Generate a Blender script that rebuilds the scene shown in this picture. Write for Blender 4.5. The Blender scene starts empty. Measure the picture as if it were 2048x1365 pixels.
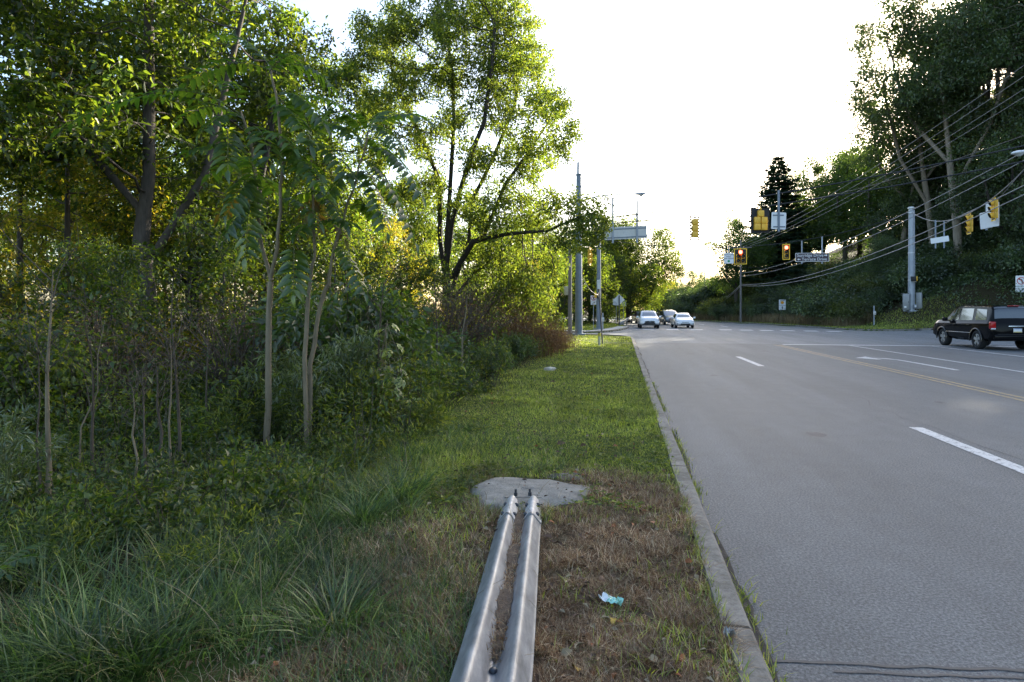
import bpy, bmesh, math, random
import numpy as np
from mathutils import Vector, Matrix

# ------------------------------------------------------------------ camera, sky, sun
scene = bpy.context.scene
COL = scene.collection
F = 1200.0          # focal length in pixels of the 2048 px wide photograph
EYE = 1.65
HZ = 622.0          # row of the horizon
cam_d = bpy.data.cameras.new('camera')
cam = bpy.data.objects.new('camera', cam_d)
COL.objects.link(cam)
cam.location = (0, 0, EYE)
cam.rotation_euler = (math.radians(90), 0, 0)
cam_d.sensor_width = 36.0
cam_d.lens = 36.0 * F / 2048.0
cam_d.shift_y = -(682.5 - HZ) / 2048.0
cam_d.clip_start = 0.05
cam_d.clip_end = 6000
scene.camera = cam

SUN_AZ = math.radians(39.0)      # clockwise from +Y
SUN_EL = math.radians(20.0)
world = bpy.data.worlds.new('World')
scene.world = world
world.use_nodes = True
wn = world.node_tree
bg = wn.nodes['Background']
sky = wn.nodes.new('ShaderNodeTexSky')
sky.sky_type = 'NISHITA'
sky.sun_disc = False
sky.sun_elevation = SUN_EL
sky.sun_rotation = SUN_AZ
sky.air_density = 1.0
sky.dust_density = 2.2
sky.ozone_density = 1.1
wn.links.new(sky.outputs[0], bg.inputs[0])
bg.inputs[1].default_value = 0.11
sun_d = bpy.data.lights.new('sun', 'SUN')
sun_d.energy = 5.0
sun_d.angle = math.radians(0.5)
sun_d.color = (1.0, 0.90, 0.72)
sun = bpy.data.objects.new('sun', sun_d)
COL.objects.link(sun)
sd = Vector((math.sin(SUN_AZ) * math.cos(SUN_EL), math.cos(SUN_AZ) * math.cos(SUN_EL), math.sin(SUN_EL)))
sun.rotation_euler = sd.to_track_quat('Z', 'Y').to_euler()
sun.location = sd * 100
scene.view_settings.view_transform = 'Standard'
scene.view_settings.look = 'None'
scene.view_settings.gamma = 1.0
scene.view_settings.use_curve_mapping = False
scene.view_settings.exposure = 2.2
scene.render.engine = 'CYCLES'
cy = scene.cycles
cy.max_bounces = 6
cy.diffuse_bounces = 3
cy.glossy_bounces = 3
cy.transmission_bounces = 4
cy.transparent_max_bounces = 4
cy.caustics_reflective = False
cy.caustics_refractive = False
cy.sample_clamp_indirect = 6.0

# ------------------------------------------------------------------ coordinates
ROAD_A = math.atan2(1245.0 - 1024.0, F)      # the road heads to the right of the view axis
CA, SA = math.cos(ROAD_A), math.sin(ROAD_A)


def P(px, py, Y):
    return Vector(((px - 1024.0) * Y / F, Y, EYE - (py - HZ) * Y / F))


def PX(px, Y):
    return (px - 1024.0) * Y / F


def ST(s, t, z=0.0):
    return Vector((s * CA + t * SA, t * CA - s * SA, z))


def to_st(X, Y):
    return X * CA - Y * SA, X * SA + Y * CA


def smooth(a, b, x):
    u = np.clip((x - a) / (b - a), 0, 1)
    return u * u * (3 - 2 * u)


def in_poly(x, y, poly):
    x = np.asarray(x, float); y = np.asarray(y, float)
    inside = np.zeros(x.shape, bool)
    n = len(poly)
    for i in range(n):
        x1, y1 = poly[i]; x2, y2 = poly[(i + 1) % n]
        if y1 == y2:
            continue
        c = ((y1 > y) != (y2 > y)) & (x < (x2 - x1) * (y - y1) / (y2 - y1) + x1)
        inside ^= c
    return inside


KERB_S = 0.63
CURVE = 0.0043


def bend(t):                 # the road swings left beyond the junction
    t = np.asarray(t, float)
    u = np.maximum(0, t - 55.0)
    return np.where(u < 70, -CURVE * u * u, -CURVE * 4900 - 2 * CURVE * 70 * (u - 70))


NEAR_EDGE = [(0.63, 34.3), (0.58, 35.4), (0.38, 36.7), (0.0, 37.9), (-0.7, 38.9), (-1.8, 39.6), (-3.2, 40.4), (-10, 44.2), (-60, 72)]
FAR_EDGE = [(-60, 77.5), (-10, 49.0), (-4.2, 45.3), (-2.7, 44.4), (-1.4, 46.0), (-0.4, 50.0), (0.3, 54.5), (0.63, 58.5)]
LEFT_STREET = [(3, 34.3)] + NEAR_EDGE + FAR_EDGE + [(3, 58.5)]
RIGHT_FAR = [(18.6, 58.5), (18.9, 56.0), (19.6, 53.8), (21.2, 52.4), (24.0, 51.6), (60.0, 50.5)]
RIGHT_NEAR = [(60.0, 29.5), (24.0, 30.3), (20.5, 29.2), (18.9, 27.5), (18.3, 25.0)]
RIGHT_STREET = [(17, 58.5)] + RIGHT_FAR + RIGHT_NEAR + [(17, 25.0)]


def street_rise(s):
    d = np.maximum(0, np.asarray(s, float) - 19.0)
    return np.where(d < 10, 0.0072 * d * d, 0.72 + 0.144 * (d - 10))


def right_edge(t):
    t = np.asarray(t, float)
    return np.where(t < 57, 18.4, 18.7 + bend(t - 0.0))


def vnoise(x, y, f, seed=0):
    x = np.asarray(x, float) * f + seed * 13.7; y = np.asarray(y, float) * f - seed * 7.3
    return (np.sin(x * 1.0 + 1.7 * np.sin(y * 0.7)) + np.sin(y * 1.3 + 1.9 * np.sin(x * 0.6 + 2.0)) + np.sin((x + y) * 0.77 + 0.5)) / 3.0


def ground_z(X, Y):
    X = np.asarray(X, float); Y = np.asarray(Y, float)
    s, t = to_st(X, Y)
    b = bend(t)
    # left of the road
    dl = KERB_S + b - s
    z = np.full(np.broadcast(s, t).shape, 0.105)
    z = z - 0.035 * np.clip(dl - 2.2, 0, 14) + 0.02 * vnoise(s, t, 2.1)
    z = np.where(dl > 0.9, z + 0.03 * vnoise(s, t, 0.9, 2), z)
    z = np.where(dl > 60, z + 0.03 * (dl - 60), z)
    # right of the road
    dr = s - right_edge(t)
    zr = 0.1 + street_rise(s) * (t > 40) * 0.6
    hill = 0.40 * np.maximum(0, dr - 3.0) + 0.05 * np.clip(dr, 0, 3)
    hill = np.where(hill > 16, 16 + (hill - 16) * 0.12, hill)
    hill = hill * (1 - 0.93 * smooth(112, 150, t))
    hill = hill + 0.25 * vnoise(s, t, 0.35, 4) * np.clip(dr - 3, 0, 1)
    m = smooth(51.5, 60.0, t) + (1 - smooth(14.0, 27.0, t))
    hill_near = street_rise(s) + 0.06
    zr = np.where(dr > 0, 0.1 + hill * m + hill_near * (1 - m) * 0.9, zr)
    z = np.where(dr > 0, zr, z)
    # under every asphalt sheet
    road = (dl < 0.12) & (dr < 0.0)
    z = np.where(road, -0.12, z)
    ls = in_poly(s, t, LEFT_STREET)
    z = np.where(ls, -0.12, z)
    rs = in_poly(s, t, RIGHT_STREET)
    z = np.where(rs, street_rise(s) - 0.14, z)
    return z


def gz(X, Y):
    return float(ground_z(np.array([X]), np.array([Y]))[0])


def on(px, Y, dz=0.0):
    X = PX(px, Y)
    return Vector((X, Y, gz(X, Y) + dz))


# ------------------------------------------------------------------ objects
def thing(name, label, cat, loc=(0, 0, 0), rz=0.0, group=None):
    o = bpy.data.objects.new(name, None)
    o.empty_display_size = 0.2
    COL.objects.link(o)
    o.location = loc
    o.rotation_euler = (0, 0, rz)
    o['label'] = label; o['category'] = cat
    if group:
        o['group'] = group
    return o


def tag(o, label, cat, group=None):
    o['label'] = label; o['category'] = cat
    if group:
        o['group'] = group
    return o


def kind(o, k, label=None, cat=None):
    o['kind'] = k
    if label:
        o['label'] = label
    if cat:
        o['category'] = cat
    return o


def link(name, me, parent=None, mats=()):
    o = bpy.data.objects.new(name, me)
    COL.objects.link(o)
    for m in mats:
        if m is not None:
            me.materials.append(m)
    if parent is not None:
        o.parent = parent
    return o


def copy_tree(root, loc, rz=0.0, scale=1.0, label=None, group=None):
    r = root.copy()
    COL.objects.link(r)
    r.location = loc; r.rotation_euler = (0, 0, rz)
    r.scale = (scale, scale, scale) if not isinstance(scale, tuple) else scale
    if label:
        r['label'] = label
    if group:
        r['group'] = group
    for ch in list(root.children):
        c = ch.copy(); COL.objects.link(c); c.parent = r
        for g in list(ch.children):
            d = g.copy(); COL.objects.link(d); d.parent = c
    return r


class MB:
    def __init__(self):
        self.v = []; self.f = []; self.sm = []

    def add(self, verts, faces, smooth_=False):
        o = len(self.v)
        self.v.extend([tuple(p) for p in verts])
        for f in faces:
            self.f.append(tuple(i + o for i in f)); self.sm.append(smooth_)
        return self

    def box(self, c, size, M=None, bev=0.0):
        x, y, z = size[0] / 2, size[1] / 2, size[2] / 2
        if bev <= 0:
            vs = [(-x, -y, -z), (x, -y, -z), (x, y, -z), (-x, y, -z), (-x, -y, z), (x, -y, z), (x, y, z), (-x, y, z)]
            fs = [(0, 3, 2, 1), (4, 5, 6, 7), (0, 1, 5, 4), (1, 2, 6, 5), (2, 3, 7, 6), (3, 0, 4, 7)]
        else:
            bm = bmesh.new()
            bmesh.ops.create_cube(bm, size=1.0)
            for v in bm.verts:
                v.co = Vector((v.co.x * 2 * x, v.co.y * 2 * y, v.co.z * 2 * z))
            bmesh.ops.bevel(bm, geom=list(bm.edges), offset=bev, segments=2, affect='EDGES', profile=0.5)
            bm.verts.index_update()
            vs = [v.co.copy() for v in bm.verts]
            fs = [tuple(v.index for v in f.verts) for f in bm.faces]
            bm.free()
        c = Vector(c)
        vs = [(M @ Vector(v) if M is not None else Vector(v)) + c for v in vs]
        return self.add(vs, fs, bev > 0)

    def tube(self, pts, rad, n=8, cap=True, smooth_=True):
        pts = [Vector(p) for p in pts]
        m = len(pts)
        rad = [rad] * m if isinstance(rad, (int, float)) else list(rad)
        vs = []; fs = []
        t0 = (pts[1] - pts[0]).normalized()
        up = Vector((0, 0, 1)) if abs(t0.z) < 0.9 else Vector((1, 0, 0))
        a = t0.cross(up).normalized()
        for i in range(m):
            if i == 0: t = pts[1] - pts[0]
            elif i == m - 1: t = pts[-1] - pts[-2]
            else: t = pts[i + 1] - pts[i - 1]
            if t.length < 1e-9:
                t = t0
            t.normalize()
            a = (a - t * a.dot(t))
            if a.length < 1e-6:
                a = t.orthogonal()
            a.normalize()
            b = t.cross(a)
            for k in range(n):
                w = 2 * math.pi * k / n
                vs.append(pts[i] + (a * math.cos(w) + b * math.sin(w)) * rad[i])
        for i in range(m - 1):
            for k in range(n):
                fs.append((i * n + k, i * n + (k + 1) % n, (i + 1) * n + (k + 1) % n, (i + 1) * n + k))
        self.add(vs, fs, smooth_)
        if cap:
            self.add(vs[:n], [tuple(range(n - 1, -1, -1))])
            self.add(vs[-n:], [tuple(range(n))])
        return self

    def cyl(self, a, b, r, n=12, r2=None):
        return self.tube([a, b], [r, r if r2 is None else r2], n)

    def disc(self, c, nrm, r, n=20, thick=0.0):
        c = Vector(c); nrm = Vector(nrm).normalized()
        if thick > 0:
            return self.tube([c, c + nrm * thick], r, n, True, False)
        a = nrm.orthogonal().normalized(); b = nrm.cross(a)
        vs = [c + (a * math.cos(2 * math.pi * k / n) + b * math.sin(2 * math.pi * k / n)) * r for k in range(n)]
        return self.add(vs, [tuple(range(n))])

    def prism(self, poly, depth, M=None, off=(0, 0, 0)):
        """poly in local XZ, thickness along Y from 0 to depth"""
        n = len(poly)
        vs = [Vector((p[0], 0, p[1])) for p in poly] + [Vector((p[0], depth, p[1])) for p in poly]
        if M is not None:
            vs = [M @ v for v in vs]
        vs = [v + Vector(off) for v in vs]
        fs = [tuple(range(n)), tuple(range(2 * n - 1, n - 1, -1))]
        fs += [(i, i + n, (i + 1) % n + n, (i + 1) % n) for i in range(n)]
        return self.add(vs, fs)

    def build(self, name, mat, parent=None, loc=None, angle=None):
        me = bpy.data.meshes.new(name)
        me.from_pydata(self.v, [], self.f)
        me.polygons.foreach_set('use_smooth', self.sm)
        me.update()
        if angle is not None:
            me.set_sharp_from_angle(angle=math.radians(angle))
        o = link(name, me, parent, (mat,) if not isinstance(mat, (list, tuple)) else mat)
        if loc is not None:
            o.location = loc
        return o


def mesh_np(name, verts, loops, sizes, smooth_=False):
    me = bpy.data.meshes.new(name)
    verts = np.asarray(verts, np.float32).reshape(-1, 3)
    loops = np.asarray(loops, np.int32).ravel(); sizes = np.asarray(sizes, np.int32).ravel()
    me.vertices.add(len(verts)); me.vertices.foreach_set('co', verts.ravel())
    me.loops.add(len(loops)); me.loops.foreach_set('vertex_index', loops)
    me.polygons.add(len(sizes))
    me.polygons.foreach_set('loop_start', np.concatenate([[0], np.cumsum(sizes)[:-1]]).astype(np.int32))
    if smooth_:
        me.polygons.foreach_set('use_smooth', np.ones(len(sizes), bool))
    me.update(calc_edges=True)
    return me


def unit(a):
    return a / np.maximum(1e-9, np.linalg.norm(a, axis=-1, keepdims=True))


def leaf_arrays(pos, d, nrm, L, W, fold=0.25, big=False, curl=0.15):
    """leaf-shaped faces. d: leaf direction, nrm: approximate upper side"""
    pos = np.asarray(pos, float); d = unit(np.asarray(d, float)); nrm = np.asarray(nrm, float)
    N = len(pos)
    side = unit(np.cross(d, nrm)); up = unit(np.cross(side, d))
    L = np.broadcast_to(np.asarray(L, float), (N,))[:, None]; W = np.broadcast_to(np.asarray(W, float), (N,))[:, None]
    if not big:
        v0 = pos; v2 = pos + d * L - up * L * curl
        m = pos + d * L * 0.42
        v1 = m + side * W * 0.5 + up * W * fold; v3 = m - side * W * 0.5 + up * W * fold
        V = np.stack([v0, v1, v2, v3], 1).reshape(-1, 3)
        base = (np.arange(N) * 4)[:, None]
        Fc = np.concatenate([base + np.array([[0, 1, 2]]), base + np.array([[0, 2, 3]])], 1).reshape(-1)
        return V, Fc, np.full(N * 2, 3)
    c = [pos, pos + d * L * 0.3 + up * L * 0.02, pos + d * L * 0.68 - up * L * curl * 0.4, pos + d * L - up * L * curl * 1.2]
    w1 = side * W * 0.5; w2 = side * W * 0.36; u1 = up * W * fold; u2 = up * W * fold * 0.7
    V = np.stack([c[0], c[1], c[2], c[3], c[1] + w1 + u1, c[2] + w2 + u2, c[1] - w1 + u1, c[2] - w2 + u2], 1).reshape(-1, 3)
    base = (np.arange(N) * 8)[:, None]
    tri = np.array([0, 4, 1, 1, 4, 5, 1, 5, 2, 2, 5, 3, 0, 1, 6, 1, 7, 6, 1, 2, 7, 2, 3, 7])
    Fc = (base + tri[None, :]).reshape(-1)
    return V, Fc, np.full(N * 8, 3)


def leaf_obj(name, arrs, mat, parent=None):
    Vs, Fs, Ss, o = [], [], [], 0
    for V, Fc, S in arrs:
        Vs.append(V); Fs.append(Fc + o); Ss.append(S); o += len(V)
    me = mesh_np(name, np.concatenate(Vs), np.concatenate(Fs), np.concatenate(Ss))
    return link(name, me, parent, (mat,))


def blade_arrays(base, h, w, lean, az, seg=3, curve=1.6):
    """grass blades: base (N,3), height, width, lean (share of the height), azimuth of the lean"""
    base = np.asarray(base, float); N = len(base)
    h = np.broadcast_to(np.asarray(h, float), (N,)); w = np.broadcast_to(np.asarray(w, float), (N,))
    lean = np.broadcast_to(np.asarray(lean, float), (N,))
    d = np.stack([np.cos(az), np.sin(az), np.zeros(N)], 1)
    tw = az + np.pi / 2 + np.random.RandomState(5).uniform(-0.9, 0.9, N)
    s = np.stack([np.cos(tw), np.sin(tw), np.zeros(N)], 1)
    rows = []
    for k in range(seg + 1):
        u = k / seg
        p = base + d * (h * lean * u ** curve)[:, None]
        zz = h * (u - 0.45 * np.clip(lean - 0.5, 0, 2) * u ** 2.2)
        p[:, 2] += zz
        ww = w * (1 - u ** 1.6) * 0.5
        if k < seg:
            rows += [p - s * ww[:, None], p + s * ww[:, None]]
        else:
            rows += [p]
    nv = 2 * seg + 1
    V = np.stack(rows, 1).reshape(-1, 3)
    idx = []; sizes = []
    for k in range(seg - 1):
        idx += [2 * k, 2 * k + 1, 2 * k + 3, 2 * k + 2]; sizes.append(4)
    idx += [2 * seg - 2, 2 * seg - 1, 2 * seg]; sizes.append(3)
    Fc = ((np.arange(N) * nv)[:, None] + np.array(idx)[None, :]).reshape(-1)
    return V, Fc, np.tile(np.array(sizes), N)


# ------------------------------------------------------------------ materials
MATS = {}


def nt_new(name):
    m = bpy.data.materials.new(name)
    m.use_nodes = True
    nt = m.node_tree
    for n in list(nt.nodes):
        nt.nodes.remove(n)
    out = nt.nodes.new('ShaderNodeOutputMaterial')
    return m, nt, out


def ramp(nt, stops, src=None):
    r = nt.nodes.new('ShaderNodeValToRGB')
    e = r.color_ramp.elements
    while len(e) < len(stops):
        e.new(0.5)
    for i, (p, c) in enumerate(stops):
        e[i].position = p
        e[i].color = (c[0], c[1], c[2], 1)
    if src is not None:
        nt.links.new(src, r.inputs[0])
    return r


def noise(nt, scale, detail=4, rough=0.6, coord='Object', stretch=None):
    tc = nt.nodes.new('ShaderNodeTexCoord')
    n = nt.nodes.new('ShaderNodeTexNoise')
    n.inputs['Scale'].default_value = scale
    n.inputs['Detail'].default_value = detail
    n.inputs['Roughness'].default_value = rough
    if stretch:
        mp = nt.nodes.new('ShaderNodeMapping')
        mp.inputs['Scale'].default_value = stretch
        nt.links.new(tc.outputs[coord], mp.inputs[0]); nt.links.new(mp.outputs[0], n.inputs[0])
    else:
        nt.links.new(tc.outputs[coord], n.inputs[0])
    return n


def mixc(nt, fac, a, b, mode='MIX'):
    m = nt.nodes.new('ShaderNodeMix')
    m.data_type = 'RGBA'; m.blend_type = mode
    for sock, v in ((m.inputs[0], fac), (m.inputs[6], a), (m.inputs[7], b)):
        if isinstance(v, (int, float)):
            sock.default_value = v
        elif isinstance(v, tuple):
            sock.default_value = (v[0], v[1], v[2], 1)
        else:
            nt.links.new(v, sock)
    return m.outputs[2]


def pmat(name, col, rough=0.6, metal=0.0, var=0.15, scale=6.0, bump=0.0, coat=0.0, spec=None, emit=None, stretch=None, fine=None):
    if name in MATS:
        return MATS[name]
    m, nt, out = nt_new(name)
    p = nt.nodes.new('ShaderNodeBsdfPrincipled')
    n = noise(nt, scale, 5, 0.65, stretch=stretch)
    lo = tuple(c * (1 - var) for c in col); hi = tuple(min(1, c * (1 + var)) for c in col)
    r = ramp(nt, [(0.3, lo), (0.7, hi)], n.outputs[0])
    nt.links.new(r.outputs[0], p.inputs['Base Color'])
    p.inputs['Roughness'].default_value = rough
    p.inputs['Metallic'].default_value = metal
    if coat:
        p.inputs['Coat Weight'].default_value = coat
        p.inputs['Coat Roughness'].default_value = 0.04
    if spec is not None:
        p.inputs['Specular IOR Level'].default_value = spec
    if emit:
        p.inputs['Emission Color'].default_value = (*emit[:3], 1)
        p.inputs['Emission Strength'].default_value = emit[3]
    if bump:
        b = nt.nodes.new('ShaderNodeBump')
        b.inputs['Strength'].default_value = bump
        b.inputs['Distance'].default_value = 0.02
        n2 = noise(nt, fine or scale * 4, 5, 0.7, stretch=stretch)
        nt.links.new(n2.outputs[0], b.inputs['Height'])
        nt.links.new(b.outputs[0], p.inputs['Normal'])
    nt.links.new(p.outputs[0], out.inputs[0])
    MATS[name] = m
    return m


def leafmat(name, stops, trans_mul=(2.4, 2.4, 1.0), tfac=0.5, gloss=0.04, grough=0.4, clump=0.7, clump_var=0.35):
    if name in MATS:
        return MATS[name]
    m, nt, out = nt_new(name)
    g = nt.nodes.new('ShaderNodeNewGeometry')
    r = ramp(nt, stops, g.outputs['Random Per Island'])
    n = noise(nt, clump, 2, 0.5)
    cr = ramp(nt, [(0.35, (1 - clump_var,) * 3), (0.65, (1 + clump_var,) * 3)], n.outputs[0])
    c = mixc(nt, 1.0, r.outputs[0], cr.outputs[0], 'MULTIPLY')
    tc = mixc(nt, 1.0, c, tuple(trans_mul), 'MULTIPLY')
    d = nt.nodes.new('ShaderNodeBsdfDiffuse'); t = nt.nodes.new('ShaderNodeBsdfTranslucent'); gl = nt.nodes.new('ShaderNodeBsdfGlossy')
    gl.inputs['Roughness'].default_value = grough
    nt.links.new(c, d.inputs[0]); nt.links.new(tc, t.inputs[0])
    m1 = nt.nodes.new('ShaderNodeMixShader'); m1.inputs[0].default_value = tfac
    nt.links.new(d.outputs[0], m1.inputs[1]); nt.links.new(t.outputs[0], m1.inputs[2])
    m2 = nt.nodes.new('ShaderNodeMixShader'); m2.inputs[0].default_value = gloss
    nt.links.new(m1.outputs[0], m2.inputs[1]); nt.links.new(gl.outputs[0], m2.inputs[2])
    nt.links.new(m2.outputs[0], out.inputs[0])
    MATS[name] = m
    return m


def G3(a, b, c):
    return [(0.0, a), (0.5, b), (1.0, c)]


LEAF_MAPLE = leafmat('leaf_maple', G3((0.035, 0.065, 0.012), (0.065, 0.105, 0.018), (0.11, 0.14, 0.026)), trans_mul=(3.5, 3.0, 1.4), tfac=0.55)
LEAF_WOOD = leafmat('leaf_woodland', G3((0.020, 0.042, 0.010), (0.042, 0.076, 0.013), (0.085, 0.115, 0.018)), trans_mul=(3.8, 3.2, 1.1), tfac=0.52, clump_var=.5)
LEAF_YELLOW = leafmat('leaf_yellow_and_sunlit', G3((0.07, 0.11, 0.015), (0.15, 0.17, 0.02), (0.26, 0.20, 0.03)), trans_mul=(2.8, 2.5, 1.0), tfac=0.6)  # bright yellow stands in for sunlit leaves, serves yellowish trees too
LEAF_HILL = leafmat('leaf_hill', G3((0.032, 0.058, 0.026), (0.058, 0.092, 0.038), (0.09, 0.125, 0.05)), tfac=0.4, gloss=0.05, clump=0.25)  # base lightened in place of veiling glare over the right crowns
LEAF_HILL2 = leafmat('leaf_hill_green', G3((0.03, 0.065, 0.014), (0.05, 0.09, 0.018), (0.09, 0.13, 0.02)), tfac=0.45, clump=0.3)
LEAF_FIR = leafmat('leaf_fir', G3((0.022, 0.045, 0.026), (0.036, 0.068, 0.035), (0.055, 0.09, 0.045)), trans_mul=(1.2, 1.6, .9), tfac=0.15, gloss=0.04)
LEAF_BANK = leafmat('leaf_bank', G3((0.03, 0.055, 0.022), (0.055, 0.09, 0.034), (0.095, 0.13, 0.055)), tfac=0.3, gloss=0.07, clump=0.45, clump_var=0.55)
LEAF_BANK2 = leafmat('leaf_bank_olive', G3((0.035, 0.05, 0.014), (0.06, 0.08, 0.02), (0.10, 0.115, 0.03)), tfac=0.35, gloss=0.05, clump=0.45, clump_var=0.55)
LEAF_AIL = leafmat('leaf_ailanthus', G3((0.035, 0.075, 0.013), (0.055, 0.105, 0.016), (0.085, 0.135, 0.02)), tfac=0.48, gloss=0.055, grough=0.28, clump_var=0.15)
LEAF_AUT = leafmat('leaf_autumn', G3((0.10, 0.11, 0.016), (0.14, 0.12, 0.018), (0.16, 0.09, 0.015)), trans_mul=(1.5, 1.4, .8), tfac=0.45)
LEAF_BRIGHT = leafmat('leaf_bright', G3((0.16, 0.22, 0.03), (0.22, 0.28, 0.035), (0.30, 0.30, 0.04)), tfac=0.5, gloss=0.1, clump_var=0.1)
LEAF_SHRUB = leafmat('leaf_shrub', G3((0.026, 0.055, 0.013), (0.045, 0.085, 0.018), (0.075, 0.115, 0.024)), tfac=0.4, gloss=0.06)
LEAF_UNDER = leafmat('leaf_undergrowth', G3((0.026, 0.052, 0.010), (0.05, 0.085, 0.015), (0.13, 0.145, 0.024)), tfac=0.42, gloss=0.045, clump=1.2, clump_var=0.4)
LEAF_FINE = leafmat('leaf_fine_weeds', G3((0.035, 0.06, 0.012), (0.085, 0.12, 0.02), (0.19, 0.21, 0.04)), tfac=0.42, gloss=0.035, clump=1.5, clump_var=0.4)
LEAF_WILLOW = leafmat('leaf_goldenrod', G3((0.06, 0.10, 0.03), (0.09, 0.13, 0.04), (0.15, 0.18, 0.06)), tfac=0.4, gloss=0.12)
LEAF_RUST = leafmat('leaf_rust', G3((0.06, 0.035, 0.02), (0.11, 0.065, 0.032), (0.15, 0.105, 0.05)), trans_mul=(1.3, 1.25, 1.1), tfac=0.3, gloss=0.03)
GRASS_MOWN = leafmat('grass_mown', [(0.0, (0.06, 0.09, 0.012)), (0.4, (0.18, 0.23, 0.026)), (0.75, (0.34, 0.37, 0.05)), (0.93, (0.38, 0.40, 0.08)), (1.0, (0.42, 0.35, 0.17))], trans_mul=(1.6, 1.7, 0.9), tfac=0.4, gloss=0.06, clump=1.5, clump_var=0.3)
GRASS_DRY = leafmat('grass_dry', [(0.0, (0.09, 0.042, 0.02)), (0.45, (0.23, 0.125, 0.058)), (0.75, (0.42, 0.28, 0.15)), (0.93, (0.70, 0.58, 0.40)), (1.0, (0.16, 0.18, 0.04))], trans_mul=(1.2, 1.2, 1.1), tfac=0.3, gloss=0.04, clump=3.0, clump_var=0.35)
GRASS_TALL = leafmat('grass_tall', [(0.0, (0.016, 0.035, 0.010)), (0.45, (0.05, 0.095, 0.020)), (0.8, (0.12, 0.18, 0.04)), (0.95, (0.19, 0.24, 0.07)), (1.0, (0.34, 0.27, 0.14))], trans_mul=(1.6, 1.8, 0.9), tfac=0.4, gloss=0.05, clump=1.3, clump_var=0.3)
GRASS_SEED = leafmat('grass_hay', G3((0.14, 0.11, 0.05), (0.22, 0.17, 0.09), (0.30, 0.24, 0.15)), trans_mul=(1.2, 1.2, 1.0), tfac=0.35, gloss=0.03)
BARK = pmat('bark_grey', (0.075, 0.062, 0.05), 0.9, var=0.4, scale=5, bump=0.6, stretch=(3, 3, 0.6), fine=14)
BARK_DARK = pmat('bark_dark', (0.035, 0.028, 0.022), 0.9, var=0.4, scale=5, bump=0.6, stretch=(3, 3, 0.6), fine=14)
BARK_PALE = pmat('bark_pale', (0.21, 0.175, 0.135), 0.85, var=0.25, scale=4, bump=0.4, stretch=(3, 3, 0.6), fine=14)
BARK_SAP = pmat('bark_sapling', (0.20, 0.16, 0.10), 0.75, var=0.25, scale=9, bump=0.2, stretch=(2, 2, 0.6))
STALK = pmat('dry_stalk', (0.20, 0.135, 0.075), 0.8, var=0.3, scale=7)
TWIG = pmat('twig_grey', (0.085, 0.066, 0.045), 0.9, var=0.3, scale=7)
RACHIS = pmat('leaf_stalk_green', (0.10, 0.12, 0.035), 0.6, var=0.25, scale=7)
GALV = pmat('galvanised_steel', (0.50, 0.52, 0.55), 0.42, 0.75, var=0.16, scale=14, bump=0.05)
GALV_POLE = pmat('painted_steel_pole', (0.20, 0.235, 0.28), 0.5, 0.25, var=0.10, scale=3)
POLE_LIGHT = pmat('galvanised_pole', (0.33, 0.36, 0.40), 0.5, 0.35, var=0.12, scale=3)
WOODPOLE = pmat('weathered_pole_wood', (0.20, 0.18, 0.165), 0.9, var=0.25, scale=4, stretch=(4, 4, 0.4), bump=0.3)
SIGYEL = pmat('signal_yellow', (0.88, 0.50, 0.05), 0.45, var=0.06, scale=4)
SIGBLK = pmat('signal_black', (0.012, 0.012, 0.014), 0.6, var=0.2, scale=4)
SIGGREY = pmat('backplate_grey', (0.06, 0.06, 0.07), 0.6, var=0.1, scale=4)
BORDER = pmat('reflective_border', (0.95, 0.58, 0.02), 0.5, var=0.04, scale=3)
LENS_OFF = pmat('lens_unlit', (0.035, 0.035, 0.03), 0.25, var=0.1, scale=4)
LENS_RED = pmat('lens_red_lit', (0.9, 0.05, 0.03), 0.4, var=0.02, emit=(1.0, 0.07, 0.04, 5.0))
ALU = pmat('sign_aluminium', (0.66, 0.65, 0.62), 0.6, 0.1, var=0.06, scale=3)
WHITE = pmat('sign_white', (0.80, 0.80, 0.79), 0.45, var=0.03, scale=3)
BROWN = pmat('street_sign_purple_brown', (0.060, 0.040, 0.050), 0.45, var=0.04, scale=3)
BLACK = pmat('print_black', (0.012, 0.012, 0.012), 0.5, var=0.05)
RED = pmat('print_red', (0.55, 0.02, 0.02), 0.5, var=0.05)
GREENP = pmat('print_green', (0.01, 0.30, 0.14), 0.5, var=0.05)
ORANGE = pmat('sign_orange_yellow', (0.85, 0.36, 0.015), 0.5, var=0.04)
CABLE_B = pmat('cable_black', (0.02, 0.02, 0.022), 0.6, var=0.1)
CABLE_G = pmat('cable_grey', (0.24, 0.24, 0.25), 0.5, 0.2, var=0.1)
CONC = pmat('concrete', (0.34, 0.315, 0.275), 0.9, var=0.22, scale=5, bump=0.5, fine=40)


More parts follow.
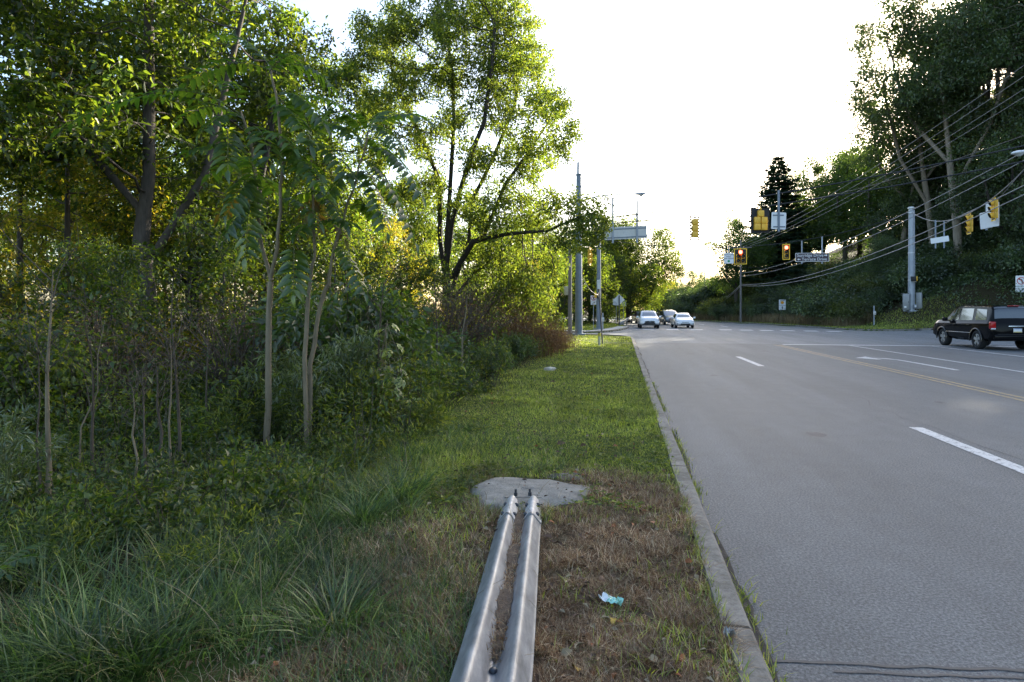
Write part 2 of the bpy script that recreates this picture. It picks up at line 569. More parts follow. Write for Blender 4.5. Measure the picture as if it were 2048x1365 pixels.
def kerbmat():
    m, nt, out = nt_new('kerb_concrete')
    p = nt.nodes.new('ShaderNodeBsdfPrincipled')
    n1 = noise(nt, 2.2, 6, 0.75); n2 = noise(nt, 26, 5, 0.8)
    a = ramp(nt, [(0.3, (0.10, 0.085, 0.066)), (0.48, (0.20, 0.18, 0.15)), (0.7, (0.30, 0.275, 0.235))], n1.outputs[0])
    b = ramp(nt, [(0.3, (0.55,) * 3), (0.5, (1.0,) * 3), (0.7, (1.25,) * 3)], n2.outputs[0])
    c = mixc(nt, 1.0, a.outputs[0], b.outputs[0], 'MULTIPLY')
    tc = nt.nodes.new('ShaderNodeTexCoord'); sx = nt.nodes.new('ShaderNodeSeparateXYZ'); nt.links.new(tc.outputs['Object'], sx.inputs[0])
    mo = nt.nodes.new('ShaderNodeMath'); mo.operation = 'PINGPONG'; mo.inputs[1].default_value = 1.52; nt.links.new(sx.outputs[1], mo.inputs[0])
    lt = nt.nodes.new('ShaderNodeMath'); lt.operation = 'LESS_THAN'; lt.inputs[1].default_value = 0.012; nt.links.new(mo.outputs[0], lt.inputs[0])
    c = mixc(nt, lt.outputs[0], c, (0.03, 0.026, 0.02))
    nt.links.new(c, p.inputs['Base Color']); p.inputs['Roughness'].default_value = 0.92
    bb = nt.nodes.new('ShaderNodeBump'); bb.inputs['Strength'].default_value = 0.6; bb.inputs['Distance'].default_value = 0.01
    nt.links.new(n2.outputs[0], bb.inputs['Height']); nt.links.new(bb.outputs[0], p.inputs['Normal'])
    nt.links.new(p.outputs[0], out.inputs[0])
    return m


KERBM = kerbmat()
CABINET = pmat('cabinet_grey', (0.26, 0.27, 0.27), 0.5, 0.3, var=0.1, scale=4)

# ------------------------------------------------------------------ ground, roads, kerbs
def ground_mat():
    m, nt, out = nt_new('ground_soil')
    p = nt.nodes.new('ShaderNodeBsdfPrincipled')
    aw = nt.nodes.new('ShaderNodeAttribute'); aw.attribute_name = 'wood'
    ad = nt.nodes.new('ShaderNodeAttribute'); ad.attribute_name = 'dry'
    n1 = noise(nt, 1.6, 6, 0.7); n2 = noise(nt, 22, 5, 0.75); n3 = noise(nt, 90, 3, 0.7)
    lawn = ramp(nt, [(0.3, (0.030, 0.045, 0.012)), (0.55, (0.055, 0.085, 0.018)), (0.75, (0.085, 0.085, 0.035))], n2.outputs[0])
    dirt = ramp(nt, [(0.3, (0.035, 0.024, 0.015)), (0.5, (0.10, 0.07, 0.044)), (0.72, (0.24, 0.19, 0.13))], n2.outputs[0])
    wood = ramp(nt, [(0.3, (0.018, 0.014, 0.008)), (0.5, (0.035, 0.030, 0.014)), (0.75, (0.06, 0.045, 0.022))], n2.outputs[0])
    mul = nt.nodes.new('ShaderNodeMath'); mul.operation = 'MULTIPLY_ADD'
    mul.inputs[1].default_value = 0.6; mul.inputs[2].default_value = -0.3
    nt.links.new(n1.outputs[0], mul.inputs[0])
    add = nt.nodes.new('ShaderNodeMath'); add.operation = 'ADD'; add.use_clamp = True
    nt.links.new(mul.outputs[0], add.inputs[0]); nt.links.new(ad.outputs['Fac'], add.inputs[1])
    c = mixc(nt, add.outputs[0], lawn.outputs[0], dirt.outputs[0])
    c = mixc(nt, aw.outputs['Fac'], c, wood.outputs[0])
    nt.links.new(c, p.inputs['Base Color'])
    p.inputs['Roughness'].default_value = 0.95
    p.inputs['Specular IOR Level'].default_value = 0.1
    b = nt.nodes.new('ShaderNodeBump'); b.inputs['Strength'].default_value = 0.9; b.inputs['Distance'].default_value = 0.02
    nt.links.new(n3.outputs[0], b.inputs['Height']); nt.links.new(b.outputs[0], p.inputs['Normal'])
    nt.links.new(p.outputs[0], out.inputs[0])
    return m


def dryness(s, t):
    """dead thatch round the rail end"""
    d = (1 - smooth(5.2, 6.0, t + 0.4 * vnoise(s, t, 2.5, 3))) * smooth(-1.3, -0.35, s + 0.25 * vnoise(s, t, 1.9, 5))
    d2 = 0.75 * (1 - smooth(4.6, 6.3, t)) * smooth(-1.9, -1.2, s + 0.3 * vnoise(s, t, 1.7, 8))
    return np.clip(np.maximum(d, d2), 0, 1)


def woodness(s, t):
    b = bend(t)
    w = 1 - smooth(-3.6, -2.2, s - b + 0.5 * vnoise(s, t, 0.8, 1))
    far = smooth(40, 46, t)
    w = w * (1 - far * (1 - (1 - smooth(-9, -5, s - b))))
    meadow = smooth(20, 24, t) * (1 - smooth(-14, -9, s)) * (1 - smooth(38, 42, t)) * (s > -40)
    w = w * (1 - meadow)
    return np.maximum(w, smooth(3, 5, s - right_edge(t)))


sv = np.unique(np.concatenate([np.linspace(-900, -100, 9), np.linspace(-100, -20, 33), np.linspace(-20, -5, 31), np.linspace(-5, 0.35, 28),
                               [0.35, 0.45, 0.49, 0.52, 0.64], np.linspace(1, 18, 9), np.linspace(18, 30, 37), np.linspace(30, 80, 51), np.linspace(80, 160, 17), np.linspace(160, 1200, 10)]))
tv = np.unique(np.concatenate([np.linspace(-80, -6, 14), np.linspace(-6, 12, 73), np.linspace(12, 33, 43), np.linspace(33, 62, 117), np.linspace(62, 140, 79), np.linspace(140, 400, 27), np.linspace(400, 2500, 9)]))
SS, TT = np.meshgrid(sv, tv)
GX, GY = SS * CA + TT * SA, TT * CA - SS * SA
GZ = ground_z(GX, GY)
ns, ntt = len(sv), len(tv)
ii, jj = np.meshgrid(np.arange(ns - 1), np.arange(ntt - 1))
q = np.stack([jj * ns + ii, jj * ns + ii + 1, (jj + 1) * ns + ii + 1, (jj + 1) * ns + ii], -1).reshape(-1, 4)
me = mesh_np('ground', np.stack([SS, TT, GZ], -1).reshape(-1, 3), q, np.full(len(q), 4), True)
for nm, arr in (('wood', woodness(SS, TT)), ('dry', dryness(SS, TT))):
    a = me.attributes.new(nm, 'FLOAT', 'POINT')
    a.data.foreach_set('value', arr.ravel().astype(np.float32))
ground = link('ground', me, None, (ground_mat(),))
ground.rotation_euler = (0, 0, -ROAD_A)
kind(ground, 'structure')


def asphalt(name, base, tint=(.94, 1.0, 1.035), fine=True):
    m, nt, out = nt_new(name)
    p = nt.nodes.new('ShaderNodeBsdfPrincipled')
    n1 = noise(nt, 0.6, 5, 0.6, stretch=(1.6, 0.16, 1)); n2 = noise(nt, 60, 4, 0.8); n3 = noise(nt, 3.0, 5, 0.65)
    v = nt.nodes.new('ShaderNodeTexVoronoi'); v.inputs['Scale'].default_value = 85
    tc = nt.nodes.new('ShaderNodeTexCoord'); nt.links.new(tc.outputs['Object'], v.inputs[0])
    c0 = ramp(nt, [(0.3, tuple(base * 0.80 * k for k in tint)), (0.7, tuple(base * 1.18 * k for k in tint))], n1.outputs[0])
    c1 = ramp(nt, [(0.38, (0.5,) * 3), (0.5, (0.95,) * 3), (0.61, (1.7, 1.69, 1.67))], n2.outputs[0])
    c2 = ramp(nt, [(0.35, (0.93,) * 3), (0.65, (1.07,) * 3)], n3.outputs[0])
    c3 = ramp(nt, [(0.0, (1.35, 1.33, 1.3)), (0.25, (1.0,) * 3), (1.0, (0.85,) * 3)], v.outputs['Distance'])
    c = mixc(nt, 1.0, c0.outputs[0], c1.outputs[0], 'MULTIPLY')
    c = mixc(nt, 1.0, c, c2.outputs[0], 'MULTIPLY')
    c = mixc(nt, 1.0, c, c3.outputs[0], 'MULTIPLY')
    nt.links.new(c, p.inputs['Base Color'])
    p.inputs['Roughness'].default_value = 0.72
    p.inputs['Specular IOR Level'].default_value = 0.35
    b = nt.nodes.new('ShaderNodeBump'); b.inputs['Strength'].default_value = 0.55; b.inputs['Distance'].default_value = 0.006
    nt.links.new(n2.outputs[0], b.inputs['Height']); nt.links.new(b.outputs[0], p.inputs['Normal'])
    nt.links.new(p.outputs[0], out.inputs[0])
    return m


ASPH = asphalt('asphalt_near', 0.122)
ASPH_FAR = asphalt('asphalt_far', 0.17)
TAR = pmat('tar_seal', (0.055, 0.055, 0.058), 0.7, var=0.35, scale=10)
GUTTER = pmat('gutter_dirt', (0.05, 0.043, 0.035), 0.95, var=0.5, scale=9, bump=0.5, fine=60)


def sheet(name, rows, mat, z=0.0):
    """rows: list of lists of (s, t[, z]) of the same length"""
    n = len(rows[0]); vs = []; fs = []
    for r in rows:
        for p_ in r:
            vs.append((p_[0], p_[1], p_[2] if len(p_) > 2 else z))
    for j in range(len(rows) - 1):
        for i in range(n - 1):
            fs.append((j * n + i, j * n + i + 1, (j + 1) * n + i + 1, (j + 1) * n + i))
    me_ = bpy.data.meshes.new(name); me_.from_pydata(vs, [], fs); me_.update()
    o = link(name, me_, None, (mat,))
    o.rotation_euler = (0, 0, -ROAD_A)
    return kind(o, 'structure')


def road_rows(t0, t1, n):
    rows = []
    for t in np.linspace(t0, t1, n):
        l = KERB_S + float(bend(t)); r = float(right_edge(t))
        rows.append([(l + (r - l) * k / 6, t) for k in range(7)])
    return rows


SEAM = 31.7
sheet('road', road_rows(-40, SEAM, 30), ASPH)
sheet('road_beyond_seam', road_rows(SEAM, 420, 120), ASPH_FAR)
# side streets
me_ = bpy.data.meshes.new('side_street')
poly = NEAR_EDGE + FAR_EDGE
bm = bmesh.new()
f = bm.faces.new([bm.verts.new((p_[0], p_[1], 0.0)) for p_ in poly])
f.normal_update()
if f.normal.z < 0:
    f.normal_flip()
bmesh.ops.triangulate(bm, faces=[f]); bm.to_mesh(me_); bm.free()
o = link('side_street', me_, None, (ASPH_FAR,)); o.rotation_euler = (0, 0, -ROAD_A); kind(o, 'structure')


def interp_t(pts, s):
    pts = sorted(pts)
    return float(np.interp(s, [p_[0] for p_ in pts], [p_[1] for p_ in pts]))


rows = []
for s in [18.4, 18.7, 18.95, 19.3, 19.7, 20.3, 21.2, 22.5, 24, 26, 28, 30, 34, 38, 44, 52, 60]:
    tn = interp_t(RIGHT_NEAR, s); tf = interp_t(RIGHT_FAR, s) if s > 18.6 else 57.5
    rows.append([(s, tn + (tf - tn) * k / 6, float(street_rise(s))) for k in range(7)][::-1])
sheet('side_street_uphill', rows, ASPH_FAR)


def strip(name, path, prof, mat, zf=None, kind_='structure', wob=0.0):
    """sweep a profile [(offset to the left of travel, z)] along an (s,t) path"""
    path = [Vector((p_[0], p_[1])) for p_ in path]
    # resample
    out_ = [path[0]]
    for a, b in zip(path[:-1], path[1:]):
        k = max(1, int((b - a).length / 0.6))
        k = min(k, 60)
        for i in range(1, k + 1):
            out_.append(a.lerp(b, i / k))
    path = out_; n = len(prof); vs = []; fs = []
    rs = random.Random(hash(name) % 1000 if False else len(name))
    for i, p_ in enumerate(path):
        d = (path[min(i + 1, len(path) - 1)] - path[max(i - 1, 0)]).normalized()
        nl = Vector((-d.y, d.x))
        for (o_, z_) in prof:
            q_ = p_ + nl * (o_ + (rs.uniform(-wob, wob) if o_ != 0 else 0))
            base = zf(q_.x, q_.y) if zf else 0.0
            vs.append((q_.x, q_.y, z_ + base + (rs.uniform(-wob, wob) * 0.3 if wob else 0)))
    for i in range(len(path) - 1):
        for k in range(n - 1):
            fs.append((i * n + k, i * n + k + 1, (i + 1) * n + k + 1, (i + 1) * n + k))
    me_ = bpy.data.meshes.new(name); me_.from_pydata(vs, [], fs); me_.update()
    o_ = link(name, me_, None, (mat,)); o_.rotation_euler = (0, 0, -ROAD_A)
    return kind(o_, kind_)


KP = [(-0.006, -0.1), (0.012, 0.115), (0.03, 0.13), (0.15, 0.132), (0.165, -0.05)]
left_near = [(KERB_S, -8.0)] + NEAR_EDGE[:-1]
strip('kerb', left_near, KP, KERBM, wob=0.006)
far_left = FAR_EDGE[1:] + [(KERB_S + float(bend(t)), float(t)) for t in np.arange(61, 140, 3)]
strip('kerb_far_corner', far_left, KP, KERBM, wob=0.006)
strip('pavement', FAR_EDGE[1:] + [(0.63, 60.0)], [(0.17, 0.0), (0.18, 0.139), (1.15, 0.15), (1.17, 0.0)], pmat('pavement_concrete', (0.40, 0.385, 0.355), 0.9, var=0.12, scale=3))
KPR = [(-o_, z_) for o_, z_ in KP]
kr = [(float(right_edge(t)), float(t)) for t in np.arange(130, 59, -3)] + RIGHT_FAR
strip('kerb_right', kr, [(o_, z_) for o_, z_ in KP], KERBM, zf=lambda s, t: float(street_rise(s)) if t < 58 else 0.0)
krn = RIGHT_NEAR + [(18.4, 22.0), (18.4, -30.0)]
strip('kerb_right_near', krn, [(o_, z_) for o_, z_ in KP], KERBM, zf=lambda s, t: float(street_rise(s)) if t > 24 else 0.0)
rs_g = random.Random(21); mb = MB(); prev = None
for k_ in range(0, 420):
    t_ = -8 + k_ * .1; w_ = max(0.0, .035 + .05 * float(vnoise(t_, 1.0, 1.6, 2)) + .02 * float(vnoise(t_, 3.0, 7.0, 5)) + rs_g.uniform(-.01, .01))
    if prev is not None and (w_ > .004 or prev[1] > .004):
        mb.add([(KERB_S + .01, prev[0], .0045), (KERB_S + .012 + prev[1], prev[0], .0045), (KERB_S + .012 + w_, t_, .0045), (KERB_S + .01, t_, .0045)], [(0, 1, 2, 3)])
    prev = (t_, w_)
o = mb.build('gutter', GUTTER); o.rotation_euler = (0, 0, -ROAD_A); kind(o, 'structure')


# ---- markings
def paintmat(name, col, wear, road=0.14):
    m, nt, out = nt_new(name)
    p = nt.nodes.new('ShaderNodeBsdfPrincipled')
    n = noise(nt, 9, 6, 0.8); n2 = noise(nt, 70, 3, 0.8)
    mm = nt.nodes.new('ShaderNodeMath'); mm.operation = 'MULTIPLY_ADD'; mm.inputs[1].default_value = 0.5
    nt.links.new(n2.outputs[0], mm.inputs[0]); nt.links.new(n.outputs[0], mm.inputs[2])
    r = ramp(nt, [(wear - 0.04, (road, road, road * 1.03)), (wear + 0.08, col)], mm.outputs[0])
    nt.links.new(r.outputs[0], p.inputs['Base Color']); p.inputs['Roughness'].default_value = 0.65
    nt.links.new(p.outputs[0], out.inputs[0])
    return m


PW = paintmat('road_paint_white', (0.56, 0.56, 0.55), 0.66)
PWF = paintmat('road_paint_white_far', (0.7, 0.7, 0.69), 0.6)
PY = paintmat('road_paint_yellow', (0.46, 0.31, 0.07), 0.75)
mk_w = MB(); mk_f = MB(); mk_y = MB()


def rect(mb, s0, s1, t0, t1, z=0.005, shear=0.0, n=1):
    for k in range(n):
        a = t0 + (t1 - t0) * k / n; b = t0 + (t1 - t0) * (k + 1) / n
        mb.add([(s0, a, z), (s1, a, z), (s1 + shear * 0, b, z), (s0 + shear * 0, b, z)], [(0, 1, 2, 3)])


def t_of(py, s):
    """distance along the road at which ground row py meets lateral offset s"""
    Y = EYE * F / (py - HZ)
    return (Y + s * SA) / CA


s1_ = 4.07
rect(mk_w, s1_ - 0.09, s1_ + 0.09, t_of(945, s1_) - 1.2, t_of(857, s1_) + 0.05)
rect(mk_w, s1_ - 0.09, s1_ + 0.09, t_of(733, s1_), t_of(714, s1_))
for (so, ww) in ((7.22, 0.055), (7.46, 0.055)):
    rect(mk_y, so - ww, so + ww, -5, 30.9)
rect(mk_w, 10.6 - 0.06, 10.6 + 0.06, -5, 30.95)
rect(mk_w, 14.15 - 0.06, 14.15 + 0.06, -5, 30.95)
rect(mk_w, 7.7, 18.0, 31.0, 31.5)                      # stop line
# left turn arrow
ta, tb = 18.6, 23.0
mk_w.add([(9.06, ta, .005), (9.22, ta, .005), (9.16, tb - 0.9, .005), (9.02, tb - 0.9, .005)], [(0, 1, 2, 3)])
mk_w.add([(9.02, tb - 0.9, .005), (9.16, tb - 0.9, .005), (9.0, tb - 0.2, .005), (8.55, tb - 0.1, .005), (8.55, tb - 0.35, .005), (8.9, tb - 0.5, .005)], [(0, 1, 2, 3), (0, 3, 4, 5)])
mk_w.add([(8.58, tb + 0.5, .005), (8.0, tb - 0.22, .005), (8.58, tb - 0.95, .005)], [(0, 1, 2)])
# far dashes across the junction mouth
for px_, py_ in ((1297, 658.8), (1345, 659.6), (1393, 660), (1451, 660.2), (1493, 660.8), (1533, 661.4), (1575, 662), (1622, 662.6), (1668, 663.2)):
    Y = EYE * F / (py_ - HZ); s, t = to_st(PX(px_, Y), Y)
    rect(mk_f, s - 0.5, s + 0.5, t - 0.6, t + 0.6)
for t0 in np.arange(64, 112, 9.0):
    b = float(bend(t0 + 1.5)); rect(mk_f, 4.07 + b - 0.07, 4.07 + b + 0.07, t0, t0 + 4.5)
    rect(mk_f, 7.4 + b - 0.16, 7.4 + b + 0.10, t0, t0 + 9.0)
    rect(mk_f, 11.0 + b * 1.0 - 0.07, 11.0 + b + 0.07, t0, t0 + 4.5)
for mb_, mt_, nm_ in ((mk_w, PW, 'road_markings_white'), (mk_f, PWF, 'road_markings_white_beyond'), (mk_y, PY, 'road_markings_yellow')):
    o = mb_.build(nm_, mt_); o.rotation_euler = (0, 0, -ROAD_A); kind(o, 'structure')
# sealed cracks and a patch at the near right
mb = MB()
rs = random.Random(3)


def crack(pts, w, z=0.004):
    for (a, b) in zip(pts[:-1], pts[1:]):
        mb.add([(a[0], a[1] - w * rs.uniform(.6, 1.2), z), (b[0], b[1] - w, z), (b[0], b[1] + w, z), (a[0], a[1] + w * rs.uniform(.6, 1.2), z)], [(0, 1, 2, 3)])


crack([(0.68 + 0.1 * k, 3.0 + .011 * k + 0.010 * rs.uniform(-1, 1)) for k in range(30)], 0.010)
crack([(0.95 + 0.1 * k, 2.965 + .011 * k + 0.008 * rs.uniform(-1, 1)) for k in range(28)], 0.008)
mb.add([(1.02, 2.72, .0038), (1.06, 2.90, .0038), (1.6, 2.955, .0038), (2.6, 3.06, .0038), (4.0, 3.2, .0038), (4.0, 2.5, .0038), (1.3, 2.5, .0038)], [tuple(range(6, -1, -1))])
crack([(0.66, 14.2), (2.2, 14.3), (4.0, 14.2), (7.0, 14.35)], 0.006)
for (s0_, t0_, s1_c, t1_c, w_) in ((4.3, 5.0, 4.45, 30.5, .006), (7.9, 3, 7.75, 30, .007), (1.9, 20.5, 4.0, 20.7, .005), (10.4, 8, 10.3, 29, .006), (0.9, 33, 16, 34.0, .012), (2.4, 40, 12, 41, .010), (4.2, 33, 4.3, 52, .012), (12.4, 33, 12.9, 50, .012)):
    k_ = 40; dx, dy = s1_c - s0_, t1_c - t0_; L_ = math.hypot(dx, dy); px_, py_ = -dy / L_, dx / L_
    pts_ = []
    for i in range(k_ + 1):
        o_ = rs.gauss(0, .05); pts_.append((s0_ + dx * i / k_ + px_ * o_, t0_ + dy * i / k_ + py_ * o_))
    for (a, b) in zip(pts_[:-1], pts_[1:]):
        q_ = (px_ * w_, py_ * w_)
        mb.add([(a[0] - q_[0], a[1] - q_[1], .004), (b[0] - q_[0], b[1] - q_[1], .004), (b[0] + q_[0], b[1] + q_[1], .004), (a[0] + q_[0], a[1] + q_[1], .004)], [(0, 1, 2, 3)])
for (s_, t_, r_) in ((2.55, 8.6, .13), (5.6, 12, .1), (2.3, 16, .12), (9.0, 14, .16), (2.6, 24, .15), (5.7, 26, .15), (12.4, 26, .2)):
    n_ = 16; mb.add([(s_ + r_ * math.cos(6.283 * i / n_) * rs.uniform(.55, 1.1), t_ + 1.4 * r_ * math.sin(6.283 * i / n_) * rs.uniform(.55, 1.1), .0035) for i in range(n_)], [tuple(range(n_))])
o = mb.build('tar_seal', TAR); o.rotation_euler = (0, 0, -ROAD_A); kind(o, 'structure')

# ------------------------------------------------------------------ trees
def resample(pts, step):
    pts = [np.array(p_, float) for p_ in pts]
    out_ = [pts[0]]
    for a, b in zip(pts[:-1], pts[1:]):
        k = max(1, int(round(np.linalg.norm(b - a) / step)))
        for i in range(1, k + 1):
            out_.append(a + (b - a) * i / k)
    return out_


def colonize(limbs, attr, step=0.3, di=4.0, dk=0.5, maxit=120, rs=None, up=0.05, jit=0.25):
    """limbs: list of (points, start node or None). Returns positions, parents"""
    pos = []; par = []
    for pts, start in limbs:
        pr = resample(pts, step)
        if start is None:
            pos.append(pr[0]); par.append(-1); last = len(pos) - 1
        else:
            pp = np.array(pos); last = int(np.argmin(((pp - pr[0]) ** 2).sum(1)))
        for p_ in pr[1:]:
            pos.append(p_); par.append(last); last = len(pos) - 1
    attr = np.array(attr, float)
    near = np.full(len(attr), -1); dist = np.full(len(attr), 1e9)

    def upd(idx):
        nonlocal near, dist
        pp = np.array([pos[i] for i in idx])
        for c in range(0, len(pp), 400):
            dd = np.linalg.norm(attr[:, None, :] - pp[None, c:c + 400, :], axis=2)
            k = dd.argmin(1); dm = dd[np.arange(len(attr)), k]
            b = dm < dist
            dist = np.where(b, dm, dist); near = np.where(b, np.array(idx)[c + k], near)
    upd(list(range(len(pos))))
    alive = np.ones(len(attr), bool)
    for it in range(maxit):
        alive &= dist > dk
        act = alive & (dist < di)
        if not act.any():
            break
        ids = near[act]
        pn = np.array([pos[i] for i in ids])
        dv = unit(attr[act] - pn)
        acc = {}
        for i, v in zip(ids, dv):
            acc[i] = acc.get(i, 0) + v
        new = []
        for i, v in acc.items():
            v = v / (np.linalg.norm(v) + 1e-9) + rs.normal(0, jit, 3) + np.array([0, 0, up])
            v = v / (np.linalg.norm(v) + 1e-9)
            pos.append(pos[i] + v * step); par.append(i); new.append(len(pos) - 1)
        upd(new)
    return np.array(pos), np.array(par)


def radii(par, tip, base, power=2.2):
    n = len(par); r = np.zeros(n); acc = np.zeros(n)
    for i in range(n - 1, -1, -1):
        r[i] = max(tip, acc[i] ** (1 / power)) if acc[i] > 0 else tip
        if par[i] >= 0:
            acc[par[i]] += r[i] ** power
    k = base / r[0]
    raw = r.copy()
    # scale thick wood fully, twigs not at all
    w = np.clip((r - tip) / max(1e-6, r[0] - tip), 0, 1) ** 0.5
    return r * (1 + (k - 1) * w), raw


def branch_mesh(name, pos, par, r, rmin=0.0, parent=None, mat=None, flare=0.0):
    n = len(pos)
    kids = [[] for _ in range(n)]
    for i in range(n):
        if par[i] >= 0:
            kids[par[i]].append(i)
    mb = MB()
    done = np.zeros(n, bool)
    starts = [i for i in range(n) if par[i] < 0]
    stack = [(s, None) for s in starts]
    while stack:
        s, p0 = stack.pop()
        chain = [] if p0 is None else [p0]
        cur = s
        while True:
            chain.append(cur)
            ks = kids[cur]
            if not ks:
                break
            big = max(ks, key=lambda k: r[k])
            for k in ks:
                if k != big and r[k] >= rmin:
                    stack.append((k, cur))
            if r[big] < rmin:
                break
            cur = big
        if len(chain) < 2:
            continue
        rr = [r[c] for c in chain]
        if p0 is not None:
            rr[0] = min(rr[0], rr[1] * 1.15)
        elif flare:
            rr[0] *= 1 + flare
            if len(rr) > 2: rr[1] *= 1 + flare * 0.3
        rm = max(rr)
        k = 3 if rm < 0.015 else 4 if rm < 0.035 else 6 if rm < 0.09 else 10
        mb.tube([pos[c] for c in chain], rr, k, cap=False)
    return mb.build(name, mat, parent)


def cluster_attr(rs, clusters, per, flat=1.0):
    out_ = []
    for c in clusters:
        c3, rad = np.array(c[:3]), c[3]
        n = max(2, int(per * rad * rad))
        v = rs.normal(0, 1, (n, 3)); v = unit(v) * (rs.uniform(0, 1, (n, 1)) ** 0.5)
        v[:, 2] *= flat
        out_.append(c3 + v * rad)
    return np.concatenate(out_)


def ellipsoid_clusters(rs, n, c, r, rad=(0.7, 1.3), inner=0.35):
    v = unit(rs.normal(0, 1, (n, 3))) * (rs.uniform(inner ** 2, 1, (n, 1)) ** 0.5)
    pts = np.array(c) + v * np.array(r)
    return [(p_[0], p_[1], p_[2], rs.uniform(*rad)) for p_ in pts]


def leaves_on(rs, pos, par, raw, thr, per, spread, L, W, droop=0.35, keep=1.0):
    idx = np.where(raw <= thr)[0]
    if keep < 1:
        idx = idx[rs.uniform(0, 1, len(idx)) < keep]
    idx = np.repeat(idx, per)
    n = len(idx)
    pp = pos[idx]; pa = pos[np.maximum(par[idx], 0)]
    tw = unit(pp - pa + 1e-6)
    p_ = pp + (pa - pp) * rs.uniform(0, 1, (n, 1)) + rs.normal(0, 1, (n, 3)) * spread
    d = unit(rs.normal(0, 0.7, (n, 3)) + tw * 0.6 + np.array([0, 0, -droop]))
    nr = unit(rs.normal(0, 0.55, (n, 3)) + np.array([0, 0, 1.0]))
    s = rs.uniform(0.7, 1.25, n)
    return leaf_arrays(p_, d, nr, L * s, W * s, fold=0.22)


def make_tree(name, label, cat, limbs, attr, rs, leaf, bark, base_r, step=0.35, dk=0.55, thr=0.012, per=5, spread=0.16,
              L=0.13, W=0.07, tip=0.005, di=5.0, rmin=0.0, up=0.05, jit=0.25, group=None, droop=0.35, flare=0.3, crown='crown', keep=1.0):
    root = thing(name, label, cat, group=group)
    pos, par = colonize(limbs, attr, step, di, dk, rs=rs, up=up, jit=jit)
    r, raw = radii(par, tip, base_r)
    print('TREE', name, len(attr), len(pos), int((raw <= thr).sum()))
    branch_mesh('trunk', pos, par, r, rmin, root, bark, flare)
    leaf_obj(crown, [leaves_on(rs, pos, par, raw, thr, per, spread, L, W, droop, keep)], leaf, root)
    return root


RS = np.random.RandomState(11)

# ---- the tall broadleaf tree in the middle
YM = 26.0


def pm(px, py, dy=0.0):
    p_ = P(px, py, YM + dy)
    return np.array([p_.x, p_.y, p_.z])


b0 = pm(893, 690); b0[2] = gz(b0[0], b0[1]) - 0.15
limbs = [([b0, pm(896, 620), pm(892, 565), pm(893, 484), pm(900, 382), pm(908, 246), pm(905, 140)], None),
         ([pm(896, 600), pm(880, 480, 0.5), pm(880, 365, 1), pm(849, 286, 1.5), pm(800, 190, 2.2), pm(775, 110, 2.6)], 1),
         ([pm(893, 540), pm(905, 440, -.6), pm(920, 382, -1), pm(946, 299, -1.4), pm(968, 246, -1.6), pm(985, 120, -1.5), pm(990, 50, -1.4)], 1),
         ([pm(900, 590), pm(938, 480, 1), pm(945, 400, 1.4), pm(985, 320, 1.8), pm(1030, 210, 2.1), pm(1040, 110, 2.3)], 1),
         ([pm(900, 560), pm(946, 484, -1), pm(1016, 468, -2), pm(1096, 462, -2.8), pm(1144, 440, -3.2), pm(1190, 425, -3.4)], 1),
         ([pm(965, 480, -1), pm(1010, 370, -1), pm(1060, 300, -.7), pm(1100, 240, -.4)], 1),
         ([pm(905, 600), pm(950, 545, .8), pm(985, 520, 1.2), pm(1030, 545, 1.6), pm(1070, 585, 2)], 1),
         ([pm(890, 610), pm(860, 530, -1), pm(835, 470, -1.6), pm(800, 430, -2.2)], 1)]
clp = [(760, 80, 55), (735, 120, 35), (800, 45, 50), (880, 50, 55), (960, 30, 60), (1035, 50, 60), (1060, 130, 60), (985, 135, 60), (890, 150, 60), (810, 160, 55),
       (750, 220, 45), (830, 280, 50), (900, 240, 45), (1000, 220, 55), (1085, 200, 45), (1125, 255, 36), (1040, 300, 50), (960, 320, 40), (860, 370, 36),
       (800, 390, 40), (1095, 300, 36), (1020, 380, 30), (1120, 210, 25), (760, 320, 35), (1060, 340, 30), (1135, 285, 22), (700, 150, 35), (720, 60, 30),
       (1000, 435, 45), (1070, 420, 40), (1140, 425, 40), (1195, 415, 28), (1180, 450, 32), (1120, 480, 28), (945, 420, 40), (1010, 520, 45),
       (1060, 560, 45), (1000, 590, 45), (1080, 600, 40), (945, 610, 45), (1050, 470, 36), (1100, 530, 36), (960, 500, 30), (840, 470, 35), (880, 20, 40), (1010, -20, 50), (930, -40, 50),
       (1210, 440, 20), (1150, 455, 34), (1180, 415, 30), (1110, 410, 30), (1160, 480, 30), (1195, 465, 24), (1090, 620, 30), (1030, 630, 36)]
cl = []
for (px_, py_, rr_) in clp:
    for k in range(4):
        dy = RS.uniform(-2.6, 2.6) if px_ < 1110 else RS.uniform(-4, -2.4)
        q_ = pm(px_ + RS.normal(0, 8), py_ + RS.normal(0, 8), dy)
        cl.append((q_[0], q_[1], q_[2], rr_ * YM / F * RS.uniform(0.75, 1.0)))
make_tree('broadleaf_tree', 'tall sunlit broadleaf tree with fanning dark limbs, standing left of the grass verge', 'tree', limbs,
          cluster_attr(RS, cl, 85), RS, LEAF_MAPLE, BARK_DARK, 0.26, step=0.22, dk=0.26, per=22, keep=.75, spread=0.12, L=0.14, W=0.066, thr=0.0105, tip=0.005, di=3.0, flare=0.25)


